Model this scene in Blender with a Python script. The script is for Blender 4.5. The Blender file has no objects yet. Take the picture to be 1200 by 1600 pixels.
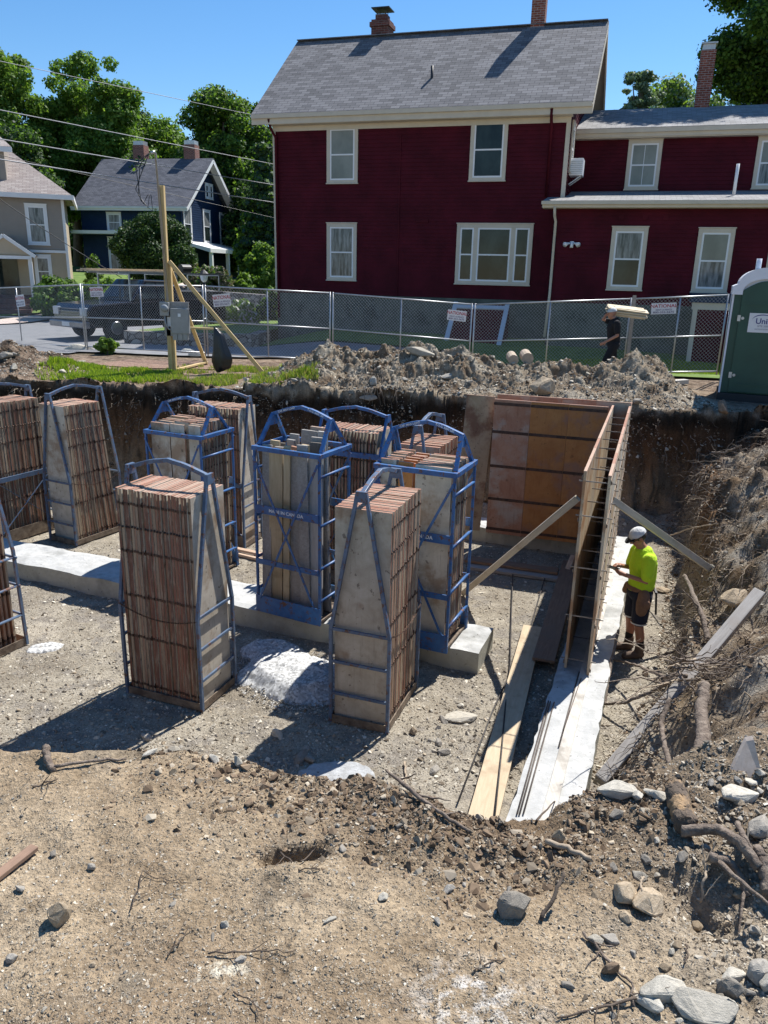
import bpy, bmesh, math, random
import numpy as np
from mathutils import Vector, Matrix, Euler
random.seed(7); RS = np.random.RandomState(11)
R = math.radians
C = bpy.context.scene.collection
scene = bpy.context.scene

# ------------------------------------------------------------------ camera
CAMZ = 4.75
FPX, CX, CY = 1200.0, 600.0, 800.0
_d = Vector((511.0-CX, 4655.0-CY, FPX)).normalized()
_up = -_d
_F = (Vector((0, 0, 1)) - Vector((0, 0, 1)).dot(_up)*_up).normalized()
_R = _F.cross(_up)
if _R.x < 0: _R = -_R
camd = bpy.data.cameras.new('camera'); cam = bpy.data.objects.new('camera', camd); C.objects.link(cam)
cx_ = Vector((_R.x, _F.x, _up.x)); cy_ = -Vector((_R.y, _F.y, _up.y)); cz_ = -Vector((_R.z, _F.z, _up.z))
M = Matrix((cx_, cy_, cz_)).transposed().to_4x4(); M.translation = Vector((0, 0, CAMZ))
cam.matrix_world = M
camd.sensor_fit = 'VERTICAL'; camd.sensor_height = 24; camd.lens = 24*FPX/1600
camd.clip_start = 0.05; camd.clip_end = 2000
scene.camera = cam
# ------------------------------------------------------------------ light
SUN_EL, SUN_AZ = R(55), R(38)      # azimuth clockwise from +Y
w = bpy.data.worlds.new("World"); scene.world = w; w.use_nodes = True
nt = w.node_tree; bg = nt.nodes['Background']
sky = nt.nodes.new('ShaderNodeTexSky'); sky.sky_type = 'NISHITA'; sky.sun_disc = False
sky.sun_elevation = SUN_EL; sky.sun_rotation = SUN_AZ; sky.altitude = 0; sky.air_density = 0.95; sky.dust_density = 0.1; sky.ozone_density = 3.0
hs = nt.nodes.new('ShaderNodeHueSaturation'); hs.inputs['Saturation'].default_value = 1.25; nt.links.new(sky.outputs[0], hs.inputs['Color'])
nt.links.new(hs.outputs[0], bg.inputs[0]); bg.inputs[1].default_value = 0.085
sl = bpy.data.lights.new('sun', 'SUN'); sl.energy = 4.4; sl.angle = R(0.53); sl.color = (1, 0.965, 0.92)
so = bpy.data.objects.new('sun', sl); C.objects.link(so)
sd = Vector((math.sin(SUN_AZ)*math.cos(SUN_EL), math.cos(SUN_AZ)*math.cos(SUN_EL), math.sin(SUN_EL)))
so.rotation_euler = sd.to_track_quat('Z', 'Y').to_euler(); so.location = (10, 14, 30)
scene.view_settings.view_transform = 'Standard'; scene.view_settings.look = 'None'
scene.view_settings.exposure = 0.86; scene.view_settings.gamma = 1.0
try: scene.view_settings.use_curve_mapping = False
except Exception: pass

# ------------------------------------------------------------------ measuring helpers: photo measurement -> world metres
def ray(px, py):
    v = Vector((px-CX, py-CY, FPX)); return Vector((v.dot(_R), v.dot(_F), v.dot(_up)))
def atz(px, py, z):
    r = ray(px, py); return r*((z-CAMZ)/r.z) + Vector((0, 0, CAMZ))
def aty(px, py, Y):
    r = ray(px, py); return r*(Y/r.y) + Vector((0, 0, CAMZ))

# ------------------------------------------------------------------ noise + terrain height
_T = RS.rand(257, 257); _T[256, :] = _T[0, :]; _T[:, 256] = _T[:, 0]
def vnoise(x, y):
    xi = np.floor(x); yi = np.floor(y); fx = x-xi; fy = y-yi
    xi = xi.astype(int) & 255; yi = yi.astype(int) & 255
    fx = fx*fx*(3-2*fx); fy = fy*fy*(3-2*fy)
    a = _T[xi, yi]; b = _T[xi+1, yi]; c = _T[xi, yi+1]; d = _T[xi+1, yi+1]
    return (a*(1-fx)+b*fx)*(1-fy) + (c*(1-fx)+d*fx)*fy
def fbm(x, y, s, o=4, g=0.5):
    r = 0; a = 1; t = 0
    for i in range(o):
        r = r + a*(vnoise(x*s+17.3*i+3.1, y*s-9.7*i+5.7)-0.5)*2; t += a; a *= g; s *= 2.03
    return r/t
def ridged(x, y, s, o=3):
    r = 0; a = 1; t = 0
    for i in range(o):
        r = r + a*(1-np.abs(vnoise(x*s+7.3*i, y*s+2.1*i)-0.5)*2*1.6); t += a; a *= .5; s *= 2.1
    return r/t
def sst(a, b, x):
    t = np.clip((x-a)/(b-a), 0, 1); return t*t*(3-2*t)
def interp(x, pts):
    return np.interp(x, [p[0] for p in pts], [p[1] for p in pts])

LIP = [(-12, 3.75), (-3, 3.62), (-1.9, 3.5), (-1.0, 3.48), (-0.39, 3.33), (0.0, 3.2), (0.3, 3.06), (0.57, 2.99), (0.8, 3.0), (1.0, 3.22), (1.35, 3.42), (1.7, 3.5), (2.4, 3.6), (5, 3.8)]
BANK = [(3, 1.6), (5.0, 1.75), (6.38, 2.22), (7.28, 2.9), (8.3, 3.55), (9.63, 4.1), (10.48, 4.42), (12.64, 5.2), (14.4, 5.8), (16, 6.2)]
def Hgrade(x, y):
    g = 2.35 + 0.03*fbm(x, y, 0.5, 3)*(y < 60)
    g = g + 0.5*sst(20.8, 26, y)*sst(-4.5, -1.5, x) + 0.1*sst(16, 19, y)*sst(4, 7, x)
    # ground rising beyond the street
    g = g + 0.6*sst(32, 41, y)*sst(-9, -13, x)
    g = g + 1.5*sst(38, 52, y) + 0.02*np.maximum(y-55, 0)
    # spoil heap
    cr = interp(x, [(-3.6, 0), (-2.8, .1), (-2.3, .32), (-1.75, .68), (-1.35, .98), (-.95, .74), (-.5, .78), (-.1, .9), (.7, .88), (1.35, .8), (2.4, .68), (3.5, .62), (4.3, .56), (5.0, .80), (5.4, .96), (5.9, .72), (6.3, .22), (6.9, 0)])
    yc = 17.3 - 0.1*(x-1)*0 - .06*np.maximum(x, 0)
    dy = (y-yc); prof = np.where(dy > 0, np.clip(1-dy/1.3, 0, 1), np.clip(1+dy/1.9, 0, 1))
    heap = cr*prof
    lump = 0.30*ridged(x, y, 1.5, 4)*fbm(x, y, .8, 2) + 0.16*fbm(x, y, 3.2, 3) + .12*np.abs(fbm(x, y, 5.5, 3)) + .07*fbm(x, y, 10, 3)
    g = g + heap + lump*sst(0.0, .35, heap)
    # dark clods at left
    d2 = ((x+8.7)/1.35)**2 + ((y-18.3)/1.0)**2
    h2 = .62*np.exp(-d2*1.3); g = g + h2*(1+.5*fbm(x, y, 2.2, 4))
    return g
def H(x, y):
    x = np.asarray(x, float); y = np.asarray(y, float)
    w1 = 0.16*fbm(x, y, 1.1, 4); w2 = 0.16*fbm(x+40, y+9, 1.2, 4)
    xw = x + w1*1.5; yw = y + w2*1.3
    flr = 0.05*fbm(x, y, .7, 3) + 0.02*fbm(x, y, 4, 3) + 0.01*fbm(x, y, 12, 2)
    g = Hgrade(x, y)
    yfar = 16.75 - 0.135*(xw+8.5)
    tf = (yw - yfar)
    rough = 0.12*fbm(x, y, 3.0, 4)
    far = g*sst(-0.30, 0.02, tf + .10*np.sin(xw*3.1)*fbm(x, y, .7, 2)*2 + .05*fbm(x, y, 9, 2)) + .35*np.exp(-np.abs(tf+.45)*2.4)*(tf < 0)*(1+fbm(x, y, 1.7, 3))*.9
    # right bank
    xb = interp(y, BANK); dr = xw - xb
    kb = sst(8.3, 11, y)
    rise = (.62+.78*kb)*sst(-.02, 0.22+.06*kb, dr) + np.clip(dr-.25, 0, 9)*0.62
    rise = rise*(1+.22*fbm(x, y, 1.1, 3)) + (.30*fbm(x, y, 1.9, 4) + .20*ridged(x, y, 2.6, 3) - .1 + .08*fbm(x, y, 7, 3))*sst(0, .4, dr)*(.45+.55*kb)
    capz = 2.75 + .12*np.clip(x-6, 0, 3) + .15*fbm(x, y, .6, 3)
    bank = np.minimum(rise, capz)*(dr > 0)
    bank = bank*sst(3.4, 5.2, y) if True else bank
    # near plateau
    lip = interp(x + .5*w1, LIP); dn = (y - lip) + .10*fbm(x, y, 2.5, 3)
    near = 2.30 + 0.035*fbm(x, y, 1.0, 3) + 0.02*fbm(x, y, 5, 3) + .05*sst(3.3, 1.5, y)
    lumps = sst(-.3, .5, x)*sst(2.2, 2.9, y) + sst(1.0, 1.5, x)
    lumps = np.clip(lumps + .35*sst(-1.4, .2, x)*sst(2.7, 3.1, y), 0, 1)
    near = near + lumps*(0.07*fbm(x, y, 3.1, 4) + .045*np.abs(fbm(x, y, 8, 3)) + .020*fbm(x, y, 26, 2)) + .03*sst(.55, .05, lip-y)*fbm(x+3, y, 5, 3)
    near = near + .016*fbm(x, y, 9, 3) + .008*fbm(x, y, 34, 2) + .012*ridged(x, y, 2.2, 2)*sst(2.2, 1.2, x) + .22*sst(1.1, 2.4, x)*sst(1.6, 3.0, y)
    near = near - .19*np.exp(-(((x-1.38)/.17)**2 + ((y-2.50)/.17)**2)) * (1+.6*fbm(x, y, 6, 2)) + .05*np.exp(-(((x-1.4)/.3)**2 + ((y-2.75)/.06)**2))
    hx, hy = x+.36, y-2.74
    hole = np.exp(-((hx*.94+hy*.34)/.135)**4 - ((hy*.94-hx*.34)/.045)**4)
    near = near - .15*hole + .03*np.exp(-((hx/.22)**2 + ((hy+.12)/.06)**2))
    drop = sst(0.0, 1.0, dn/1.75)
    nearc = near*(1 - drop) + flr*drop
    nearc = np.where(dn < 0, near, nearc - .25*sst(0, .25, dn)*(1-drop))
    nearc = nearc + rough*.4*(dn > .1)*(drop < .98)
    inpit = np.maximum(np.maximum(flr, far), np.maximum(bank, nearc))
    # left wall of the pit, out of frame
    inpit = np.maximum(inpit, 2.35*sst(-11.2, -11.9, x)*(y < 17))
    out = np.where(tf > 0, np.maximum(g, np.where(y < 16.5, bank*sst(2.5,2.35,bank)*0, 0)), inpit)
    # behind and beside the camera the ground just stays at grade
    return np.where(y < 3.0, near, out)
def Hs(x, y): return float(H(np.array([x]), np.array([y]))[0])
def hit(px, py, y0=1.2, y1=60):
    """where the sight line of a measured point meets the ground"""
    r = ray(px, py); ys = np.concatenate([np.arange(y0, 8, .01), np.arange(8, y1, .03)])
    xs = r.x/r.y*ys; zs = CAMZ + r.z/r.y*ys; h = H(xs, ys)
    i = int(np.argmax(zs < h)); 
    if not (zs < h).any(): i = len(ys)-1
    return Vector((xs[i], ys[i], h[i]))

# ------------------------------------------------------------------ object helpers
def tag(o, label=None, cat=None, group=None, kind=None):
    if label: o['label'] = label
    if cat: o['category'] = cat
    if group: o['group'] = group
    if kind: o['kind'] = kind
    return o
def empty(name, loc, rz=0, label=None, cat=None, group=None):
    o = bpy.data.objects.new(name, None); C.objects.link(o); o.empty_display_size = .1
    o.location = loc; o.rotation_euler = (0, 0, rz)
    return tag(o, label, cat, group)
def root_of(o):
    while o.parent: o = o.parent
    return o
class MB:
    """collects primitives, then links them as ONE mesh object"""
    def __init__(s): s.v = []; s.f = []; s.m = []; s.cm = 0
    def mat(s, i): s.cm = i; return s
    def add(s, vs, fs):
        n = len(s.v); s.v += [tuple(v) for v in vs]; s.f += [tuple(i+n for i in f) for f in fs]; s.m += [s.cm]*len(fs); return s
    def box(s, c, size, rot=None):
        hx, hy, hz = size[0]/2, size[1]/2, size[2]/2; c = Vector(c)
        vs = [Vector((a*hx, b*hy, d*hz)) for d in (-1, 1) for b in (-1, 1) for a in (-1, 1)]
        if rot is not None:
            m = rot if isinstance(rot, Matrix) else Euler(rot).to_matrix()
            vs = [m @ v for v in vs]
        vs = [v+c for v in vs]
        return s.add(vs, [(0, 2, 3, 1), (4, 5, 7, 6), (0, 1, 5, 4), (2, 6, 7, 3), (0, 4, 6, 2), (1, 3, 7, 5)])
    def bb(s, x0, x1, y0, y1, z0, z1): return s.box(((x0+x1)/2, (y0+y1)/2, (z0+z1)/2), (abs(x1-x0), abs(y1-y0), abs(z1-z0)))
    def bar(s, a, b, w, h=None, up=(0, 0, 1)):
        """rectangular bar from a to b: w across, h along up"""
        a = Vector(a); b = Vector(b); h = h or w; d = (b-a); L = d.length; d.normalize(); up = Vector(up)
        if abs(d.dot(up)) > .98: up = Vector((0, 1, 0))
        t = d.cross(up).normalized(); n = t.cross(d).normalized()
        m = Matrix((t, d, n)).transposed(); return s.box((a+b)/2, (w, L, h), m)
    def tube(s, pts, r, n=8, cap=True):
        pts = [Vector(p) for p in pts]; rr = r if isinstance(r, (list, tuple)) else [r]*len(pts)
        vs = []; fs = []; ref = None
        for i, p in enumerate(pts):
            d = (pts[min(i+1, len(pts)-1)] - pts[max(i-1, 0)]).normalized()
            if ref is None: ref = Vector((0, 0, 1)) if abs(d.z) < .9 else Vector((1, 0, 0))
            t = d.cross(ref).normalized(); b = t.cross(d).normalized(); ref = b
            for k in range(n):
                a = 2*math.pi*k/n; vs.append(p + (t*math.cos(a)+b*math.sin(a))*rr[i])
        for i in range(len(pts)-1):
            for k in range(n):
                k2 = (k+1) % n; fs.append((i*n+k, i*n+k2, (i+1)*n+k2, (i+1)*n+k))
        if cap: fs.append(tuple(range(n-1, -1, -1))); fs.append(tuple((len(pts)-1)*n+k for k in range(n)))
        return s.add(vs, fs)
    def prism(s, poly, vec):
        vec = Vector(vec); n = len(poly); a = [Vector(p) for p in poly]; b = [p+vec for p in a]
        fs = [tuple(range(n-1, -1, -1)), tuple(range(n, 2*n))] + [(i, (i+1) % n, n+(i+1) % n, n+i) for i in range(n)]
        return s.add(a+b, fs)
    def quad(s, a, b, c, d): return s.add([a, b, c, d], [(0, 1, 2, 3)])
    def lathe(s, prof, c, n=16):
        vs = []; fs = []; c = Vector(c)
        for r_, z in prof:
            for k in range(n):
                a = 2*math.pi*k/n; vs.append(c+Vector((r_*math.cos(a), r_*math.sin(a), z)))
        for i in range(len(prof)-1):
            for k in range(n):
                k2 = (k+1) % n; fs.append((i*n+k, i*n+k2, (i+1)*n+k2, (i+1)*n+k))
        return s.add(vs, fs)
    def build(s, name, mats, parent=None, world=False, smooth=False, bevel=0, uv=False, normals=True):
        me = bpy.data.meshes.new(name); vs = s.v
        if parent is not None and world:
            inv = root_of(parent).matrix_basis.inverted(); vs = [tuple(inv @ Vector(v)) for v in vs]
        me.from_pydata(vs, [], s.f)
        mats = mats if isinstance(mats, (list, tuple)) else [mats]
        for m in mats: me.materials.append(m)
        if len(mats) > 1: me.polygons.foreach_set('material_index', s.m)
        if normals:
            bm = bmesh.new(); bm.from_mesh(me); bmesh.ops.recalc_face_normals(bm, faces=bm.faces); bm.to_mesh(me); bm.free()
        if smooth: me.shade_smooth() if hasattr(me, 'shade_smooth') else None
        if uv: add_uv(me)
        o = bpy.data.objects.new(name, me); C.objects.link(o)
        if parent is not None: o.parent = parent
        if bevel:
            b = o.modifiers.new('bevel', 'BEVEL'); b.width = bevel; b.segments = 2; b.limit_method = 'ANGLE'; b.angle_limit = R(40)
        return o
def add_uv(me):
    l = me.uv_layers.new(name='UVMap')
    for p in me.polygons:
        n = p.normal
        t = Vector((0, 0, 1)).cross(n)
        t = t.normalized() if t.length > .05 else Vector((1, 0, 0))
        b = n.cross(t)
        for li in p.loop_indices:
            co = me.vertices[me.loops[li].vertex_index].co; l.data[li].uv = (co.dot(t), co.dot(b))
def copy_tree(o, parent=None):
    c = o.copy(); C.objects.link(c)
    if parent is not None: c.parent = parent
    for ch in o.children: copy_tree(ch, c)
    return c
def np_mesh(name, V, F4=None, F3=None, mats=None, midx=None, smooth=False):
    me = bpy.data.meshes.new(name); me.vertices.add(len(V)); me.vertices.foreach_set('co', np.asarray(V, np.float32).ravel())
    F = F4 if F4 is not None else F3; k = F.shape[1]; n = len(F)
    me.loops.add(n*k); me.loops.foreach_set('vertex_index', F.astype(np.int32).ravel())
    me.polygons.add(n); me.polygons.foreach_set('loop_start', np.arange(0, n*k, k, dtype=np.int32))
    for m in (mats or []): me.materials.append(m)
    if midx is not None: me.polygons.foreach_set('material_index', midx.astype(np.int32))
    me.polygons.foreach_set('use_smooth', np.full(n, smooth))
    me.update(calc_edges=True); me.validate()
    o = bpy.data.objects.new(name, me); C.objects.link(o); return o

# ------------------------------------------------------------------ materials
def sc(r, g, b, k=1.0):
    f = lambda c: ((c/255+.055)/1.055)**2.4 if c > 10 else c/255/12.92
    return (f(r)*k, f(g)*k, f(b)*k, 1)
class NB:
    def __init__(s, name):
        s.m = bpy.data.materials.new(name); s.m.use_nodes = True; s.t = s.m.node_tree; s.b = s.t.nodes['Principled BSDF']; s.out = s.t.nodes['Material Output']
    def n(s, t, **k):
        x = s.t.nodes.new(t)
        for a, v in k.items(): setattr(x, a, v)
        return x
    def l(s, a, b): s.t.links.new(a, b)
    def coord(s, kind='Object', scale=(1, 1, 1), rnd=False):
        tc = s.n('ShaderNodeTexCoord'); o = tc.outputs[kind]
        if rnd:
            oi = s.n('ShaderNodeObjectInfo'); mu = s.n('ShaderNodeVectorMath', operation='MULTIPLY_ADD'); cb = s.n('ShaderNodeCombineXYZ')
            for i in range(3): s.l(oi.outputs['Random'], cb.inputs[i])
            s.l(cb.outputs[0], mu.inputs[0]); mu.inputs[1].default_value = (37, 61, 83); s.l(o, mu.inputs[2]); o = mu.outputs[0]
        mp = s.n('ShaderNodeMapping'); mp.inputs['Scale'].default_value = scale; s.l(o, mp.inputs[0]); return mp.outputs[0]
    def noise(s, vec, scale, detail=5, rough=.6, dist=0):
        x = s.n('ShaderNodeTexNoise'); x.inputs['Scale'].default_value = scale; x.inputs['Detail'].default_value = detail
        x.inputs['Roughness'].default_value = rough; x.inputs['Distortion'].default_value = dist; s.l(vec, x.inputs['Vector']); return x.outputs['Fac']
    def ramp(s, fac, stops):
        r = s.n('ShaderNodeValToRGB'); e = r.color_ramp.elements
        while len(e) < len(stops): e.new(.5)
        for i, (p, c) in enumerate(stops): e[i].position = p; e[i].color = c if len(c) == 4 else (*c, 1)
        s.l(fac, r.inputs[0]); return r.outputs[0]
    def mix(s, fac, a, b, mode='MIX'):
        x = s.n('ShaderNodeMix', data_type='RGBA', blend_type=mode)
        for v, i in ((fac, 0), (a, 6), (b, 7)):
            if isinstance(v, (int, float)): x.inputs[i].default_value = v
            elif isinstance(v, (tuple, list)): x.inputs[i].default_value = v
            else: s.l(v, x.inputs[i])
        return x.outputs[2]
    def math(s, op, a, b=0, c=0, clamp=False):
        x = s.n('ShaderNodeMath', operation=op); x.use_clamp = clamp
        for i, v in enumerate((a, b, c)):
            if isinstance(v, (int, float)): x.inputs[i].default_value = v
            else: s.l(v, x.inputs[i])
        return x.outputs[0]
    def sst(s, a, b, v):
        x = s.n('ShaderNodeMapRange', interpolation_type='SMOOTHSTEP'); s.l(v, x.inputs[0]); x.inputs[1].default_value = a; x.inputs[2].default_value = b; return x.outputs[0]
    def bump(s, h, strength=.5, dist=.02):
        x = s.n('ShaderNodeBump'); x.inputs['Strength'].default_value = strength; x.inputs['Distance'].default_value = dist
        s.l(h, x.inputs['Height']); s.l(x.outputs[0], s.b.inputs['Normal']); return x
    def fin(s, col=None, rough=.8, metal=0, spec=None):
        if col is not None:
            if isinstance(col, (tuple, list)): s.b.inputs['Base Color'].default_value = col
            else: s.l(col, s.b.inputs['Base Color'])
        if isinstance(rough, (int, float)): s.b.inputs['Roughness'].default_value = rough
        else: s.l(rough, s.b.inputs['Roughness'])
        s.b.inputs['Metallic'].default_value = metal
        if spec is not None: s.b.inputs['Specular IOR Level'].default_value = spec
        return s.m
def basic(name, c1, c2=None, scale=6, rough=.75, metal=0, bump=.15, bscale=None, stretch=(1, 1, 1), rnd=True, dist=.01, lo=.35, hi=.65, spec=None):
    b = NB(name); v = b.coord('Object', stretch, rnd); f = b.noise(v, scale, 6, .65)
    c2 = c2 or tuple([x*.8 for x in c1[:3]]+[1])
    col = b.ramp(f, [(lo, c1), (hi, c2)])
    if bump: b.bump(b.noise(v, bscale or scale*4, 5, .6), bump, dist)
    return b.fin(col, rough, metal, spec)
def wood(name, c1, c2, c3=None, axis=2, rough=.8, gs=1.0):
    st = [14, 14, 14]; st[axis] = 1.2
    b = NB(name); v = b.coord('Object', st, True); g = b.noise(v, 2.2*gs, 8, .7, .6); v2 = b.coord('Object', (1, 1, 1), True); f = b.noise(v2, 3, 4, .6)
    col = b.ramp(g, [(.3, c1), (.68, c2)]); col = b.mix(b.sst(.5, .72, f), col, c3 or tuple([x*.7 for x in c1[:3]]+[1]))
    b.bump(g, .3, .006); return b.fin(col, rough)

# ------------------------------------------------------------------ ground material
def ground_material():
    b = NB('soil'); g = b.n('ShaderNodeNewGeometry'); sp = b.n('ShaderNodeSeparateXYZ'); b.l(g.outputs['Position'], sp.inputs[0])
    sn = b.n('ShaderNodeSeparateXYZ'); b.l(g.outputs['True Normal'], sn.inputs[0])
    P = g.outputs['Position']; X, Y, Z = sp.outputs
    n1 = b.noise(P, .9, 6, .6); n2 = b.noise(P, 7, 6, .7); n3 = b.noise(P, 45, 4, .65); n4 = b.noise(P, 2.3, 5, .6, .4)
    near = b.ramp(n1, [(.36, (.25, .185, .12)), (.5, (.325, .25, .165)), (.63, (.39, .31, .212))])
    near = b.mix(b.sst(.55, .68, n4), near, (.235, .19, .135, 1)); near = b.mix(b.math('MULTIPLY', b.sst(.52, .62, b.noise(P, 1.4, 5, .7, .8)), .55), near, (.19, .14, .09, 1))
    # grey gravelly strip on the right side and a pale lime-dust stain
    nr = b.math('ADD', X, b.math('MULTIPLY', n4, 1.1)); near = b.mix(b.math('MULTIPLY', b.sst(1.25, 2.0, nr), .75), near, (.33, .285, .22, 1))
    near = b.mix(b.math('MULTIPLY', b.math('MULTIPLY', b.sst(-.5, .5, b.math('ADD', X, b.math('MULTIPLY_ADD', n4, 2.0, -1.0))), b.sst(2.3, 3.0, b.math('ADD', Y, b.math('MULTIPLY_ADD', n1, .8, -.4)))), .65), near, (.15, .105, .066, 1))
    dx = b.math('SUBTRACT', X, .36); dy = b.math('SUBTRACT', Y, 2.03)
    rr = b.math('SQRT', b.math('ADD', b.math('MULTIPLY', dx, dx), b.math('MULTIPLY', dy, b.math('MULTIPLY', dy, 2.0))))
    st = b.math('MULTIPLY', b.sst(.34, .05, rr), b.sst(.47, .60, b.noise(P, 16, 5, .75)))
    near = b.mix(b.math('MULTIPLY', st, .8), near, (.62, .6, .56, 1))
    dx = b.math('SUBTRACT', X, -.55); dy = b.math('SUBTRACT', Y, 2.14)
    rr = b.math('SQRT', b.math('ADD', b.math('MULTIPLY', dx, dx), b.math('MULTIPLY', dy, b.math('MULTIPLY', dy, 4.0))))
    st = b.math('MULTIPLY', b.sst(.17, .06, rr), b.sst(.5, .58, b.noise(P, 11, 5, .75)))
    near = b.mix(b.math('MULTIPLY', st, .8), near, (.6, .56, .45, 1))
    flr = b.ramp(n1, [(.35, (.23, .2, .158)), (.5, (.32, .285, .225)), (.64, (.39, .35, .28))])
    flr = b.mix(b.sst(.5, .62, n4), flr, (.25, .225, .19, 1))
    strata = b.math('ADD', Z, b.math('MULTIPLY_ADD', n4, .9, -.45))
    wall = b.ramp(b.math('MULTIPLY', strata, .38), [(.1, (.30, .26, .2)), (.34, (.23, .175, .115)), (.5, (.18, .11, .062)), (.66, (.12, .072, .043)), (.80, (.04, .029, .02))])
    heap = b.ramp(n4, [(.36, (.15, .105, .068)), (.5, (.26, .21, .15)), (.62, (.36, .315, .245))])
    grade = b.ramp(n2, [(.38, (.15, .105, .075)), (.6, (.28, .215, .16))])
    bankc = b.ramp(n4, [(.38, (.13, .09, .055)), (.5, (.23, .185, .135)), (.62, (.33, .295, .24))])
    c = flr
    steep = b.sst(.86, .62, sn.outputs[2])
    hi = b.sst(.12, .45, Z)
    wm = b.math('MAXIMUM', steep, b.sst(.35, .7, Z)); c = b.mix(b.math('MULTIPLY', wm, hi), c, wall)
    bk = b.math('MULTIPLY', b.sst(.25, .6, b.math('SUBTRACT', X, b.math('MULTIPLY', Y, .42))), b.sst(15.2, 14.2, Y)); 
    bk = b.math('MULTIPLY', bk, b.sst(.5, .9, Z)); c = b.mix(bk, c, bankc)
    fargrade = b.math('MULTIPLY', b.sst(13.5, 14.2, Y), b.sst(2.12, 2.27, b.math('ADD', Z, b.math('MULTIPLY_ADD', n2, .1, -.05))))
    c = b.mix(fargrade, c, grade)
    hp = b.math('MULTIPLY', b.sst(-3.6, -2.6, X), b.math('MULTIPLY', b.sst(7.5, 6.3, X), b.sst(14.0, 14.3, Y)))
    hp = b.math('MULTIPLY', hp, b.math('MULTIPLY', b.sst(20.0, 19.2, Y), b.sst(2.0, 2.4, b.math('ADD', Z, b.math('MULTIPLY_ADD', n4, .8, -.4)))))
    c = b.mix(hp, c, heap)
    dx = b.math('ADD', X, 8.7); dy = b.math('SUBTRACT', Y, 18.2)
    rr = b.math('ADD', b.math('MULTIPLY', dx, dx), b.math('MULTIPLY', dy, b.math('MULTIPLY', dy, 1.6)))
    c = b.mix(b.math('MULTIPLY', b.sst(1.9, 1.0, rr), b.sst(.4, .6, n4)), c, (.045, .033, .025, 1))
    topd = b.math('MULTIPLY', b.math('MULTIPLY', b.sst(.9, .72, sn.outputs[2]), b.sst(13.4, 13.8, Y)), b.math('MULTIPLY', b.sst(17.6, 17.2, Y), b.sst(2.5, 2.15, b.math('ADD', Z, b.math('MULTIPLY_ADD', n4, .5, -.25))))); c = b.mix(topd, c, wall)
    nearmask = b.math('MULTIPLY', b.sst(4.6, 3.7, Y), b.sst(1.75, 2.15, Z)); c = b.mix(nearmask, c, near)
    far = b.sst(21.5, 23.5, Y); c = b.mix(far, c, (.07, .085, .035, 1))
    # fine grit
    grit = b.ramp(n3, [(.3, (.5, .47, .44)), (.5, (1, 1, 1)), (.72, (1.42, 1.4, 1.36))]); c = b.mix(.75, c, grit, 'MULTIPLY')
    grit2 = b.ramp(n2, [(.33, (.72, .70, .67)), (.55, (1.05, 1.05, 1.05)), (.7, (1.15, 1.15, 1.13))]); c = b.mix(.8, c, grit2, 'MULTIPLY')
    hb = b.math('ADD', b.math('MULTIPLY', n3, .35), b.math('ADD', b.math('MULTIPLY', n2, .8), b.math('MULTIPLY', b.noise(P, 130, 3, .6), .14)))
    b.bump(hb, 1.0, .05)
    return b.fin(c, .97, 0, .08)
M_soil = ground_material()

def axis(pieces):
    out = [pieces[0][0]]
    for a, b_, st in pieces:
        n = max(1, int(round((b_-a)/st))); out += list(np.linspace(a, b_, n+1)[1:])
    return np.array(out)
def geo(start, end, step, g=1.22):
    out = [start]; s = step; sg = 1 if end > start else -1
    while (end-out[-1])*sg > s: out.append(out[-1]+sg*s); s *= g
    out.append(end); return out
xs = axis([(-10.4, -3.2, .055), (-3.2, -1.6, .03), (-1.6, 2.6, .02), (2.6, 4.2, .03), (4.2, 9.4, .05)])
xs = np.array(geo(xs[0], -700, .12)[::-1][:-1] + list(xs) + geo(xs[-1], 700, .12)[1:])
ys = axis([(1.2, 4.0, .02), (4.0, 6.5, .035), (6.5, 13, .055), (13, 14.2, .05), (14.2, 17.4, .026), (17.4, 19.5, .045), (19.5, 24, .12)])
ys = np.array(geo(ys[0], -40, .1)[::-1][:-1] + list(ys) + geo(ys[-1], 1200, .2, 1.12)[1:])
GX, GY = np.meshgrid(xs, ys); GZ = H(GX, GY)
GZ = GZ - (GX**2 + (GY-20)**2 > 200**2)*0
# break the vertical cut faces up sideways
nx, ny = len(xs), len(ys); V = np.stack([GX, GY, GZ], -1).reshape(-1, 3)
idx = np.arange(nx*ny).reshape(ny, nx); F4 = np.stack([idx[:-1, :-1], idx[:-1, 1:], idx[1:, 1:], idx[1:, :-1]], -1).reshape(-1, 4)
gz_y = np.gradient(GZ, axis=0)/np.maximum(np.gradient(GY, axis=0), 1e-4); steepm = np.clip((np.abs(gz_y)-1.2)/2, 0, 1)*((GY > 13) & (GY < 18))
off = (fbm(GX*1.0+GZ*.0, GZ*1.0+GX*.3, 2.6, 4)*.22 + fbm(GX, GZ, 8, 3)*.07)*steepm
V[:, 1] += off.reshape(-1)
ter = np_mesh('ground', V, F4=F4, mats=[M_soil], smooth=True); tag(ter, kind='structure')

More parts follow.
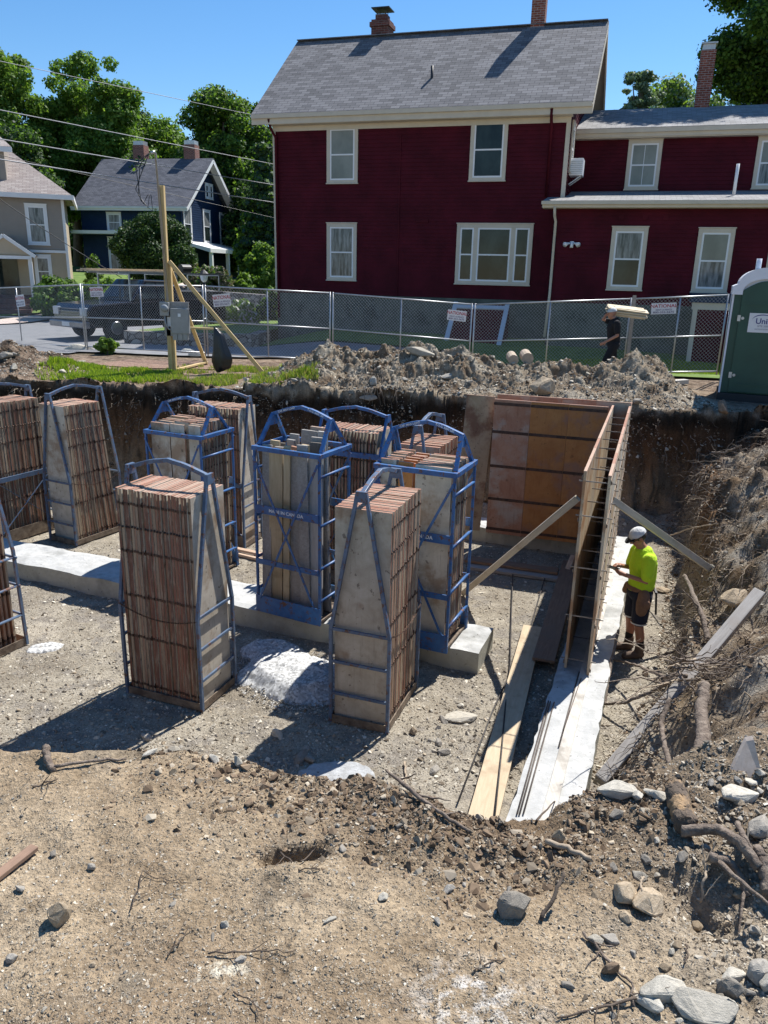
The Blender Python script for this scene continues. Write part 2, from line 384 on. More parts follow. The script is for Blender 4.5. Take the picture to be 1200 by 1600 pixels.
# ------------------------------------------------------------------ lawns, street, drive: sheets laid on the ground
def patch(name, poly, mat, lift, step=.5, kind='structure'):
    xs_ = [p[0] for p in poly]; ys_ = [p[1] for p in poly]
    bm = bmesh.new(); vs = [bm.verts.new((p[0], p[1], 0)) for p in poly]; bm.faces.new(vs)
    x = min(xs_)
    while x < max(xs_):
        x += step; bmesh.ops.bisect_plane(bm, geom=bm.verts[:]+bm.edges[:]+bm.faces[:], plane_co=(x, 0, 0), plane_no=(1, 0, 0))
    y = min(ys_)
    while y < max(ys_):
        y += step; bmesh.ops.bisect_plane(bm, geom=bm.verts[:]+bm.edges[:]+bm.faces[:], plane_co=(0, y, 0), plane_no=(0, 1, 0))
    co = np.array([v.co[:] for v in bm.verts]); z = H(co[:, 0], co[:, 1])
    for v, zz in zip(bm.verts, z): v.co.z = zz+lift
    me = bpy.data.meshes.new(name); bm.to_mesh(me); bm.free(); me.materials.append(mat); me.shade_smooth()
    o = bpy.data.objects.new(name, me); C.objects.link(o); tag(o, kind=kind); return o
M_asph = basic('asphalt', (.16, .165, .17, 1), (.22, .22, .225, 1), 3, .9, 0, .3, 60, rnd=False)
M_lawn = basic('lawn_turf', (.075, .14, .02, 1), (.15, .22, .04, 1), 2.5, .95, 0, .6, 40, rnd=False, dist=.03)
M_side = basic('sidewalk_slab', (.5, .4, .35, 1), (.6, .5, .43, 1), 2, .9, 0, .2, 40, rnd=False)
M_pale = basic('pale_concrete', (.55, .52, .46, 1), (.64, .61, .55, 1), 2, .9, 0, .2, 40, rnd=False)
patch('lawn_ground', [(-60, 37), (-13, 37), (-12, 50), (30, 50), (60, 50), (60, 90), (-60, 90)], M_lawn, .03, 3)
patch('street', [(-60, 21.9), (-9, 22.0), (-7.3, 28), (-6.0, 36), (-2, 48), (2, 54), (-6, 54), (-10.5, 46), (-13.5, 36), (-16, 31), (-60, 29)], M_asph, .05, 1.5)
patch('sidewalk', [(-60, 29.2), (-16, 31.2), (-13.7, 36.2), (-10.7, 46.2), (-12, 46.6), (-15, 36.6), (-17, 33.2), (-60, 31.6)], M_side, .09, 1.5)
patch('front_lawn', [(-60, 33), (-17, 34.4), (-15.4, 36.5), (-17, 37.8), (-60, 37.8)], M_lawn, .11, 1.5)
patch('front_walk', [(-60, 37.6), (-16.6, 37.6), (-14.6, 36.9), (-14.2, 38.5), (-60, 39.2)], M_pale, .14, 1.5)
patch('driveway', [(-9, 22.4), (-3.2, 21.8), (1.5, 20.9), (1.5, 23.0), (-4.2, 24.6), (-8.6, 25.0)], M_asph, .055, 1.0)
patch('corner_lawn', [(-8.4, 25.35), (-4.3, 24.9), (-3.9, 27), (-3.6, 38), (-2.5, 44), (-5.6, 37.0), (-7.0, 30)], M_lawn, .42, 1.0)
patch('side_lawn', [(1.7, 20.2), (4, 19.6), (12, 17.6), (20, 16), (20, 24), (-2, 27.2), (-3.8, 26.9), (-4.1, 24.75), (1.7, 23.1)], M_lawn, .06, 1.0)
# bare mulch between grass and fence
M_mulch = basic('bark_mulch', (.16, .09, .06, 1), (.33, .22, .16, 1), 18, .95, 0, .8, 60, rnd=False, dist=.03)
patch('mulch_bed', [(-7.6, 19.6), (-7.0, 21.2), (-5.2, 21.0), (-3.4, 20.4), (-3.3, 19.6), (-4.2, 19.3), (-6.2, 19.2)], M_mulch, .02, .3)

# ------------------------------------------------------------------ grass
def blades(name, n, area, dens, h, mats, label=None):
    rs = np.random.RandomState(5); x0, x1, y0, y1 = area
    x = rs.uniform(x0, x1, n); y = rs.uniform(y0, y1, n); keep = dens(x, y) > rs.rand(n); x = x[keep]; y = y[keep]; n = len(x); z = H(x, y)
    a = rs.rand(n)*6.28; hh = h*(.5+.9*rs.rand(n)); lean = rs.uniform(.1, .7, n)*hh; b = rs.rand(n)*6.28; wd = .006+.006*rs.rand(n)
    V = np.zeros((n, 4, 3)); c, s_ = np.cos(a)*wd, np.sin(a)*wd
    V[:, 0] = np.stack([x-c, y-s_, z-.01], -1); V[:, 1] = np.stack([x+c, y+s_, z-.01], -1)
    mx, my = x+np.cos(b)*lean, y+np.sin(b)*lean
    V[:, 2] = np.stack([mx+c*.3, my+s_*.3, z+hh], -1); V[:, 3] = np.stack([mx-c*.3, my-s_*.3, z+hh], -1)
    F = np.arange(n*4).reshape(n, 4); o = np_mesh(name, V.reshape(-1, 3), F4=F, mats=mats, midx=rs.randint(0, len(mats), n))
    return tag(o, kind='stuff', label=label, cat='grass')
def leafmat(name, c1, c2, trans=.35, rough=.6):
    b = NB(name); g = b.n('ShaderNodeNewGeometry'); col = b.ramp(g.outputs['Random Per Island'], [(0, c1), (1, c2)])
    b.fin(col, rough, 0, .3); tr = b.n('ShaderNodeBsdfTranslucent'); b.l(b.mix(1, col, (1.25, 1.25, .6, 1), 'MULTIPLY'), tr.inputs[0])
    mx = b.n('ShaderNodeMixShader'); mx.inputs[0].default_value = trans; b.l(b.b.outputs[0], mx.inputs[1]); b.l(tr.outputs[0], mx.inputs[2]); b.l(mx.outputs[0], b.out.inputs[0]); return b.m
M_gr1 = leafmat('grass_yellow_green', (.2, .33, .02, 1), (.42, .52, .06, 1)); M_gr2 = leafmat('grass_green', (.07, .14, .02, 1), (.18, .27, .05, 1)); M_gr3 = leafmat('grass_dry', (.3, .26, .12, 1), (.42, .37, .2, 1))
def d_left(x, y):
    t = (x+6.3)/1.6; q = (y-17.55)/1.25; return (t*t+q*q < 1) * (y > 16.75) * (.06+.94*sst(.42, .62, vnoise(x*2.6, y*2.6)*.6+vnoise(x*8, y*8)*.4))
def d_right(x, y): return (sst(.42, .62, vnoise(x*2.2, y*2.2)*.6+vnoise(x*7, y*7)*.4))*((y > 16.5) & (y < 19.8) & (x < -2.6+(y-17)*.4))*.8
blades('grass', 60000, (-7.9, -4.3, 16.6, 19), d_left, .085, [M_gr1, M_gr1, M_gr2], 'bright yellow green grass along the pit edge by the meter pole')
blades('grass', 42000, (-5.4, -2.0, 16.4, 19.8), d_right, .075, [M_gr1, M_gr2, M_gr3], 'patchy trampled grass round the feet of the pole braces')
blades('grass', 60000, (4.6, 9.5, 19.3, 22.0), lambda x, y: 1.0*(x > 0), .08, [M_gr1, M_gr2], 'grass strip behind the chain link fence beside the house')
blades('grass', 60000, (-8.2, -3.6, 25.3, 36), lambda x, y: .8+0*x, .0, [M_gr1, M_gr2]) if False else None
blades('grass', 3500, (-2.9, -1.4, 15.9, 16.5), lambda x, y: 1.0*(vnoise(x*3, y*3) > .5), .1, [M_gr1, M_gr2, M_gr3], 'few green tufts at the foot of the dirt heap')

# ------------------------------------------------------------------ stones
def rockmat(name, c1, c2, isl=False):
    b = NB(name); v = b.coord('Object', (1, 1, 1), True); f = b.noise(v, 9, 6, .7)
    col = b.ramp(f, [(.34, c1), (.66, c2)])
    if isl:
        g = b.n('ShaderNodeNewGeometry'); k = b.ramp(g.outputs['Random Per Island'], [(0, (.5, .46, .42)), (.5, (.95, .92, .88)), (.8, (1.15, 1.12, 1.08)), (1, (1.7, 1.68, 1.62))]); col = b.mix(1, col, k, 'MULTIPLY')
    else:
        oi = b.n('ShaderNodeObjectInfo'); k = b.ramp(oi.outputs['Random'], [(0, (.75, .72, .68)), (.5, (1, .98, .95)), (1, (1.3, 1.28, 1.25))]); col = b.mix(1, col, k, 'MULTIPLY')
        b.bump(b.noise(v, 30, 5, .7), .55, .012)
    return b.fin(col, .88, 0, .25)
M_rkg = rockmat('stone_grey', (.23, .215, .19, 1), (.36, .335, .29, 1)); M_rkt = rockmat('stone_tan', (.27, .21, .14, 1), (.42, .345, .25, 1))
M_rkp = rockmat('stone_pale', (.36, .34, .29, 1), (.52, .49, .42, 1)); M_rkd = rockmat('stone_brown', (.14, .10, .07, 1), (.24, .18, .125, 1))
M_peb = rockmat('pebble', (.22, .185, .14, 1), (.33, .285, .22, 1), True); M_clod = rockmat('clod', (.12, .085, .055, 1), (.21, .155, .105, 1), True)
M_pebw = rockmat('pebble_white', (.36, .36, .35, 1), (.5, .5, .48, 1), True)
M_pebg = rockmat('pebble_grey', (.30, .275, .225, 1), (.44, .41, .35, 1), True)
def rock_mesh(seed, n=22, mat=None, detail=True):
    rs = random.Random(seed); bm = bmesh.new(); el = (1, rs.uniform(.62, .9), rs.uniform(.5, .75))
    for i in range(n):
        z = rs.uniform(-1, 1); a = rs.uniform(0, 6.283); q = math.sqrt(1-z*z); k = rs.uniform(.86, 1.08)
        bm.verts.new((q*math.cos(a)*el[0]*k*.5, q*math.sin(a)*el[1]*k*.5, z*el[2]*k*.5))
    r = bmesh.ops.convex_hull(bm, input=bm.verts); bmesh.ops.delete(bm, geom=[v for v in bm.verts if not v.link_faces], context='VERTS')
    bmesh.ops.dissolve_limit(bm, angle_limit=R(18), verts=bm.verts, edges=bm.edges)
    if detail:
        bmesh.ops.bevel(bm, geom=bm.edges[:], offset=.045, segments=2, profile=.6, affect='EDGES'); bmesh.ops.triangulate(bm, faces=bm.faces)
        bmesh.ops.subdivide_edges(bm, edges=[e for e in bm.edges if e.calc_length() > .16], cuts=1)
        for v in bm.verts:
            p = v.co; k = rs.uniform(-.008, .008); v.co += v.normal*k if v.normal.length > 0 else Vector()
    else: bmesh.ops.triangulate(bm, faces=bm.faces)
    me = bpy.data.meshes.new('stone'); bm.to_mesh(me); bm.free()
    if mat: me.materials.append(mat)
    return me
ROCKS = {}
for mk, mm in (('g', M_rkg), ('t', M_rkt), ('p', M_rkp), ('d', M_rkd)):
    ROCKS[mk] = [rock_mesh(100*ord(mk)+i, 12+(i % 4)*4, mm) for i in range(6)]
def stone(p, size, k='g', var=None, rot=None, sink=.25, sq=(1, 1, 1), label=None, cat='stone', group=None, name='stone'):
    me = random.choice(ROCKS[k]) if var is None else ROCKS[k][var]
    o = bpy.data.objects.new(name, me); C.objects.link(o)
    o.scale = (size*sq[0], size*sq[1], size*sq[2]); o.rotation_euler = rot or (random.uniform(-.3, .3), random.uniform(-.3, .3), random.uniform(0, 6.28))
    o.location = (p[0], p[1], p[2]+size*sq[2]*(.33-sink)); return tag(o, label, cat, group)
def rock_px(px, py, wpx, k, label, var=None, sq=(1, 1, 1), rot=None, sink=.2, cat='stone', name='stone'):
    if wpx > 34: var = 3 if wpx % 4 < 2 else 2
    p = hit(px, py+wpx*.25); d = (p-Vector((0, 0, CAMZ))).length; return stone(p, wpx*d/1215*1.08, k, var, rot, sink, sq, label, cat, name=name)
BIG = [
 (93, 1433, 40, 't', 'tan brown stone standing alone at the lower left of the foreground dirt', (0.8, .8, 1.5), (.1, .25, .5)),
 (803, 1408, 62, 'g', 'large grey boulder half buried in the foreground dirt below the pale stick', (1, .9, 1), (0, .2, .4)),
 (975, 1392, 40, 't', 'rounded tan stone half sunk in the dark soil beside the larger tan boulder', (1, 1, 1), None),
 (1012, 1405, 56, 't', 'large tan boulder in the dark soil left of the forked root', (1, .9, .95), (.2, .1, 1)),
 (929, 1469, 27, 'p', 'round whitish cobble touching a grey cobble at the end of the dark twig', (1, 1, 1), None),
 (953, 1465, 29, 'g', 'round grey cobble touching a whitish cobble at the end of the dark twig', (1, 1, 1.2), None),
 (1037, 1538, 64, 'p', 'flat pale boulder lying behind the largest block at the bottom right', (1, .8, .9), (0, 0, .2)),
 (1094, 1563, 78, 'p', 'largest pale angular block at the bottom right corner', (1.1, .8, .85), (.1, .15, 2.9)),
 (1140, 1545, 42, 'g', 'grey speckled stone standing just right of the largest block', (.9, .9, 1.3), (.3, .2, 0)),
 (1145, 1520, 36, 'p', 'pale rounded stone above the grey speckled stone at lower right', (1, .8, 1), None),
 (1183, 1516, 46, 'g', 'bluish grey boulder at the right edge of the picture near the bottom', (1, .9, 1), (0, .2, .9)),
 (1197, 1535, 30, 'p', 'pale stone leaning on the bluish grey boulder at the right edge', (1, .9, 1.2), None),
 (1155, 1232, 58, 'p', 'big pale jagged rock under the triangular board on the dirt rim', (1, .8, .9), (.2, .1, .3)),
 (1188, 1290, 56, 'g', 'big grey rock on the rim at the right edge of the picture', (1, .9, 1), (.1, .3, .8)),
 (965, 1228, 56, 'p', 'pale rock on the rim beside the foot of the grey square post', (1.1, .8, .8), (0, .1, .2)),
 (1023, 1236, 36, 'p', 'pale rock on the rim right beside the thick root stump', (1, .9, .9), None),
 (995, 1242, 26, 'p', 'small pale rock on the rim between two larger pale rocks', (1, .9, .9), None),
 (963, 1268, 28, 'g', 'lone grey stone on the dark soil just below the rim rocks', (1, .9, .8), None),
 (872, 1308, 32, 't', 'upright tan stone on the rim at the near end of the footing', (.6, .7, 1.5), (.2, .2, .2)),
 (598, 1401, 21, 'p', 'single pale cobble on the dirt in the middle of the foreground', (1, 1, 1), None),
 (701, 1387, 20, 'g', 'grey cobble on the dirt left of the large half buried boulder', (1, 1, .9), None),
 (683, 1437, 16, 'g', 'small dark grey cobble on the dirt below the other grey cobble', (1, 1, .9), None),
 (516, 1435, 21, 'p', 'flat pale wedge of stone lying on the foreground dirt', (1, .5, .6), (0, 0, .6)),
 (536, 1323, 20, 'g', 'grey stone lying right of the small hollow in the dirt', (1, .9, .8), None),
 (377, 1500, 20, 'g', 'grey cobble lying on the thin dead twig in the foreground', (1, .8, .8), None),
 (352, 1444, 16, 'p', 'small whitish cobble left of the middle of the foreground', (1, 1, 1.2), None),
 (32, 1385, 18, 'g', 'grey cobble touching the brown weathered board at the left edge', (1, 1, 1), None),
 (20, 1498, 20, 'g', 'round grey cobble at the lower left edge of the picture', (1, 1, .9), None),
 (84, 1334, 16, 'g', 'small grey stone right of the tip of the brown board', (1, .9, .9), None),
 (143, 1353, 15, 'g', 'lone bluish stone on the smooth dirt at the left', (1, .9, .9), None),
 (332, 1463, 16, 'g', 'flat grey stone left of the small whitish cobble', (1, .5, .4), None),
 (1153, 1402, 18, 't', 'small round stone in the dark hollow below the forked root', (1, 1, 1), None),
 (886, 1540, 20, 'g', 'round grey pebble by the thin branch at the bottom', (1, 1, 1), None),
 (954, 1512, 44, 'd', 'brownish slab leaning upright left of the flat pale boulder', (.6, .35, 1.3), (.5, .1, .3)),
 (1010, 1560, 40, 'p', 'pale wedge shaped stone left of the largest block', (1.2, .8, .9), (0, .4, 2.2)),
 (720, 1108, 58, 'p', 'flat pale boulder set in the pit floor near the long rods', (1, .8, .5), (0, 0, .3)),
 (646, 1142, 20, 't', 'orange stained stone beside the corner of the near middle rack', (.7, .7, 1.2), None),
 (694, 1172, 20, 'g', 'grey stone in the little row left of the long rods', (1, 1, .9), None),
 (685, 1158, 18, 'g', 'second grey stone in the little row left of the long rods', (1, 1, .9), None),
 (679, 1200, 22, 'g', 'grey stone nearest the dirt rim left of the long plank', (1, .9, .9), None),
 (693, 1122, 22, 'g', 'dusty stone touching the flat pale boulder on the pit floor', (1, .8, .8), None),
 (433, 1143, 28, 'p', 'pale stone on the pit floor in front of the crushed stone pile', (1, .8, .8), None),
 (470, 1181, 28, 'g', 'squarish stone in the shadow of the near middle rack', (1, .9, .9), None),
 (484, 1183, 26, 'g', 'twin of the squarish stone in the shadow of the near middle rack', (1, .9, .9), None),
 (230, 1150, 22, 'g', 'grey stone in the shadow of the near left rack', (1, .9, .8), None),
 (235, 1172, 26, 'p', 'pale stone at the tip of the shadow of the near left rack', (1, .6, .7), None),
 (373, 1190, 26, 'p', 'pale upright stone on the rim below the crushed stone pile', (.8, .8, 1.3), None),
 (335, 1183, 22, 'p', 'pale stone in the row along the pit rim', (1, .8, .9), None),
 (300, 1195, 22, 't', 'tan flat stone on the rim left of the pale row', (1, .8, .6), None),
 (272, 1168, 20, 'p', 'pale stone on the pit floor near the shadow tip', (1, .8, .8), None),
 (595, 1222, 14, 't', 'small tan stone on the rim right of the white slab', (1, 1, 1), None),
 (1002, 910, 0, 'g', '', (1, 1, 1), None),
 (848, 602, 46, 't', 'big smooth tan boulder on the front of the dirt heap', (.95, .8, 1.15), (.1, .1, .2)),
 (657, 546, 44, 'p', 'pale rock poking out of the crest of the dirt heap', (1.1, .7, .6), (0, .2, 0)),
 (701, 585, 28, 'g', 'flat grey stone set in the middle of the dirt heap', (1, .7, .5), (.5, 0, 0)),
 (460, 598, 20, 'g', 'grey stone low on the left end of the dirt heap', (1, .8, .9), None),
 (517, 621, 24, 't', 'orange tan stone at the foot of the dirt heap above the racks', (1, .8, 1), None),
 (576, 626, 28, 'g', 'flat slate grey slab at the foot of the dirt heap', (1.1, .5, .7), (.6, 0, 0)),
 (583, 597, 22, 'g', 'upright grey stone in the dark gap of the dirt heap', (.7, .7, 1.2), None),
 (962, 634, 30, 't', 'pale tan rock on the pit edge behind the end of the formwork', (1, .8, 1), None),
 (995, 625, 22, 'g', 'grey rock on the pit edge right of the formwork', (1, .8, .9), None),
 (1148, 932, 50, 't', 'tan boulder set in the bank above the top of the grey post', (1, .9, .9), (.1, 0, .4)),
 (1036, 917, 30, 't', 'flat tan block on the pit floor behind the worker in yellow', (1, .6, .5), (0, .1, .2)),
 (1028, 906, 14, 'p', 'small white cobble beside the flat tan block', (1, 1, .8), None),
 (10, 553, 24, 'g', 'grey rock at the left end of the dark clod heap', (1, .8, .8), None),
 (22, 572, 20, 'p', 'whitish stone in front of the dark clod heap', (1, .8, .8), None),
 (98, 578, 22, 'p', 'white flat rock at the right foot of the dark clod heap', (1.1, .7, .6), None),
 (127, 562, 18, 'p', 'white rock on the edge of the bright grass', (1.1, .7, .6), None),
 (118, 540, 34, 'p', 'long pale rock lying against the bottom of the fence', (1.6, .6, .6), (0, 0, .1)),
 (1127, 655, 30, 'd', 'brown stone in the dark corner below the green toilet', (1, .9, 1.2), None),
 (1008, 1052, 14, 'd', 'round brown cobble behind the boots of the worker in yellow', (1, 1, 1), None),
]
for (px, py, wpx, k, lab, sq, rot) in BIG:
    if wpx: rock_px(px, py, wpx, k, lab, sq=sq, rot=rot, cat='boulder' if wpx > 38 else 'stone', name='boulder' if wpx > 38 else 'stone')

def scatter_stones(n, fn, smin, smax, ks, label, group, pw=2.2):
    c = 0; t = 0
    while c < n and t < n*60:
        t += 1; q = fn()
        if q is None: continue
        x, y = q; s = smin*(1-random.random()*(1-(smin/smax)**pw))**(-1/pw)
        stone(Vector((x, y, Hs(x, y))), s, random.choice(ks), label=label, group=group); c += 1
def px_rand(x0, x1, y0, y1, cond=None):
    def f():
        p = hit(random.uniform(x0, x1), random.uniform(y0, y1)); return (p.x, p.y) if (cond is None or cond(p)) else None
    return f
scatter_stones(34, px_rand(0, 800, 1240, 1600), .016, .04, 'ggtp', 'small loose stone on the smooth tan dirt of the foreground', 'loose stones on the foreground dirt')
scatter_stones(24, px_rand(560, 900, 1230, 1400), .02, .06, 'gtd', 'small stone in the broken soil along the pit rim', 'loose stones in the rim soil')
scatter_stones(36, px_rand(900, 1200, 1220, 1600), .03, .085, 'gppt', 'loose stone among the rubble at the lower right', 'rubble stones at the lower right')
scatter_stones(16, px_rand(1060, 1200, 1200, 1330), .04, .1, 'gp', 'grey rubble stone piled on the right rim under the board', 'rubble on the right rim')
scatter_stones(30, px_rand(560, 760, 1060, 1230, lambda p: p.z < .4), .04, .11, 'ggp', 'loose stone on the pit floor left of the long plank', 'stones on the pit floor')
scatter_stones(14, px_rand(360, 600, 1120, 1220, lambda p: p.z < 1), .05, .12, 'gg', 'stone on the pit floor in front of the crushed stone pile', 'stones below the crushed stone pile')
scatter_stones(18, px_rand(60, 330, 960, 1190, lambda p: p.z < .5), .04, .1, 'gpt', 'loose stone on the pit floor at the left', 'stones on the left pit floor')
scatter_stones(34, px_rand(430, 1040, 545, 625, lambda p: p.y > 14), .07, .2, 'ggtp', 'stone sticking out of the grey dirt heap', 'stones in the dirt heap')
scatter_stones(14, px_rand(1080, 1200, 700, 980, lambda p: p.z > .5), .06, .16, 'ggt', 'stone sticking out of the root filled bank', 'stones in the right bank')
scatter_stones(8, px_rand(0, 110, 535, 590, lambda p: p.y > 15), .08, .2, 'gd', 'stone in the dark clod heap by the left fence', 'stones in the clod heap')

# gravel: nobody could count it
_tet = [rock_mesh(900+i, 13, None, False) for i in range(7)]
def gravel(name, n, xy, smin, smax, mats, pw, label, sink=.3):
    rs = np.random.RandomState(len(name)*7+n); x, y = xy(n, rs); n = len(x); z = H(x, y)
    s = smin*(1-rs.rand(n)*(1-(smin/smax)**pw))**(-1/pw); Vs = []; Fs = []; base = 0; mi = []
    which = rs.randint(0, len(_tet), n); a = rs.rand(n)*6.28
    for w_ in range(len(_tet)):
        me = _tet[w_]; co = np.array([v.co[:] for v in me.vertices]); f = np.array([p.vertices[:] for p in me.polygons])
        ii = np.where(which == w_)[0]; ca, sa = np.cos(a[ii]), np.sin(a[ii]); sq = .8+.5*rs.rand(len(ii))
        X_ = (co[None, :, 0]*ca[:, None]-co[None, :, 1]*sa[:, None])*s[ii, None]+x[ii, None]
        Y_ = (co[None, :, 0]*sa[:, None]+co[None, :, 1]*ca[:, None])*s[ii, None]+y[ii, None]
        Z_ = co[None, :, 2]*s[ii, None]*sq[:, None]+z[ii, None]+s[ii, None]*(.33-sink)
        Vs.append(np.stack([X_, Y_, Z_], -1).reshape(-1, 3)); Fs.append((f[None]+(np.arange(len(ii))*len(co))[:, None, None]).reshape(-1, 3)+base)
        base += len(ii)*len(co); mi.append(np.repeat(rs.randint(0, len(mats), len(ii)), len(f)))
    o = np_mesh(name, np.concatenate(Vs), F3=np.concatenate(Fs), mats=mats, midx=np.concatenate(mi)); return tag(o, kind='stuff', label=label, cat='gravel')
def u_px(x0, x1, y0, y1, zmin=-9, zmax=9):
    def f(n, rs):
        px = rs.uniform(x0, x1, n); py = rs.uniform(y0, y1, n); zz = 2.3 if zmin > 1 else 0.0
        vx = (px-CX); vy = (py-CY); rx = vx*_R.x+vy*_R.y+FPX*_R.z; ry = vx*_F.x+vy*_F.y+FPX*_F.z; rz = vx*_up.x+vy*_up.y+FPX*_up.z
        t = (zz-CAMZ)/rz; x = rx*t; y = ry*t; z = H(x, y); k = (z > zmin) & (z < zmax); return x[k], y[k]
    return f
gravel('gravel', 42000, u_px(-20, 1220, 1180, 1620, 1.6), .0045, .022, [M_peb, M_peb, M_pebg], 2.3, 'fine gravel strewn over the foreground dirt')
def rightxy(n, rs):
    px = np.minimum(1225-np.abs(rs.normal(0, 170, n)), 1225); x, y = u_px(0, 1, 1200, 1620, 1.6)(1, rs); out = u_px(-20, 1240, 1190, 1620, 1.6)(n*3, rs); x, y = out; pr = sst(.9, 1.75, x+.5*fbm(x, y, 1.5, 3)); k = rs.rand(len(x)) < pr; return x[k], y[k]
gravel('gravel', 15000, rightxy, .008, .045, [M_pebg, M_peb], 2.0, 'coarse gravel and rubble on the right of the foreground')
def lipxy(n, rs):
    x = 2.6-np.abs(rs.rand(n)**.8)*4.2; keep = rs.rand(n) < sst(-1.6, .4, x); x = x[keep]; n = len(x); y = interp(x, LIP)-np.abs(rs.normal(0, .32, n))+.12; k = (vnoise(x*2.5, y*2.5) > .38); return x[k], y[k]
gravel('gravel', 14000, lambda n, rs: (rs.uniform(1.6, 5.5, n), rs.uniform(.8, 4.6, n)), .008, .05, [M_pebg, M_peb], 2.2, 'gravel on the dirt just outside the right of the picture')
gravel('soil_clods', 30000, lipxy, .008, .075, [M_clod, M_clod, M_peb], 2.0, 'crumbled brown soil clods along the pit rim')
gravel('gravel', 46000, u_px(-20, 1060, 850, 1240, -1, .35), .014, .085, [M_pebg, M_peb, M_pebg], 2.25, 'gravel on the pit floor')
def heapxy(n, rs):
    x = rs.uniform(-3.2, 6.6, n); y = rs.uniform(14.3, 18.2, n); k = H(x, y) > 1.6; return x[k], y[k]
gravel('gravel', 30000, heapxy, .02, .15, [M_pebg, M_pebg, M_clod], 2.4, 'gravel and clods covering the dirt heap')
def bankxy(n, rs):
    y = rs.uniform(5, 15, n); x = interp(y, BANK)+.1+rs.rand(n)*3.4; return x, y
gravel('gravel', 12000, bankxy, .015, .08, [M_pebg, M_clod, M_clod], 2.3, 'gravel and clods on the right bank')
gravel('gravel', 3000, lambda n, rs: (rs.uniform(-10, -7, n), rs.uniform(17, 19.5, n)), .03, .12, [M_clod, M_pebg], 2.2, 'dark clods heaped by the left fence')
def rimfar(n, rs):
    x = rs.uniform(-9, 7, n); y = 16.75-.135*(x+8.5)+rs.uniform(-.6, .5, n); return x, y
def wallxy(n, rs):
    x = rs.uniform(-9, 6.4, n); z = rs.uniform(.05, 2.25, n); y0 = 16.75-.135*(x+8.5); lo = y0-1.3; hi = y0+.5
    for _ in range(16):
        m_ = (lo+hi)/2; up = H(x, m_) < z; lo = np.where(up, m_, lo); hi = np.where(up, hi, m_)
    return x, hi
gravel('wall_stones', 9000, wallxy, .02, .12, [M_clod, M_clod, M_pebg], 2.3, 'stones and clods stuck in the far pit wall')
def bankface(n, rs):
    y = rs.uniform(5, 14.6, n); return interp(y, BANK)+rs.uniform(-.25, .5, n), y
gravel('wall_stones', 7000, bankface, .02, .11, [M_clod, M_clod, M_pebg], 2.2, 'stones and clods stuck in the right bank face')
gravel('gravel', 9000, u_px(-20, 1060, 740, 900, -1, .35), .02, .09, [M_pebg, M_peb], 2.4, 'gravel on the far part of the pit floor')
gravel('gravel', 7000, rimfar, .015, .07, [M_clod, M_clod, M_peb], 2.3, 'soil crumbs along the far pit edge')

# ------------------------------------------------------------------ concrete footings
def concrete(name, c1, c2, s=5, b_=.4):
    b = NB(name); v = b.coord('Object', (1, 1, 1)); f = b.noise(v, s, 7, .7); f2 = b.noise(v, 1.6, 4, .6)
    col = b.ramp(f, [(.3, c1), (.62, c2)]); col = b.mix(b.sst(.52, .7, f2), col, tuple([x*.8 for x in c1[:3]]+[1]))
    sp = b.noise(v, 26, 3, .6); col = b.mix(b.sst(.66, .72, sp), col, (.12, .11, .1, 1))
    b.bump(b.noise(v, 38, 6, .75), b_, .012); return b.fin(col, .9, 0, .2)
M_ctop = concrete('fresh_concrete', (.36, .36, .34, 1), (.50, .50, .48, 1)); M_cside = concrete('concrete_side', (.34, .33, .27, 1), (.44, .43, .36, 1))
E1 = Vector((.933, -.36, 0)).normalized(); E2 = Vector((.36, .933, 0)).normalized()
def slab_strip(name, a, b, wl, wr, z0, z1, label, cat='footing', seed=1, step=.12, nb=8):
    """rough strip of poured concrete from a to b, wl/wr metres to the left/right of the line"""
    a = Vector((*a, 0)); b = Vector((*b, 0)); L = (b-a).length; d = (b-a).normalized(); t = Vector((-d.y, d.x, 0)); n = int(L/step); mb = MB(); rs = random.Random(seed)
    top = []; 
    for i in range(n+1):
        p = a+d*(L*i/n); j = rs.uniform(-.012, .012); k = rs.uniform(-.012, .012); row = []
        for q in range(nb+1):
            s_ = q/nb; off = wl+j-(wl+wr+j+k)*s_; z = z1 + .008*math.sin(i*.7+q)+rs.uniform(-.004, .004)-(0.012 if q in (0, nb) else 0); P_ = p+t*off; row.append((P_.x, P_.y, z))
        top.append(row)
    vs = [p for r_ in top for p in r_]; W_ = nb+1; mb.mat(0).add(vs, [(i*W_+q, i*W_+q+1, (i+1)*W_+q+1, (i+1)*W_+q) for i in range(n) for q in range(nb)])
    mb.mat(1)
    for q in (0, nb):
        vs = []; 
        for r_ in top:
            vs += [r_[q], (r_[q][0], r_[q][1], (z0+z1)/2), (r_[q][0], r_[q][1], z0)]
        mb.add(vs, [(3*i+k_, 3*i+3+k_, 3*i+4+k_, 3*i+1+k_) for i in range(n) for k_ in (0, 1)])
    for r_ in (top[0], top[-1]):
        vs = list(r_)+[(p[0], p[1], z0) for p in r_]; mb.add(vs, [(q, q+1, W_+q+1, W_+q) for q in range(nb)])
    o = mb.build(name, [M_ctop, M_cside]); return tag(o, label, cat)
FA = Vector((1.26, 5.38, 0)); FB = FA+E2*8.35
slab_strip('footing', (FA.x-.02, FA.y-.4), (FB.x, FB.y), .30, .29, -.06, .30, 'long pale concrete footing running away under the two parallel form walls', seed=2)
BA = FB+E2*-.25
slab_strip('footing', (BA.x-.28*E1.x, BA.y-.28*E1.y), (BA.x-11*E1.x, BA.y-11*E1.y), .3, .3, -.06, .298, 'back concrete footing running behind the racks under the tall form wall', seed=3)
IA = Vector((1.36, 8.93, 0))
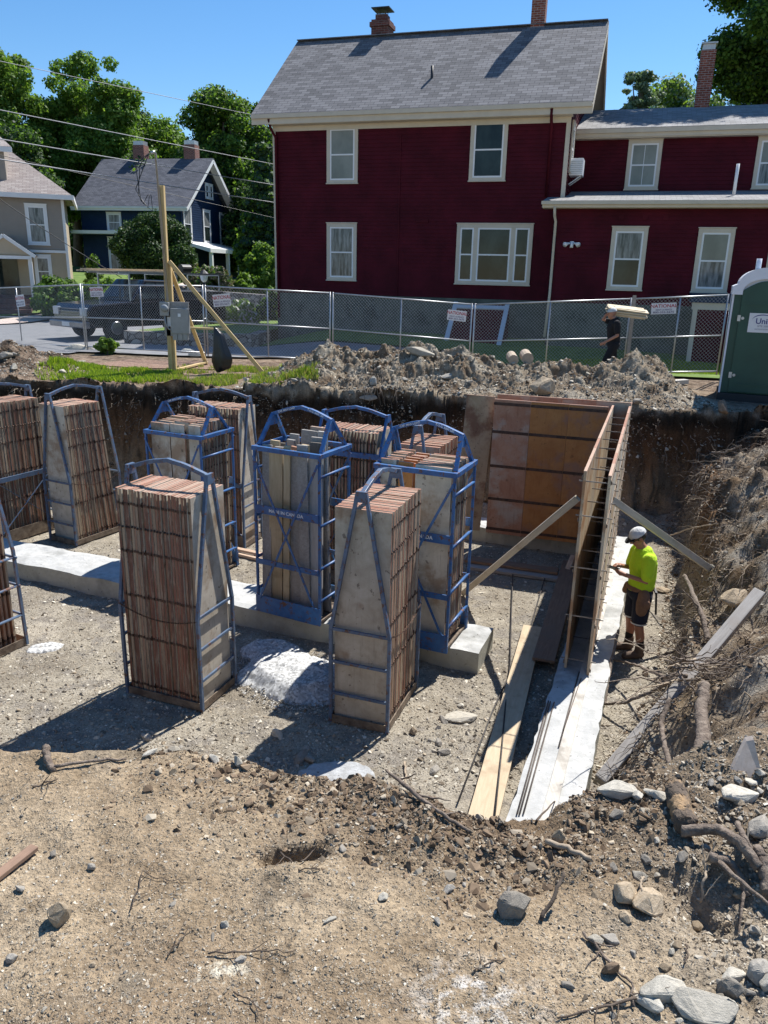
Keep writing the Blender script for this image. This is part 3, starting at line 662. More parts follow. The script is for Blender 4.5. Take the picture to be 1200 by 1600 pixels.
slab_strip('footing', (IA.x, IA.y), (IA.x-11*E1.x, IA.y-11*E1.y), .42, .36, -.06, .30, 'wide middle concrete footing that carries the two blue cage racks', seed=4)
# keyway strip of planks left in the footing, rods and red line
M_key = wood('keyway_wood', (.42, .38, .32, 1), (.58, .55, .49, 1), None, 1)
mb = MB(); mb.bar(FA+Vector((0.04, -.3, .312)), FA+E2*7.6+Vector((0.03, 0, .312)), .11, .02); tag(mb.build('keyway_board', M_key), 'narrow grey board set along the middle of the long footing', 'board')
M_rebar = basic('rebar', (.09, .075, .065, 1), (.16, .13, .11, 1), 30, .6, .6, .3, 200)
def rod(name, a, b, r, mat, label, cat='rod', n=6):
    return tag(MB().tube([a, b], r, n).build(name, mat, smooth=True), label, cat)
for i, (q0, q1, lab) in enumerate([((857, 1095), (808, 1272), 'leftmost of the thin steel bars lying on the long footing'), ((860, 1096), (812, 1272), 'second from left of the thin steel bars lying on the long footing'),
                                  ((866, 1097), (818, 1271), 'third from left of the thin steel bars lying on the long footing'), ((905, 1050), (873, 1167), 'right thin steel bar lying on the footing in the form wall shadow'), ((908, 1060), (880, 1143), 'short rightmost steel bar beside the red line on the footing')]):
    rod('steel_bar', atz(*q0, .318), atz(*q1, .318), .0075, M_rebar, lab, 'steel bar')
rod('chalk_line', atz(912, 1060, .306), atz(873, 1246, .308), .003, basic('red_string', (.6, .05, .04, 1)), 'thin red string line laid along the long footing', 'string')
M_wire = basic('black_wire', (.03, .028, .026, 1), (.07, .06, .055, 1), 30, .6, .3)
def rods(name, pix, r, label, cat):
    pts = [atz(x, y, z) for x, y, z in pix]; return tag(MB().tube(pts, r, 6).build(name, M_wire, smooth=True), label, cat)
rods('steel_rod', [(802, 880, .05), (799, 960, .04), (797, 1040, .05), (790, 1100, .12), (783, 1180, .14), (773, 1275, .16)], .008, 'bent dark rod lying across the pit floor and along the long plank', 'rod')
rods('steel_rod', [(852, 900, .05), (832, 970, .04), (800, 1045, .04), (770, 1110, .06), (716, 1252, .05)], .009, 'straight dark rod slanting across the pit floor left of the plank', 'rod')

# ------------------------------------------------------------------ loose lumber
M_pine = wood('new_pine', (.42, .32, .20, 1), (.54, .43, .29, 1), (.36, .27, .17, 1), 1)
M_oldply = wood('worn_brown_wood', (.16, .095, .06, 1), (.27, .18, .12, 1), (.2, .14, .1, 1), 1)
M_grey = wood('weathered_grey_wood', (.22, .2, .18, 1), (.38, .36, .33, 1), (.28, .25, .22, 1), 1)
M_pink = wood('stained_lumber', (.38, .25, .17, 1), (.56, .42, .3, 1), (.3, .2, .14, 1), 1)
def plank(name, a, b, w_, h_, mat, label, cat='plank', up=(0, 0, 1), bev=.004):
    a = Vector(a); b = Vector(b); d = b-a; L = d.length; mb = MB().box((0, 0, 0), (w_, L, h_)); o = mb.build(name, mat, bevel=bev)
    d.normalize(); t = d.cross(Vector(up)).normalized(); n = t.cross(d).normalized(); m = Matrix((t, d, n)).transposed().to_4x4(); m.translation = (a+b)/2; o.matrix_basis = m; return tag(o, label, cat)
plank('plank', atz(753, 1285, .11), atz(833, 980, .09), .27, .04, M_pine, 'long new yellow plank lying in the sun left of the long footing')
plank('plank', atz(849, 1032, .15), atz(893, 878, .12), .28, .035, M_oldply, 'dark brown plank overlapping the yellow plank in the wall shadow')
plank('plank', atz(728, 873, .10), atz(872, 893, .10), .22, .045, M_oldply, 'upper brown board stacked before the back footing')
plank('plank', atz(733, 883, .04), atz(893, 905, .04), .3, .05, M_grey, 'lower wide board stacked before the back footing')
plank('stud', atz(885, 895, .08), atz(896, 868, .34), .09, .04, M_pink, 'short reddish stud leaning on the back footing by the wall corner', 'stud')
for i, (a, b, lab) in enumerate([((155, 878), (240, 900), 'upper pair of pale sticks lying behind the near left rack'), ((158, 884), (240, 907), 'lower pale stick lying behind the near left rack'), ((362, 856), (440, 873), 'top pale stud on the floor behind the blue cage of loose boards'), ((362, 863), (440, 882), 'bottom pale stud on the floor behind the blue cage of loose boards'),
                                 ((362, 912), (425, 925), 'upper pale stud lying along the middle footing beside the cage'), ((362, 918), (425, 933), 'lower pale stud lying along the middle footing beside the cage')]):
    plank('stud', atz(*a, .05+.05*((i+1) % 2)), atz(*b, .05+.05*((i+1) % 2)), .09, .045, M_pink, lab, 'stud')
# braces of the formwork
M_brace = wood('brace_lumber', (.42, .36, .27, 1), (.56, .5, .4, 1), (.36, .3, .22, 1), 1)
br0 = atz(722, 928, 0.03); br1 = aty(903, 778, 9.05)
plank('wall_brace', br0, br1, .085, .04, M_brace, 'light timber brace leaning from the pit floor up to the inner form wall', 'brace', up=(0, -1, .4))
plank('wall_brace', aty(957, 781, 9.35), aty(1110, 889, 9.9), .09, .045, M_brace, 'light timber brace from the outer form wall down to the right bank', 'brace', up=(0, -1, .4))
plank('timber_post', aty(938, 1222, 6.28), aty(1186, 927, 8.0), .13, .13, M_grey, 'thick weathered grey square post leaning from the pit floor onto the bank', 'post', up=(.3, 0, 1), bev=.012)
M_ptri = wood('grey_plywood', (.42, .33, .26, 1), (.54, .45, .37, 1), None, 2)
yb_ = hit(1160, 1228).y+.02; t0 = aty(1128, 1236, yb_); t1 = aty(1196, 1236, yb_-.05); t2 = aty(1178, 1156, yb_+.12); t3 = aty(1166, 1158, yb_+.13)
tag(MB().prism([t0, t1, t2, t3], (0.0, .022, .01)).build('broken_board', M_ptri), 'triangular broken grey board standing up on the right rim', 'board')
plank('board', hit(2, 1398)+Vector((-.12, -.12, .03)), hit(55, 1330)+Vector((0, 0, .02)), .045, .022, wood('brown_board', (.2, .12, .08, 1), (.32, .21, .14, 1), None, 1), 'split brown weathered board lying at the left edge of the foreground', 'board')

# ------------------------------------------------------------------ form panels
def plymat(name, c1, c2, c3, spots=.6):
    b = NB(name); v = b.coord('Object', (1, 1, 1), True); f = b.noise(v, 3.2, 7, .7, .5); f2 = b.noise(v, 1.4, 5, .65)
    col = b.ramp(f, [(.33, c1), (.64, c2)]); col = b.mix(b.sst(.48, .62, f2), col, c3)
    sp = b.noise(v, 13, 3, .55); col = b.mix(b.math('MULTIPLY', b.sst(.64, .70, sp), spots), col, (.06, .035, .025, 1))
    st = b.noise(b.coord('Object', (9, 9, .8), True), 3, 5, .7); col = b.mix(b.math('MULTIPLY', b.sst(.52, .75, st), .45), col, tuple([x*.55 for x in c1[:3]]+[1]))
    oi = b.n('ShaderNodeObjectInfo'); k = b.ramp(oi.outputs['Random'], [(0, (.78, .74, .7)), (.5, (1, 1, 1)), (1, (1.12, 1.1, 1.05))]); col = b.mix(1, col, k, 'MULTIPLY')
    b.bump(b.noise(v, 40, 5, .7), .2, .006); return b.fin(col, .72, 0, .3)
M_plyg = plymat('cement_stained_ply', (.42, .37, .29, 1), (.60, .55, .46, 1), (.33, .24, .165, 1))
M_plyo = plymat('orange_ply', (.42, .17, .055, 1), (.55, .26, .09, 1), (.36, .19, .12, 1), .4)
M_plyr = plymat('reddish_ply', (.34, .15, .085, 1), (.44, .25, .16, 1), (.42, .33, .26, 1), .4)
def edgemat(name, pal):
    b = NB(name); oi = b.n('ShaderNodeObjectInfo'); r_ = b.n('ShaderNodeValToRGB'); r_.color_ramp.interpolation = 'CONSTANT'; e = r_.color_ramp.elements
    while len(e) < len(pal): e.new(.5)
    for i, c in enumerate(pal): e[i].position = i/len(pal); e[i].color = (*c, 1)
    b.l(oi.outputs['Random'], r_.inputs[0]); v = b.coord('Object', (8, 8, 1.2), True); f = b.noise(v, 4, 6, .7)
    col = b.mix(b.sst(.5, .68, f), r_.outputs[0], (.34, .27, .2, 1)); col = b.mix(b.sst(.56, .42, f), col, b.mix(.5, r_.outputs[0], (.12, .07, .05, 1))) if False else col
    f2 = b.noise(b.coord('Object', (5, 5, 2), True), 7, 5, .7); col = b.mix(b.math('MULTIPLY', b.sst(.58, .7, f2), .7), col, (.08, .05, .035, 1))
    b.bump(f, .3, .006); return b.fin(col, .8, 0, .25)
M_edge = edgemat('painted_panel_edge', [(.19, .085, .055), (.26, .13, .085), (.30, .215, .15), (.17, .085, .06), (.30, .18, .12), (.37, .28, .19), (.15, .085, .062), (.24, .11, .075)])
M_edget = edgemat('panel_top_edge', [(.36, .19, .13), (.42, .25, .18), (.32, .15, .10), (.44, .30, .22)])
M_steel = basic('rusty_steel', (.055, .035, .028, 1), (.12, .07, .05, 1), 12, .65, .55, .4, 90)
PT = .036
def panel_mesh(name, wd, ht, facemat, seed=0):
    """returns root mesh object + steel bar child (built once, copied afterwards)"""
    rs = random.Random(seed); mb = MB(); t = PT*.82; z0 = 0; z1 = ht
    # faces (0), long edges (1), top (2); slightly rough outline
    mb.mat(0).quad((-t/2, -wd/2, z0), (-t/2, wd/2, z0), (-t/2, wd/2, z1), (-t/2, -wd/2, z1)).quad((t/2, -wd/2, z0), (t/2, -wd/2, z1), (t/2, wd/2, z1), (t/2, wd/2, z0))
    mb.mat(1).quad((-t/2, -wd/2, z0), (-t/2, -wd/2, z1), (t/2, -wd/2, z1), (t/2, -wd/2, z0)).quad((-t/2, wd/2, z0), (t/2, wd/2, z0), (t/2, wd/2, z1), (-t/2, wd/2, z1))
    mb.mat(2).quad((-t/2, -wd/2, z1), (-t/2, wd/2, z1), (t/2, wd/2, z1), (t/2, -wd/2, z1)).quad((-t/2, -wd/2, z0), (t/2, -wd/2, z0), (t/2, wd/2, z0), (-t/2, wd/2, z0))
    o = mb.build(name, [facemat, M_edge, M_edget], normals=False)
    for q in range(2):
        pass
    sb = MB(); 
    for zz in (.12, .72, 1.22, 1.74, 2.28):
        if zz < ht-.05:
            sb.box((t/2+.006, 0, zz), (.012, wd-.02, .055))
            for s_ in (-1, 1):
                sb.box((t*.25, s_*(wd/2+.002), zz), (t*.9, .010, .026))
        if zz < ht-.35 and rs.random() < .3:
            for s_ in (-1, 1): sb.tube([(0, s_*(wd/2-.002), zz+.27+.03*rs.random()), (0, s_*(wd/2+.012), zz+.27)], .012, 6)
    sb.build('hardware', M_steel, o)
    return o
_proto = {}
def panel(wd, ht, fm, M4, label, group, cat='form panel'):
    k = (round(wd, 2), round(ht, 2), fm.name)
    if k not in _proto:
        o = panel_mesh('form_panel', wd, ht, fm, len(_proto)); _proto[k] = o
    else: o = copy_tree(_proto[k])
    o.matrix_basis = M4; tag(o, label, cat, group); return o

# ------------------------------------------------------------------ racks
def bluemat(name, c1, c2):
    b = NB(name); v = b.coord('Object', (1, 1, 1), True); f = b.noise(v, 5, 6, .7); col = b.ramp(f, [(.35, c1), (.6, c2)])
    r_ = b.noise(v, 13, 6, .75); rm = b.sst(.53, .62, r_); col = b.mix(rm, col, (.13, .06, .035, 1)); b.bump(r_, .2, .004)
    return b.fin(col, b.math('MULTIPLY_ADD', rm, .3, .45), 0, .5)
M_blue = bluemat('blue_rack_paint', (.018, .075, .22, 1), (.04, .135, .33, 1)); M_blued = bluemat('faded_blue_paint', (.05, .085, .15, 1), (.10, .15, .23, 1)); M_rustw = basic('rusty_base', (.10, .07, .05, 1), (.24, .19, .14, 1), 9, .8, .2, .4, 60)
M_white = basic('white_lettering', (.75, .78, .8, 1), None, 4, .6, 0, 0)
def text(s, size, M4, mat, parent, name='lettering', ext=.001, align='CENTER', sx=1.0):
    cu = bpy.data.curves.new(name, 'FONT'); cu.body = s; cu.size = size; cu.extrude = ext; cu.align_x = align; cu.align_y = 'CENTER'; cu.offset = size*.018; cu.materials.append(mat); cu.resolution_u = 3
    o = bpy.data.objects.new(name, cu); C.objects.link(o)
    me = bpy.data.meshes.new_from_object(o); bpy.data.objects.remove(o); me.name = name; o = bpy.data.objects.new(name, me); C.objects.link(o)
    if parent is not None: o.parent = parent
    o.matrix_basis = M4 @ Matrix.Diagonal((sx, 1, 1, 1)); return o
def frame_m4(origin, xdir, zdir):
    x = Vector(xdir).normalized(); z = Vector(zdir).normalized(); y = z.cross(x).normalized(); m = Matrix((x, y, z)).transposed().to_4x4(); m.translation = Vector(origin); return m
def arch(mb, L, za, rise, y=0, w_=.075, t_=.014):
    pts = []; hl = L/2
    for i in range(13):
        u = -1+2*i/12; zz = za + rise*(1-abs(u))*1.0; k = math.exp(-(u/.28)**2)*rise*.22; zz = zz-k; pts.append(Vector((u*hl, y, zz)))
    for i in range(12):
        a, b = pts[i], pts[i+1]; d = (b-a).normalized()*.004
        mb.bar(a-d, b+d, .05, .045)
    return pts
def chain(mb, a, b, sag, n=34):
    a = Vector(a); b = Vector(b)
    for i in range(n):
        u0 = i/n; u1 = (i+1.25)/n; p0 = a.lerp(b, u0)+Vector((0, 0, -sag*4*u0*(1-u0))); p1 = a.lerp(b, min(u1, 1))+Vector((0, 0, -sag*4*min(u1, 1)*(1-min(u1, 1))))
        d = (p1-p0).normalized(); t = Vector((0, 1, 0)) if i % 2 else Vector((0, 0, 1)); t = (t-d*t.dot(d)).normalized(); mb.bar(p0+t*.006, p1+t*.006, .005); mb.bar(p0-t*.006, p1-t*.006, .005)
def aframe_rack(label, group, c, rz, L=1.02, W=.66, brace=False, blue=None, bars=(.36, .74, 1.12), knee=1.12, ha=2.66, rise=.15):
    blue = blue or M_blued; r_ = empty('panel_rack', c, rz, label, 'rack', group)
    b = MB(); hl, hw = L/2, W/2
    for s in (-1, 1): b.bb(-hl, hl, s*hw-.006, s*hw+.006, 0, .09); b.bb(-hl, hl, s*hw-.05 if s > 0 else s*hw, s*hw if s > 0 else s*hw+.05, 0, .012); b.bb(s*hl-.006, s*hl+.006, -hw, hw, 0, .09)
    b.build('base_frame', M_rustw, r_)
    for s in (-1, 1):
        b = MB()
        for t in (-1, 1):
            b.bar((s*hl, t*hw, 0), (s*hl, t*hw, knee), .035); b.bar((s*hl, t*hw, knee-.01), (s*hl, t*.045, ha+.02), .035)
        b.bb(s*hl-.02, s*hl+.02, -.06, .06, ha-.07, ha+.04); b.build('end_frame', blue, r_)
        for z in bars: b = MB(); b.bar((s*hl, -hw, z), (s*hl, hw, z), .022, .03); b.build('rail', blue, r_)
    b = MB(); pts = arch(b, L+.02, ha, rise); b.build('lifting_arch', blue, r_, bevel=.004)
    if brace:
        for t in (-1,):
            b = MB(); b.bb(-hl, hl, t*hw-.02, t*hw+.01, knee-.02, knee+.06); b.build('side_rail', blue, r_)
            b = MB(); b.bar((-hl, t*(hw+.014), knee), (hl, t*(hw+.014), .2), .006, .03, up=(0, 1, 0)); b.bar((hl, t*(hw+.022), knee), (-hl, t*(hw+.022), .2), .006, .03, up=(0, 1, 0)); b.build('cross_brace', blue, r_)
            b = MB(); b.bb(-hl, hl, t*(hw+.008)-.004, t*(hw+.008)+.004, 0, .22); b.build('toe_plate', M_rustw, r_)
    else:
        for t in (-1, 1): b = MB(); chain(b, (-hl, t*(hw+.02), knee+.02), (hl, t*(hw+.02), knee-.02), .10); b.build('chain', M_steel, r_)
    return r_
def fill_stack(c, rz, n, label, group, L=1.0, wd=.61, ht=2.44, z0=.02, fm=None, tilt=None, jit=.012, end=None):
    base = Matrix.Translation(Vector(c)) @ Matrix.Rotation(rz, 4, 'Z'); p = L/n
    for i in range(n):
        x = -L/2+p*(i+.5)+random.uniform(-.0035, .0035); ti = tilt(i/(n-1)) if tilt else random.uniform(-.002, .002)
        m = base @ Matrix.Translation((x+random.uniform(-.002, .002), random.uniform(-jit, jit), z0+random.choice((0, 0, .004, .01)))) @ Matrix.Rotation(ti, 4, 'Y')
        if i >= n/2: m = m @ Matrix.Rotation(math.pi, 4, 'Z')
        panel(wd, ht, fm or M_plyg, m, end[1] if end and i == end[0] % n else label, group)
A1 = math.atan2(E1.y, E1.x); A2 = math.atan2(E2.y, E2.x)
GRP = 'wheelless steel racks of form panels'
GRP = 'steel racks holding form panels'
# near left
def mid(*ps): return sum((Vector((p[0], p[1], 0)) for p in ps), Vector())/len(ps)
cA = Vector((-2.33, 8.02, 0.03)); rA = A1+.0
aframe_rack('blue arched rack nearest at left, panel edges facing us behind a slack chain', GRP, cA, rA, L=1.02, W=.68, ha=2.62, rise=.17)
fill_stack(cA, rA, 23, 'red edged plywood form panel packed in the near left rack', 'panels in the near left rack', L=.95, end=(-1, 'rightmost panel of the near left rack, its broad pale face showing'))
# near middle
cB = Vector((-.05, 7.77, 0.03)); rB = A2+.03
aframe_rack('blue arched rack nearest at middle, stained plywood face towards us', GRP, cB, rB, L=1.04, W=.66, ha=2.62, rise=.17)
fill_stack(cB, rB, 21, 'red edged plywood form panel packed in the near middle rack', 'panels in the near middle rack', L=.97, end=(0, 'front panel of the near middle rack, its broad stained face towards us'))
# far left pair
cI = Vector((-6.72, 13.35, 0.03)); aframe_rack('leftmost rack of the far left pair with a blue cross braced side', GRP, cI, A2-.12, L=1.08, W=.66, brace=True, ha=2.62)
fill_stack(cI, A2-.12, 20, 'brown edged form panel packed in the leftmost far rack', 'panels in the leftmost far rack', L=1.0, end=(0, 'front panel of the leftmost far rack, its tan face towards us'))
cJ = Vector((-5.45, 13.38, 0.03)); aframe_rack('right rack of the far left pair, its panels leaning loose', GRP, cJ, A2-.12, L=1.10, W=.66, ha=2.62)
fill_stack(cJ+Vector((0, 0, 0)), A2-.12, 17, 'brown edged form panel leaning loose in the right far left rack', 'panels in the right rack of the far left pair', L=.98, tilt=lambda u: -.02-.085*max(0, u-.15), end=(0, 'front panel of the far rack with leaning panels, its tan face towards us'))
cF = Vector((-2.86, 13.3, 0.03)); aframe_rack('rack at the back between the blue cage and the dirt wall, arch above tight panels', GRP, cF, A1+.05, L=1.06, W=.66, brace=True, ha=2.62)
fill_stack(cF, A1+.05, 20, 'red edged form panel packed in the back rack by the dirt wall', 'panels in the back rack by the dirt wall', L=.98, end=(-1, 'rightmost panel of the back rack by the dirt wall, pale face showing'))
cG = Vector((-.46, 11.55, 0.03)); aframe_rack('rack between the two blue cages, seen behind them with a bright blue arch', GRP, cG, A1, L=1.05, W=.66, blue=M_blue, brace=True, ha=2.66, knee=2.1)
fill_stack(cG, A1, 18, 'red edged form panel packed in the rack between the two cages', 'panels in the rack between the cages', L=.97, end=(-1, 'rightmost panel of the rack between the cages, its face half shaded'))
cH = Vector((.62, 10.75, 0.03)); aframe_rack('rack mostly hidden behind the right cage, grey end of its arch showing', GRP, cH, A2, L=1.02, W=.62, blue=M_blued, ha=2.72)
fill_stack(cH, A2, 14, 'reddish form panel in the rack hidden behind the right cage', 'panels in the rack behind the right cage', L=.95, wd=.58, fm=M_plyr)
# left edge rack: steel ladder rails in front of a reddish panel
pK = Vector((-5.13, 8.72, 0.03)); r_ = empty('panel_rack', pK, A2-.1, 'rack cut off by the left picture edge with pale blue tube rungs', 'rack', GRP)
b = MB(); hl, hw = .5, .33
for s in (-1, 1): b.bb(-hl, hl, s*hw-.006, s*hw+.006, 0, .10); b.bb(s*hl-.006, s*hl+.006, -hw, hw, 0, .10)
b.build('base_frame', M_rustw, r_)
for s in (-1, 1):
    for t in (-1, 1): b = MB(); b.bar((s*hl, t*hw, 0), (s*hl, t*hw*.86, 1.3), .035); b.bar((s*hl, t*hw*.86, 1.29), (s*hl*.9, t*.04, 2.6), .035); b.build('post', M_blued, r_)
    for z in (.42, .82, 1.2): b = MB(); b.tube([(s*hl, -hw, z), (s*hl, hw, z)], .018, 8); b.build('rung', M_blued, r_, smooth=True)
for t in (-1, 1):
    for z in (.42, .82, 1.2): b = MB(); b.tube([(-hl, t*hw*(1-.14*z/1.3), z), (hl, t*hw*(1-.14*z/1.3), z)], .018, 8); b.build('rung', M_blued, r_, smooth=True)
b = MB(); arch(b, .95, 2.6, .15); b.build('lifting_arch', M_blued, r_)
fill_stack(pK, A2-.1, 12, 'reddish plywood form panel in the rack at the left picture edge', 'panels in the rack at the left picture edge', L=.85, wd=.52, fm=M_plyr)

def cage(label, c, rz, L=1.06, W=.84, ht=2.28, blue=None, words=True):
    blue = blue or M_blue; r_ = empty('cage_rack', c, rz, label, 'rack', 'blue steel cage racks'); hl, hw = L/2, W/2
    for s in (-1, 1):
        for t in (-1, 1):
            b = MB(); b.bar((s*hl, t*hw, 0), (s*hl, t*hw, ht), .032); b.build('post', blue, r_, bevel=.004)
    b = MB()
    for t in (-1, 1): b.bb(-hl-.03, hl+.03, t*hw-.026, t*hw+.026, ht, ht+.06)
    for s in (-1, 1): b.bb(s*hl-.03, s*hl+.03, -hw+.03, hw-.03, ht+.001, ht+.059)
    b.build('top_frame', blue, r_, bevel=.004)
    for t in (-1, 1):
        b = MB(); b.bb(-hl, hl, t*(hw+.02)-.008, t*(hw+.02)+.008, 1.41, 1.52); m_ = b.build('name_rail', blue, r_)
        if words: text('MADE IN CANADA', .062, frame_m4((0, t*(hw+.0295), 1.465), (-t, 0, 0) if t > 0 else (1, 0, 0), (0, t, 0)), M_white, m_)
        b = MB(); b.bb(-hl, hl, t*(hw+.02)-.008, t*(hw+.02)+.008, .70, .77); b.build('rail', blue, r_)
        b = MB(); b.bb(-hl-.02, hl+.02, t*(hw+.025)-.006, t*(hw+.025)+.006, 0, .24); b.build('toe_plate', blue, r_)
        b = MB(); b.bar((-hl, t*(hw+.032), ht*.97), (hl*.9, t*(hw+.032), .2), .03, .008, up=(0, 1, 0)); b.bar((hl, t*(hw+.041), ht*.97), (-hl*.9, t*(hw+.041), .2), .03, .008, up=(0, 1, 0)); b.build('cross_brace', blue, r_)
    for s in (-1, 1):
        for z in (.33, .78, 1.36, 2.0): b = MB(); b.tube([(s*hl, -hw, z), (s*hl, hw, z)], .019, 8); b.build('side_rung', blue, r_, smooth=True)
        b = MB()
        for t in (-1, 1): b.bar((s*(hl-.02), t*hw*.8, ht+.06), (s*(hl-.06), t*.03, ht+.42), .05, .035)
        b.prism([(s*(hl-.05)-.012, -.1, ht+.28), (s*(hl-.05)-.012, .1, ht+.28), (s*(hl-.05)-.012, .035, ht+.44), (s*(hl-.05)-.012, -.035, ht+.44)], (.02, 0, 0)); b.build('end_leg', blue, r_)
    b = MB(); b.bb(-hl, hl, -hw, hw, .02, .05); b.build('floor_plate', M_rustw, r_)
    b = MB(); pts = arch(b, L-.10, ht+.42, .16, w_=.07); ar = b.build('lifting_arch', blue, r_, bevel=.004)
    if words:
        for side in (-1, 1):
            for (i0, s_) in ((3, 'CAP. MAX LOAD' if side < 0 else 'T.O.G.'), (9, 'T.O.G. 5000 LBS' if side < 0 else 'CAP. MAX')):
                a, b2 = pts[i0-1], pts[i0+1]; d = (b2-a).normalized(); 
                if side > 0: d = -d
                text(s_, .036, frame_m4((a+b2)/2+Vector((0, side*.0265, 0)), d, (0, side, 0)), M_white, ar)
    return r_
def fill_cage(c, rz, cols, n, y0, y1, label, group, z0=.06):
    base = Matrix.Translation(Vector(c)) @ Matrix.Rotation(rz, 4, 'Z')
    for (xa, xb, fm, ht, nn) in cols:
        wd = round(xb-xa-.015, 2); p = (y1-y0)/nn
        for i in range(nn):
            y = y0+p*(i+.5); m = base @ Matrix.Translation(((xa+xb)/2+random.uniform(-.006, .006), y, z0+random.uniform(-.012, .02))) @ Matrix.Rotation(math.pi/2, 4, 'Z') @ Matrix.Rotation(random.uniform(-.006, .006), 4, 'Y')
            panel(wd, ht, fm, m, label, group)
# right cage D on the middle footing
cD = Vector((.50, 9.06, .305)); aD = A1-.04
cage('bright blue cage rack at the right end of the middle footing, full of wide panels', cD, aD, L=.99, W=.76, ht=2.22)
fill_cage(cD, aD, [(-.47, -.25, M_plyg, 2.26, 8), (-.25, -.05, M_plyo, 2.24, 8), (-.02, .44, M_plyg, 2.25, 12)], 11, -.33, .33, 'form panel standing in the right blue cage on the footing', 'panels in the right cage')
# back left cage E
cE = Vector((-3.08, 11.85, .02)); aE = A1-.06
cage('blue cage rack behind the near left rack with three columns of panels', cE, aE, L=1.04, W=.8, ht=2.28)
fill_cage(cE, aE, [(-.49, -.11, M_plyg, 2.4, 8), (-.11, .18, M_plyg, 2.4, 8), (.24, .48, M_plyg, 2.42, 10)], 9, -.35, .35, 'form panel standing in the back left blue cage', 'panels in the back left cage')
# middle cage C with loose lumber
cC = Vector((-1.08, 9.75, .305)); aC = A1-.10
cage('blue cage rack in the middle of the pit stuffed with loose grey boards', cC, aC, L=.98, W=.74, ht=2.24)
woods = [M_grey, M_grey, wood('dark_board', (.1, .085, .07, 1), (.17, .15, .13, 1), None, 2), wood('yellow_board', (.4, .3, .17, 1), (.52, .42, .27, 1), None, 2), wood('bleached_board', (.36, .34, .31, 1), (.5, .48, .45, 1), None, 2), M_plyr]
baseC = Matrix.Translation(cC) @ Matrix.Rotation(aC, 4, 'Z'); rc = random.Random(4)
for i in range(26):
    x = -.40+.80*((i*0.382) % 1); y = -.29+.56*(i/25)**1.2; wd = rc.choice((.09, .14, .19, .23)); ht = rc.uniform(2.15, 2.46); mt = woods[(i*3+i//4) % 6]
    if i in (3, 8): mt = woods[3]; 
    o = MB().box((0, 0, ht/2), (wd, .04, ht)).build('loose_board', mt, bevel=.004)
    o.matrix_basis = baseC @ Matrix.Translation((x, y, .06)) @ Matrix.Rotation(rc.uniform(-.035, .035), 4, 'Y') @ Matrix.Rotation(rc.uniform(-.25, .25), 4, 'Z') @ Matrix.Rotation(rc.uniform(-.02, .02), 4, 'X')
    tag(o, 'weathered loose board standing in the middle blue cage', 'board', 'loose boards in the middle cage')

# ------------------------------------------------------------------ formwork walls
M_steelt = basic('dusty_steel', (.16, .12, .09, 1), (.26, .2, .15, 1), 12, .7, .3, .3, 90)
M_plyp = plymat('pale_streaked_ply', (.40, .32, .21, 1), (.52, .45, .34, 1), (.34, .20, .11, 1), .4)
def form_wall(name, label, a, b, n, z0, ht, mats, side, flip=False):
    a = Vector(a); b = Vector(b); d = (b-a).normalized(); L = (b-a).length; r_ = empty(name, (a.x, a.y, z0), math.atan2(d.y, d.x), label, 'formwork'); p = L/n
    for i in range(n):
        mt = mats[i % len(mats)]; mb = MB(); x0 = i*p+.002; x1 = (i+1)*p-.002; t = .03
        mb.mat(0).bb(x0, x1, -t/2, t/2, .0, ht-.012); mb.mat(1).bb(x0, x1, -t/2-.002, t/2+.002, ht-.012, ht+random.uniform(0, .006)); f_ = mb.build('form_panel', [mt, M_edget], r_)
        for zz in (.06, .62, 1.22, 1.83, 2.32):
            mb = MB(); mb.bb(x0+.01, x1-.01, side*(t/2), side*(t/2+.006), zz, zz+.05); mb.bb(x0-.006, x0+.014, side*(t/2+.006), side*(t/2+.016), zz+.005, zz+.045)
            mb.build('steel_crossbar', M_steel if side < 0 and n < 4 else M_steelt, f_)
    return r_
WI0 = Vector((2.20, 8.20, 0)); WI1 = Vector((3.86, 13.02, 0)); dW = (WI1-WI0).normalized(); nW = Vector((dW.y, -dW.x, 0))
form_wall('form_wall', 'inner of the two parallel plywood form walls on the long footing', WI0, WI1, 8, .302, 2.42, [M_plyp, M_plyp, M_plyg, M_plyp], 1)
WO0 = WI0+nW*.27+dW*-.12; WO1 = WO0+dW*5.45
ow = form_wall('form_wall', 'outer of the two parallel plywood form walls, nearest the worker in yellow', WO0, WO1, 9, .302, 2.42, [M_plyp, M_plyg, M_plyp], -1)
# steel ties between the walls
M_tie = basic('tie_steel', (.3, .29, .28, 1), (.2, .18, .17, 1), 20, .5, .6)
for i in range(9):
    for zz in (.12, .68, 1.28, 1.9, 2.3):
        p = WI0+dW*(.03+.62*i); q = p+nW*.27
        if (q-WO0).dot(dW) > 0: tm = MB(); tm.bar((p.x-nW.x*.06, p.y-nW.y*.06, .302+zz), (q.x+nW.x*.07, q.y+nW.y*.07, .302+zz), .005, .014); tm.build('form_tie', M_tie, ow, world=True)
BW0 = Vector((1.86, 13.22, 0)); BW1 = BW0 + Vector((1.9*.95, -1.9*.31, 0)); dB = (BW1-BW0).normalized(); nB = Vector((dB.y, -dB.x, 0))
form_wall('form_wall', 'orange brown plywood form wall facing us at the far corner of the pit', BW0, BW1, 3, .302, 2.42, [M_plyr, M_plyo, M_plyo], -1)
form_wall('form_wall', 'rear twin of the orange brown form wall, its top edge just showing', BW0-nB*.26, BW1-nB*.26+dB*.35, 4, .302, 2.47, [M_plyr], 1)
m = Matrix.Translation((1.50, 13.28, .32)) @ Matrix.Rotation(math.atan2(dB.y, dB.x)+math.pi/2+.35, 4, 'Z') @ Matrix.Rotation(.03, 4, 'Y') @ Matrix.Rotation(.062, 4, 'X')
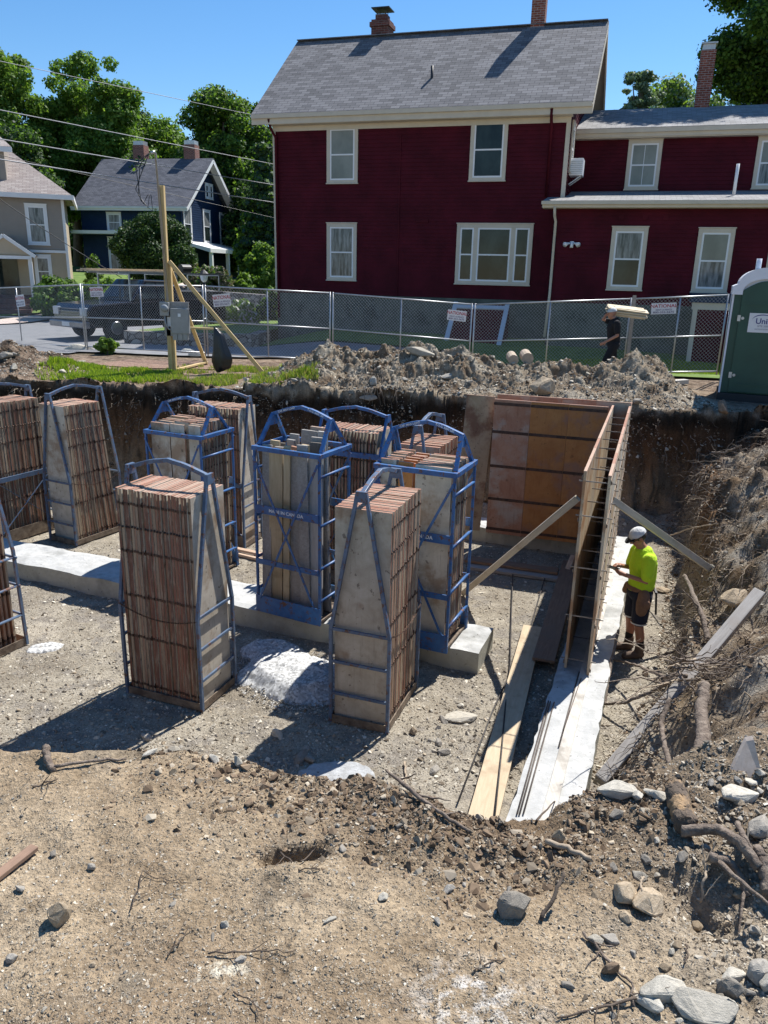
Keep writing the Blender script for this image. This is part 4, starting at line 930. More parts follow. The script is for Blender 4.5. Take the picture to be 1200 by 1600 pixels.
o = panel_mesh('form_panel', .50, 2.44, plymat('tan_ply', (.40, .27, .15, 1), (.5, .37, .24, 1), (.24, .12, .07, 1), .5), 77); o.matrix_basis = m; tag(o, 'tall loose tan panel leaning beside the orange brown form wall', 'form panel')

# ------------------------------------------------------------------ crushed stone and white slab
def mound(name, cx, cy, rx, ry, h, rot, mat, label, cat, kind=None, flat=False, seed=1, z0=0.0, n=60):
    xs_ = np.linspace(-1.15, 1.15, n); X_, Y_ = np.meshgrid(xs_, xs_); c_, s_ = math.cos(rot), math.sin(rot); WX = cx+X_*rx*c_-Y_*ry*s_; WY = cy+X_*rx*s_+Y_*ry*c_
    rr = np.sqrt(X_**2+Y_**2)+.16*fbm(WX+seed*7, WY, 1.6, 3); prof = np.clip(1-rr, 0, 1); rr = rr + (.22*fbm(WX+seed, WY, 3.5, 3) + .07*fbm(WX, WY, 14, 2) if flat else .12*fbm(WX+seed, WY, 4.5, 3)); prof = np.clip(1-rr, 0, 1); hh = h*(sst(0, .12, prof) if flat else sst(0, .5, prof))
    Z_ = H(WX, WY)-.03+hh*(1+(0 if flat else .25)*fbm(WX, WY, 2.2, 4)) + (.004 if flat else .022)*fbm(WX, WY, 24, 3)*(hh > 0.01) + (.03*(hh > .01) if flat else .03*(hh > .01))
    V = np.stack([WX, WY, Z_], -1).reshape(-1, 3); idx = np.arange(n*n).reshape(n, n); F = np.stack([idx[:-1, :-1], idx[:-1, 1:], idx[1:, 1:], idx[1:, :-1]], -1).reshape(-1, 4); keep = (hh.reshape(-1)[F].max(1) > 0.0005); o = np_mesh(name, V, F4=F[keep], mats=[mat], smooth=True); return tag(o, label, cat, kind=kind)
b = NB('crushed_stone'); v = b.coord('Object'); vo = b.n('ShaderNodeTexVoronoi'); vo.inputs['Scale'].default_value = 42; b.l(v, vo.inputs['Vector'])
sep = b.n('ShaderNodeSeparateColor'); b.l(vo.outputs['Color'], sep.inputs[0]); cc = b.ramp(sep.outputs[0], [(0, (.27, .27, .26)), (.6, (.5, .5, .48)), (1, (.66, .66, .64))]); b.bump(vo.outputs['Distance'], -1.0, .02); M_crush = b.fin(cc, .9, 0, .2)
mound('crushed_stone', -1.02, 8.3, .85, .62, .17, -.62, M_crush, 'mound of pale crushed stone between the two near racks', 'gravel', 'stuff', seed=3)
mound('crushed_stone', -1.35, 8.95, .55, .34, .10, -.3, M_crush, 'patch of crushed stone in the shadow beside the middle footing', 'gravel', 'stuff', seed=5)
def crushxy(n, rs):
    a = rs.rand(n)*6.28; r2 = np.sqrt(rs.rand(n))*1.05; X_, Y_ = np.cos(a)*r2*.85, np.sin(a)*r2*.62; c_, s_ = math.cos(-.62), math.sin(-.62); return -1.02+X_*c_-Y_*s_, 8.3+X_*s_+Y_*c_
gravel('crushed_stone', 5200, lambda n, rs: (lambda c: (c[0]+rs.normal(0, .06, n), c[1]+rs.normal(0, .06, n)))(crushxy(n, rs)), .012, .05, [M_pebw, M_pebw, M_pebg], 2.4, 'loose crumbs of crushed stone around the pale mound', sink=-.55)
mound('concrete_slab', -.44, 6.42, .46, .26, .05, .12, concrete('spilled_concrete', (.28, .28, .27, 1), (.44, .45, .45, 1), 14, .9), 'white patch of spilled concrete at the foot of the near bank', 'concrete', flat=True, seed=21)
mound('concrete_spill', -4.35, 8.95, .3, .2, .03, .5, M_crush, 'small grey patch of crushed stone by the left edge rack', 'gravel', 'stuff', seed=9)

# ------------------------------------------------------------------ buildings
def shingle(name, c1, c2, c3, sc_=1.0):
    b = NB(name); tc = b.n('ShaderNodeTexCoord'); br = b.n('ShaderNodeTexBrick'); b.l(tc.outputs['UV'], br.inputs['Vector'])
    br.inputs['Scale'].default_value = 1; br.inputs['Brick Width'].default_value = .30*sc_; br.inputs['Row Height'].default_value = .14*sc_; br.inputs['Mortar Size'].default_value = .007; br.inputs['Mortar Smooth'].default_value = .3
    br.inputs['Color1'].default_value = c1; br.inputs['Color2'].default_value = c2; br.inputs['Mortar'].default_value = c3; br.inputs['Bias'].default_value = .1
    n = b.noise(tc.outputs['UV'], .7, 5, .6); n2 = b.noise(tc.outputs['UV'], 60, 2, .5)
    col = b.mix(1, br.outputs['Color'], b.ramp(n, [(.3, (.93, .93, .93)), (.7, (1.06, 1.06, 1.06))]), 'MULTIPLY'); col = b.mix(1, col, b.ramp(n2, [(.3, (.75, .75, .75)), (.7, (1.25, 1.25, 1.25))]), 'MULTIPLY')
    sp = b.n('ShaderNodeSeparateXYZ'); b.l(tc.outputs['UV'], sp.inputs[0]); row = b.math('FRACT', b.math('DIVIDE', sp.outputs[1], .14*sc_)); 
    hgt = b.math('ADD', b.math('MULTIPLY', b.math('SUBTRACT', 1, row), .8), b.math('MULTIPLY', b.n and br.outputs['Fac'], -.6)); b.bump(hgt, .8, .012)
    return b.fin(col, .92, 0, .2)
M_roof = shingle('asphalt_shingles', (.10, .10, .106, 1), (.20, .198, .205, 1), (.045, .045, .05, 1)); M_roofl = shingle('light_shingles', (.2, .195, .19, 1), (.31, .305, .30, 1), (.16, .155, .15, 1))
M_roofb = shingle('blue_grey_shingles', (.075, .08, .095, 1), (.13, .135, .155, 1), (.045, .045, .055, 1)); M_rooft = shingle('brown_grey_shingles', (.24, .2, .185, 1), (.34, .3, .275, 1), (.15, .13, .12, 1))
def brick(name, c1, c2, mo, bw=.2, rh=.067):
    b = NB(name); tc = b.n('ShaderNodeTexCoord'); br = b.n('ShaderNodeTexBrick'); b.l(tc.outputs['UV'], br.inputs['Vector']); br.inputs['Scale'].default_value = 1
    br.inputs['Brick Width'].default_value = bw; br.inputs['Row Height'].default_value = rh; br.inputs['Mortar Size'].default_value = .009; br.inputs['Color1'].default_value = c1; br.inputs['Color2'].default_value = c2; br.inputs['Mortar'].default_value = mo
    b.bump(br.outputs['Fac'], -.5, .01); n = b.noise(tc.outputs['UV'], 9, 4, .6); col = b.mix(1, br.outputs['Color'], b.ramp(n, [(.3, (.7, .7, .7)), (.7, (1.2, 1.2, 1.2))]), 'MULTIPLY'); return b.fin(col, .9, 0, .2)
M_brick = brick('red_brick', (.16, .045, .032, 1), (.28, .09, .06, 1), (.3, .27, .25, 1)); M_brickd = brick('dark_brick', (.09, .035, .03, 1), (.17, .06, .05, 1), (.16, .13, .12, 1))
def paint(name, c, k=.12, rough=.6, sc_=3): return basic(name, c, tuple([x*(1-k) for x in c[:3]]+[1]), sc_, rough, 0, .06, 40, rnd=False, spec=.15)
M_maroon = paint('maroon_paint', (.084, .0065, .0155, 1), .42, .7, 1.3); M_beige = paint('beige_trim_paint', (.60, .54, .44, 1), .1); M_sash = paint('white_sash', (.78, .79, .80, 1), .04, .4)
M_found = concrete('foundation', (.065, .08, .07, 1), (.12, .135, .12, 1), 2); M_alum = basic('galvanised', (.55, .56, .57, 1), (.42, .43, .44, 1), 8, .45, .7, .1)
M_navy = paint('navy_paint', (.013, .032, .075, 1), .2); M_wtrim = paint('white_trim', (.75, .75, .74, 1), .06); M_tan = paint('tan_vinyl', (.46, .38, .27, 1), .06); M_taupe = paint('taupe_vinyl', (.33, .285, .24, 1), .06)
def glass(name, col, rough=.05, inner=None, s=1.5, st=(1, 1, .6)):
    b = NB(name); v = b.coord('Object', st, True); f = b.noise(v, s, 4, .6); c = b.ramp(f, [(.38, col), (.62, inner or tuple([x*1.8 for x in col[:3]]+[1]))]); b.fin(c, rough, 0, .28); return b.m
M_glass = glass('dark_window_glass', (.012, .018, .017, 1), .05, (.035, .05, .045, 1)); M_shade = glass('window_glass_with_shade', (.17, .18, .155, 1), .1, (.26, .27, .235, 1), 1.0); M_curt = glass('window_glass_with_curtain', (.07, .08, .08, 1), .08, (.27, .28, .28, 1), 2.2, (5, 5, .7))
M_black = basic('black_plastic', (.015, .015, .016, 1), (.03, .03, .03, 1), 9, .5, 0, .05)
def siding(name, parent, p0, p1, z0, z1, mat, course=.115, th=.019, top=None, wm=False):
    """clapboards from p0 to p1 (local xy), facing right of p0->p1 (i.e. outward)"""
    p0 = Vector((*p0, 0)); p1 = Vector((*p1, 0)); d = (p1-p0).normalized(); n = Vector((d.y, -d.x, 0)); L = (p1-p0).length; mb = MB(); z = z0
    while z < z1-.01:
        ze = min(z+course, z1); a0, a1 = 0.0, L; b0, b1 = 0.0, L
        if top:
            a0, a1 = top(z); b0, b1 = top(ze)
            if b1-b0 < .05: break
        q = [p0+d*a0+n*th, p0+d*a1+n*th, p0+d*b1+n*.001, p0+d*b0+n*.001]
        mb.quad((q[0].x, q[0].y, z), (q[1].x, q[1].y, z), (q[2].x, q[2].y, ze), (q[3].x, q[3].y, ze))
        mb.quad((q[0].x, q[0].y, z), (q[1].x, q[1].y, z), (q[1].x-n.x*th, q[1].y-n.y*th, z), (q[0].x-n.x*th, q[0].y-n.y*th, z)); z = ze
    return mb.build(name, mat, parent, normals=False)
def window(parent, x0, x1, z0, z1, y, d=(1, 0), trim=.11, tm=None, panes=('g', 'g'), cas=1, sill=True, muntin=False, name='window'):
    """local frame: wall plane through y along +x; front is -y.  d: wall direction for side walls"""
    tm = tm or M_beige; dv = Vector((*d, 0)); n = Vector((dv.y, -dv.x, 0)); org = Vector((0, 0, 0)) if d == (1, 0) else None
    def P(u, w_, z): return (dv*u + n*w_ + Vector((0, y, 0)))[:2]+(z,) if d == (1, 0) else ((Vector((y[0], y[1], 0))+dv*u+n*w_)[0], (Vector((y[0], y[1], 0))+dv*u+n*w_)[1], z)
    def bx(mb, u0, u1, w0, w1, a, b_):
        vs = [P(u, w_, z) for z in (a, b_) for w_ in (w0, w1) for u in (u0, u1)]; mb.add(vs, [(0, 2, 3, 1), (4, 5, 7, 6), (0, 1, 5, 4), (2, 6, 7, 3), (0, 4, 6, 2), (1, 3, 7, 5)])
    mb = MB(); F = .045
    bx(mb, x0, x0+trim, 0, F, z0, z1); bx(mb, x1-trim, x1, 0, F, z0, z1); bx(mb, x0+trim, x1-trim, 0, F, z1-trim, z1); bx(mb, x0+trim, x1-trim, 0, F, z0, z0+trim*.75)
    bx(mb, x0-.02, x1+.02, 0, F+.02, z1, z1+.03)
    if sill: bx(mb, x0-.02, x1+.02, 0, F+.03, z0-.035, z0)
    wn = mb.build(name, tm, parent, bevel=.004)
    tot = x1-x0-2*trim; cells = [(x0+trim, x1-trim)] if cas == 1 else [(x0+trim, x0+trim+tot*.2), (x0+trim+tot*.26, x0+trim+tot*.74), (x0+trim+tot*.8, x1-trim)]
    if cas > 1:
        m2 = MB(); bx(m2, cells[0][1], cells[1][0], 0, F*.9, z0+trim*.75, z1-trim); m2.build('mullion', tm, wn)
        m2 = MB(); bx(m2, cells[1][1], cells[2][0], 0, F*.9, z0+trim*.75, z1-trim); m2.build('mullion', tm, wn)
    for (a, b_) in cells:
        zb = z0+trim*.75; zt = z1-trim; zm = (zb+zt)/2; s = .05; m2 = MB()
        bx(m2, a, a+s, 0, .034, zb, zt); bx(m2, b_-s, b_, 0, .034, zb, zt); bx(m2, a+s, b_-s, 0, .034, zt-s, zt); bx(m2, a+s, b_-s, 0, .034, zb, zb+s); bx(m2, a+s, b_-s, 0, .036, zm-.022, zm+.022)
        if muntin: bx(m2, (a+b_)/2-.008, (a+b_)/2+.008, 0, .03, zm+.022, zt-s); bx(m2, (a+b_)/2-.008, (a+b_)/2+.008, 0, .03, zb+s, zm-.022)
        m2.build('sash', M_sash, wn)
        for (za, zb_, k) in ((zm+.022, zt-s, panes[0]), (zb+s, zm-.022, panes[1])):
            m3 = MB(); bx(m3, a+s, b_-s, .016, .021, za, zb_); m3.build('pane', {'g': M_glass, 's': M_shade, 'c': M_curt}[k], wn)
    return wn
K = lambda s: 1.1*s
Zc = lambda z: 4.75+(z-4.75)*1.1
RO = Vector((-3.87, 27.5, 0)); RA = R(-16.955)
house = empty('house', (RO.x, RO.y, 0), RA, 'maroon clapboard two storey house with long grey roof and a lower rear wing', 'house')
XL, XR, DP = 0.0, 9.46, 6.9; ZF = Zc(4.1); ZE = Zc(8.83); YR = 3.45; ZR = 12.47
siding('front_wall', house, (XL, 0), (XR, 0), ZF, ZE, M_maroon)
def gtop(L, z): 
    k = max(0, min(1, (z-ZE)/(ZR-.25-ZE))) if z > ZE else 0; return (L/2*k, L-L/2*k)
siding('side_wall', house, (XR, 0), (XR, DP), ZF, ZR-.3, M_maroon, top=lambda z: gtop(DP, z)); siding('side_wall', house, (XL, DP), (XL, 0), ZF, ZR-.3, M_maroon, top=lambda z: gtop(DP, z))
MB().bb(XL+.02, XR-.02, .03, DP, 2.3, ZE).build('house_core', M_maroon, house)
MB().bb(XL+.03, XR-.03, -.02, .02, 2.2, ZF-.01).build('foundation', M_found, house)
def gable_roof(parent, x0, x1, ye, ze, yr, zr, yb, mat, trim, name='roof', fas=.22, over=.0, thick=.06):
    """front eave at (ye,ze), ridge at (yr,zr), back eave at yb"""
    zb = ze; mb = MB(); nrm = Vector((0, -(zr-ze), (yr-ye))).normalized()*thick
    f = [(x0, ye, ze), (x1, ye, ze), (x1, yr, zr), (x0, yr, zr)]; mb.prism(f, (0, nrm.y, nrm.z)); g = [(x0, yr, zr), (x1, yr, zr), (x1, yb, zb), (x0, yb, zb)]; mb.prism(g, (0, -nrm.y, nrm.z)); rf = mb.build(name, mat, parent, uv=True)
    mb = MB(); mb.bb(x0, x1, ye-.02, ye+.03, ze-fas, ze+.02); mb.bb(x0+.02, x1-.02, ye-.09, ye-.02, ze-.09, ze+.03); mb.build('gutter', trim, rf)
    for xx, s in ((x0, -1), (x1, 1)):
        mb = MB(); mb.bar((xx-s*.02, ye, ze-fas/2), (xx-s*.02, yr, zr-fas/2), .045, fas, up=(0, 0, 1)); mb.bar((xx-s*.02, yb, zb-fas/2), (xx-s*.02, yr, zr-fas/2), .045, fas); mb.build('rake_board', trim, rf)
    for xx, s in ((x0, 1), (x1, -1)):
        mb = MB(); mb.prism([(xx, ye+.03, ze-.05), (xx, yr, zr-.05), (xx, yr, zr-.08), (xx, ye+.03, ze-.08)], (s*.55, 0, 0)); mb.prism([(xx, yb-.03, zb-.05), (xx, yr, zr-.05), (xx, yr, zr-.08), (xx, yb-.03, zb-.08)], (s*.55, 0, 0)); mb.build('soffit', trim, rf)
    return rf
ZEe = Zc(9.04)
rf = gable_roof(house, XL-.6, XR+.6, -.36, ZEe, YR, ZR, DP+.36, M_roof, M_beige, fas=.26)
MB().bb(XL-.05, XR+.05, -.34, -.0, ZEe-.27, ZEe-.235).build('eave_soffit', M_beige, rf); MB().bb(XL, XR, -.05, -.001, ZEe-.42, ZEe-.27).build('frieze_board', M_beige, house)
MB().bar((XL-.58, YR, ZR+.065), (XR+.58, YR, ZR+.065), .3, .03).build('ridge_cap', M_roof, rf, uv=True)
for nm, x, y, z0, z1, wd, cap in (('chimney', 2.43, YR+.35, 12.2, 13.05, .62, True), ('chimney', 7.83, YR+.1, 11.9, 14.3, .44, False)):
    ch = MB().bb(x-wd/2, x+wd/2, y-wd/2, y+wd/2, z0, z1).build(nm, M_brickd if cap else M_brick, rf, uv=True)
    if cap:
        b = MB(); b.bb(x-wd/2-.05, x+wd/2+.05, y-wd/2-.05, y+wd/2+.05, z1-.22, z1-.08); b.build('corbel', M_brickd, ch, uv=True); b = MB(); b.bb(x-.2, x+.2, y-.2, y+.2, z1, z1+.18); b.build('chimney_pot', M_brickd, ch, uv=True)
        b = MB()
        for a_, c_ in ((-1, -1), (-1, 1), (1, -1), (1, 1)): b.bar((x+a_*.14, y+c_*.14, z1+.18), (x+a_*.14, y+c_*.14, z1+.34), .02)
        b.bb(x-.32, x+.32, y-.32, y+.32, z1+.34, z1+.37); b.build('rain_cap', M_black, ch)
b = MB(); b.tube([(4.98, 1.0, 10.2), (4.98, 1.0, 10.95)], .045, 10); b.lathe([(.13, 10.16), (.06, 10.34), (.05, 10.4)], (4.98, 1.0, 0), 10); b.build('vent_pipe', M_black, rf, smooth=True)
window(house, K(1.69), K(2.65), Zc(7.24), Zc(8.78), -.006, panes=('s', 's')); window(house, K(5.93), K(6.95), Zc(7.26), Zc(8.85), -.006)
window(house, K(1.69), K(2.64), Zc(4.52), Zc(6.13), -.006, panes=('c', 'c')); window(house, K(5.67), K(7.83), Zc(4.51), Zc(6.13), -.006, cas=3, name='triple_window')
b = MB(); b.bb(XR-.12, XR+.005, -.035, .0, ZF, ZE); b.build('corner_board', M_beige, house)
b = MB(); b.bb(XL-.03, XL+.07, -.035, .0, ZF, ZE); b.build('corner_board', M_beige, house)
b = MB(); b.tube([(8.92, -.37, ZEe-.1), (8.92, -.36, ZEe-.3), (8.92, -.08, ZEe-.55), (8.92, -.07, ZF+3), (8.92, -.07, Zc(7.0))], .045, 8); b.build('downspout', M_maroon, house, smooth=True)
b = MB(); b.tube([(.0, -.37, ZEe-.1), (.02, -.3, ZEe-.35), (.1, -.08, ZEe-.6), (.1, -.07, 3.2)], .045, 8); b.build('downspout', M_maroon, house, smooth=True)
MB().bb(4.3, 4.34, -.03, 0, ZF, ZE-.4).build('cable_conduit', M_maroon, house)
for x, z in ((5.1, 6.35), (9.6, 0)):
    if z: MB().bb(x-.2, x+.2, -.04, 0, z-.05, z+.05).build('wall_vent', M_maroon, house)
# side window with air conditioner, in the gable wall facing right
window(house, .35, 1.2, Zc(7.5), Zc(8.75), (XR+.012, 0), d=(0, 1), name='window')
ac = MB().bb(XR+.02, XR+.42, .5, 1.06, Zc(7.42), Zc(7.85)).build('air_conditioner', M_sash, house, bevel=.015)
b = MB()
for i in range(7): b.bb(XR+.05, XR+.4, .485, .5, Zc(7.46)+i*.055, Zc(7.46)+i*.055+.02)
b.build('grille', M_alum, ac)
b = MB(); b.bar((XR+.03, .6, Zc(7.2)), (XR+.36, .6, Zc(7.41)), .03); b.bar((XR+.03, .98, Zc(7.2)), (XR+.36, .98, Zc(7.41)), .03); b.build('bracket', M_alum, ac)
# the wing
W0, W1, YL, YU = 9.30, 20.0, -.9, 2.2; ZLE = Zc(6.6); ZUE = Zc(8.68)
siding('wing_wall', house, (W0, YL), (W1, YL), ZF, ZLE-.12, M_maroon); siding('wing_side_wall', house, (W0, 0), (W0, YL), ZF, ZLE-.1, M_maroon)
MB().bb(W0+.02, W1, YL+.03, 8, 2.3, ZLE-.16).build('wing_core', M_maroon, house); MB().bb(W0+.03, W1, YL-.02, YL+.02, 2.2, ZF-.01).build('wing_foundation', M_found, house)
siding('upper_wing_wall', house, (XR, YU), (W1, YU), Zc(7.0), ZUE-.1, M_maroon)
MB().bb(XR, W1, YU+.02, 8, Zc(6.9), ZUE-.14).build('upper_wing_core', M_maroon, house)
b = MB(); b.prism([(W0-.33, YL-.3, ZLE-.02), (W0-.33, YL-.3, ZLE+.05), (W0-.33, YU+.02, Zc(7.12)+.04), (W0-.33, YU+.02, Zc(7.12)-.06)], (W1-W0+.3, 0, 0)); lr = b.build('lower_roof', M_roofl, house, uv=True)
b = MB(); b.bb(W0-.34, W1, YL-.34, YL-.28, ZLE-.14, ZLE+.02); b.bb(W0-.36, W1, YL-.42, YL-.34, ZLE-.06, ZLE+.03); b.build('gutter', M_beige, lr); MB().bb(W0-.33, W1, YL-.28, YL+.02, ZLE-.15, ZLE-.12).build('eave_soffit', M_beige, lr)
b = MB(); b.tube([(K(12.87), .3, Zc(6.9)), (K(12.87), .3, Zc(7.62))], .045, 10); b.build('white_vent_pipe', M_sash, lr, smooth=True)
ur = gable_roof(house, XR+.0, W1, YU-.3, ZUE+.05, YU+3.1, Zc(9.75), YU+6.5, M_roofl, M_beige, name='upper_roof', fas=.2)
MB().bb(XR, W1, YU-.28, YU, ZUE-.18, ZUE-.14).build('eave_soffit', M_beige, ur)
ch = MB().bb(13.0, 13.46, YU+2.9, YU+3.4, Zc(9.4), Zc(11.3)).build('chimney', M_brick, ur, uv=True)
b = MB(); b.bb(12.95, 13.51, YU+2.82, YU+3.45, Zc(9.3), Zc(9.68)); b.build('flashing', M_alum, ch); b = MB(); b.bb(13.04, 13.42, YU+2.95, YU+3.35, Zc(11.3), Zc(11.46)); b.bb(12.98, 13.48, YU+2.88, YU+3.42, Zc(11.46), Zc(11.5)); b.build('chimney_cap', M_alum, ch)
for (a, c_, z0, z1, pn, y) in ((9.96, 10.86, 4.47, 6.02, ('c', 'g'), YL-.006), (12.07, 12.93, 4.47, 6.0, ('s', 'c'), YL-.006), (13.75, 14.7, 4.47, 6.0, ('c', 'g'), YL-.006)): window(house, K(a), K(c_), Zc(z0), Zc(z1), y, panes=pn)
window(house, K(10.08), K(11.0), Zc(7.2), Zc(8.5), YU-.006, panes=('s', 's'), muntin=True); window(house, K(13.45), K(14.4), Zc(7.2), Zc(8.5), YU-.006, panes=('s', 'c'), muntin=True)
b = MB(); b.tube([(W0+.02, YL-.35, ZLE-.12), (W0+.02, YL-.2, ZLE-.35), (W0+.05, YL-.06, ZLE-.5), (W0+.05, YL-.06, ZF+.2), (W0-.0, YL-.08, 3.0)], .04, 8); b.build('downspout', M_beige, house, smooth=True)
fl = MB().lathe([(.0, .0), (.06, .0), (.06, .05)], (0, 0, 0), 8); fx, fz = 9.87, 5.7; b = MB(); b.box((fx, YL-.04, fz), (.1, .06, .1)); lt = b.build('floodlight', M_sash, house, bevel=.01)
for s in (-1, 1): b = MB(); b.tube([(fx+s*.04, YL-.07, fz), (fx+s*.13, YL-.12, fz-.02), (fx+s*.19, YL-.2, fz-.05)], [.03, .035, .075], 10); b.build('lamp_head', M_sash, lt, smooth=True)
b = MB(); b.tube([(fx, YL-.1, fz+.02), (fx, YL-.13, fz-.13)], [.04, .05], 10); b.build('sensor', M_sash, lt, smooth=True)
for x in (9.4+1.7, 9.4+2.35, 9.4+2.9): MB().bb(K(x*0)+x, x+.14, YL-.03, YL, Zc(6.25)-.06, Zc(6.25)+.06).build('wall_vent', M_maroon, house)
# sloped cellar hatches
def hatch(x0, x1, y0, zt, proj, zb, fm):
    h = MB().prism([(x0, y0, zt), (x0, y0-proj, zb), (x0, y0-proj, zb-.4), (x0, y0, zb-.4)], (x1-x0, 0, 0)).build('cellar_hatch', M_maroon, house)
    t = .14; dv = Vector((0, -proj, zb-zt)); n_ = Vector((0, -(zt-zb), proj)).normalized()*-.0; nn = Vector((0, -(zt-zb), -proj)).normalized()*-1; nn = Vector((0, -(zt-zb), proj)).normalized() if False else Vector((0, dv.z, -dv.y)).normalized()
    if nn.z < 0: nn = -nn
    b = MB()
    for xa in (x0+.07, x1-.07): b.bar(Vector((xa, y0, zt))+nn*.03, Vector((xa, y0-proj, zb))+nn*.03, t, .05, up=nn)
    b.bar(Vector((x0+t, y0-.1*proj, zt+.1*(zb-zt)))+nn*.03, Vector((x1-t, y0-.1*proj, zt+.1*(zb-zt)))+nn*.03, t, .05, up=nn); b.build('hatch_frame', fm, h)
M_bluew = paint('pale_blue_paint', (.50, .56, .64, 1), .08)
hatch(6.25, 8.05, -.02, Zc(3.96), 1.35, 2.62, M_bluew)
hb = MB().bb(13.42, 15.6, YL-.9, YL-.02, 2.3, Zc(4.18)-.12).build('cellar_entry', M_maroon, house); b = MB(); b.bb(13.3, 15.7, YL-.98, YL-.9, Zc(4.18)-.14, Zc(4.18)+.04); b.bb(13.34, 13.46, YL-.96, YL-.9, 2.4, Zc(4.18)-.14); b.build('entry_frame', M_beige, hb); MB().bb(13.25, 15.8, YL-1.05, YL-.02, Zc(4.18)+.05, Zc(4.18)+.28).build('entry_roof', paint('dark_blue_paint', (.03, .05, .09, 1)), hb)

# ---- blue house across the street
bl = empty('house', (-13.35, 52, 0), R(-12), 'navy blue gabled house across the street with a white columned porch', 'house')
GB = 3.9; EB = 8.35; RB = 11.55; DB_ = 7.4; XB = -7.0
MB().bb(XB, 0, 0, DB_, GB-1, EB).build('wall', M_navy, bl); 
siding('front_wall', bl, (XB, -.02), (0, -.02), GB+.2, EB, M_navy, .14); siding('gable_wall', bl, (.02, 0), (.02, DB_), GB+.2, RB-.2, M_navy, .14, top=lambda z: ((DB_/2*max(0, (z-EB)/(RB-EB)), DB_-DB_/2*max(0, (z-EB)/(RB-EB))) if z > EB else (0, DB_)))
rf = gable_roof(bl, XB-.4, .75, -.5, EB+.05, DB_/2, RB+.15, DB_+.5, M_roofb, M_wtrim, fas=.22)
for x in (-4.6, -.9): ch = MB().bb(x-.4, x+.4, DB_/2-.1, DB_/2+.6, RB-.3, RB+1.05).build('chimney', M_brick, rf, uv=True); MB().bb(x-.36, x+.36, DB_/2-.06, DB_/2+.56, RB+1.05, RB+1.3).build('chimney_cap', M_alum, ch)
window(bl, -5.15, -4.1, 6.9, 8.1, -.04, tm=M_wtrim, panes=('c', 'c')); window(bl, -5.2, -4.05, 4.5, 6.6, -.04, tm=M_wtrim, panes=('c', 'c'))
for u in (.3, 3.2, 5.9): window(bl, u, u+1.15, 6.45, 8.55, (.04, 0), d=(0, 1), tm=M_wtrim, panes=('c', 'g'))
for u in (3.75, 4.4): window(bl, u, u+.55, 9.3, 10.25, (.04, 0), d=(0, 1), tm=M_wtrim, trim=.1)
b = MB(); b.bb(XB-.9, -4.0+.6, -1.0, -.02, 6.75, 6.95); b.build('lower_eave', M_wtrim, bl)
pr = MB().prism([(.03, -.3, 6.3), (.03, -.3, 6.45), (2.1, -.3, 6.0), (2.1, -.3, 5.75)], (0, DB_+1.6, 0)).build('porch_roof', M_wtrim, bl)
b = MB(); b.bb(.05, 2.1, -.3, DB_+1.3, GB-.5, GB+.35); b.build('porch_floor', M_navy, bl)
for v_ in (0.0, 2.6, 4.6, 6.4, 9.0): MB().bb(1.85, 2.05, v_, v_+.2, GB+.35, 5.85).build('porch_column', M_wtrim, bl)
MB().bb(.03, .08, 1.0, 2.1, GB+.35, 5.7).build('front_door', M_wtrim, bl); MB().bb(.03, .08, 3.6, 4.6, GB+.35, 5.7).build('front_door', paint('dark_door', (.05, .04, .04, 1)), bl)
pg = MB().prism([(2.0, 6.3, 6.0), (2.0, 9.9, 6.0), (2.0, 8.1, 7.1)], (-.1, 0, 0)).build('porch_gable', M_brickd, bl, uv=True); b = MB(); b.bar((2.1, 6.1, 5.95), (2.1, 8.1, 7.2), .12, .16); b.bar((2.1, 10.1, 5.95), (2.1, 8.1, 7.2), .12, .16); b.build('gable_trim', M_wtrim, pg)
# white building glimpsed behind the blue house
wh = empty('house', (-12.2, 68, 3), R(-12), 'pale blue white house seen just right of the navy house behind trees', 'house')
MB().bb(0, 3.2, 0, 4, 1.5, 6.4).build('wall', M_bluew, wh); MB().prism([(-.3, -.3, 6.4), (3.5, -.3, 6.4), (3.5, 2, 7.4), (-.3, 2, 7.4)], (0, 0, .1)).build('roof', M_roofb, wh, uv=True); MB().bb(5.0, 8.5, 0, 4, 0, 2.9).build('shed', M_wtrim, wh)
# ---- tan house at the left edge
tn = empty('house', (-15.15, 38, 0), R(20), 'tan and taupe sided house with a white posted porch at the left picture edge', 'house')
siding('lower_wall', tn, (-7, 0), (0, 0), 3.4, 5.3, M_tan, .11, .02); siding('upper_wall', tn, (-7, -.06), (.02, -.06), 5.45, 7.75, M_taupe, .11, .02); MB().bb(-7, .02, -.12, .0, 5.3, 5.42).build('belt_trim', M_wtrim, tn)
MB().bb(-7, -.02, .02, 6, 2.4, 7.9).build('wall', M_tan, tn); MB().bb(-7, 0, -.04, .02, 2.4, 3.4).build('foundation', M_brickd, tn, uv=True); MB().bb(-.09, .03, -.09, .0, 3.4, 7.75).build('corner_board', M_wtrim, tn)
b = MB(); b.quad((-7, -.45, 7.8), (.45, -.45, 7.8), (-2.2, 3, 9.9), (-7, 3, 9.9)); b.quad((.45, -.45, 7.8), (.45, 6.5, 7.8), (-2.2, 3, 9.9), (-2.2, 3, 9.9)) if False else b.add([(.45, -.45, 7.8), (.45, 6.5, 7.8), (-2.2, 3, 9.9)], [(0, 1, 2)]); b.quad((.45, 6.5, 7.8), (-7, 6.5, 7.8), (-7, 3, 9.9), (-2.2, 3, 9.9)); rt = b.build('roof', M_rooft, tn, uv=True)
MB().bb(-7, .5, -.5, -.4, 7.62, 7.82).build('gutter', M_wtrim, rt); MB().bb(.4, .5, -.4, 6.5, 7.62, 7.82).build('gutter', M_wtrim, rt)
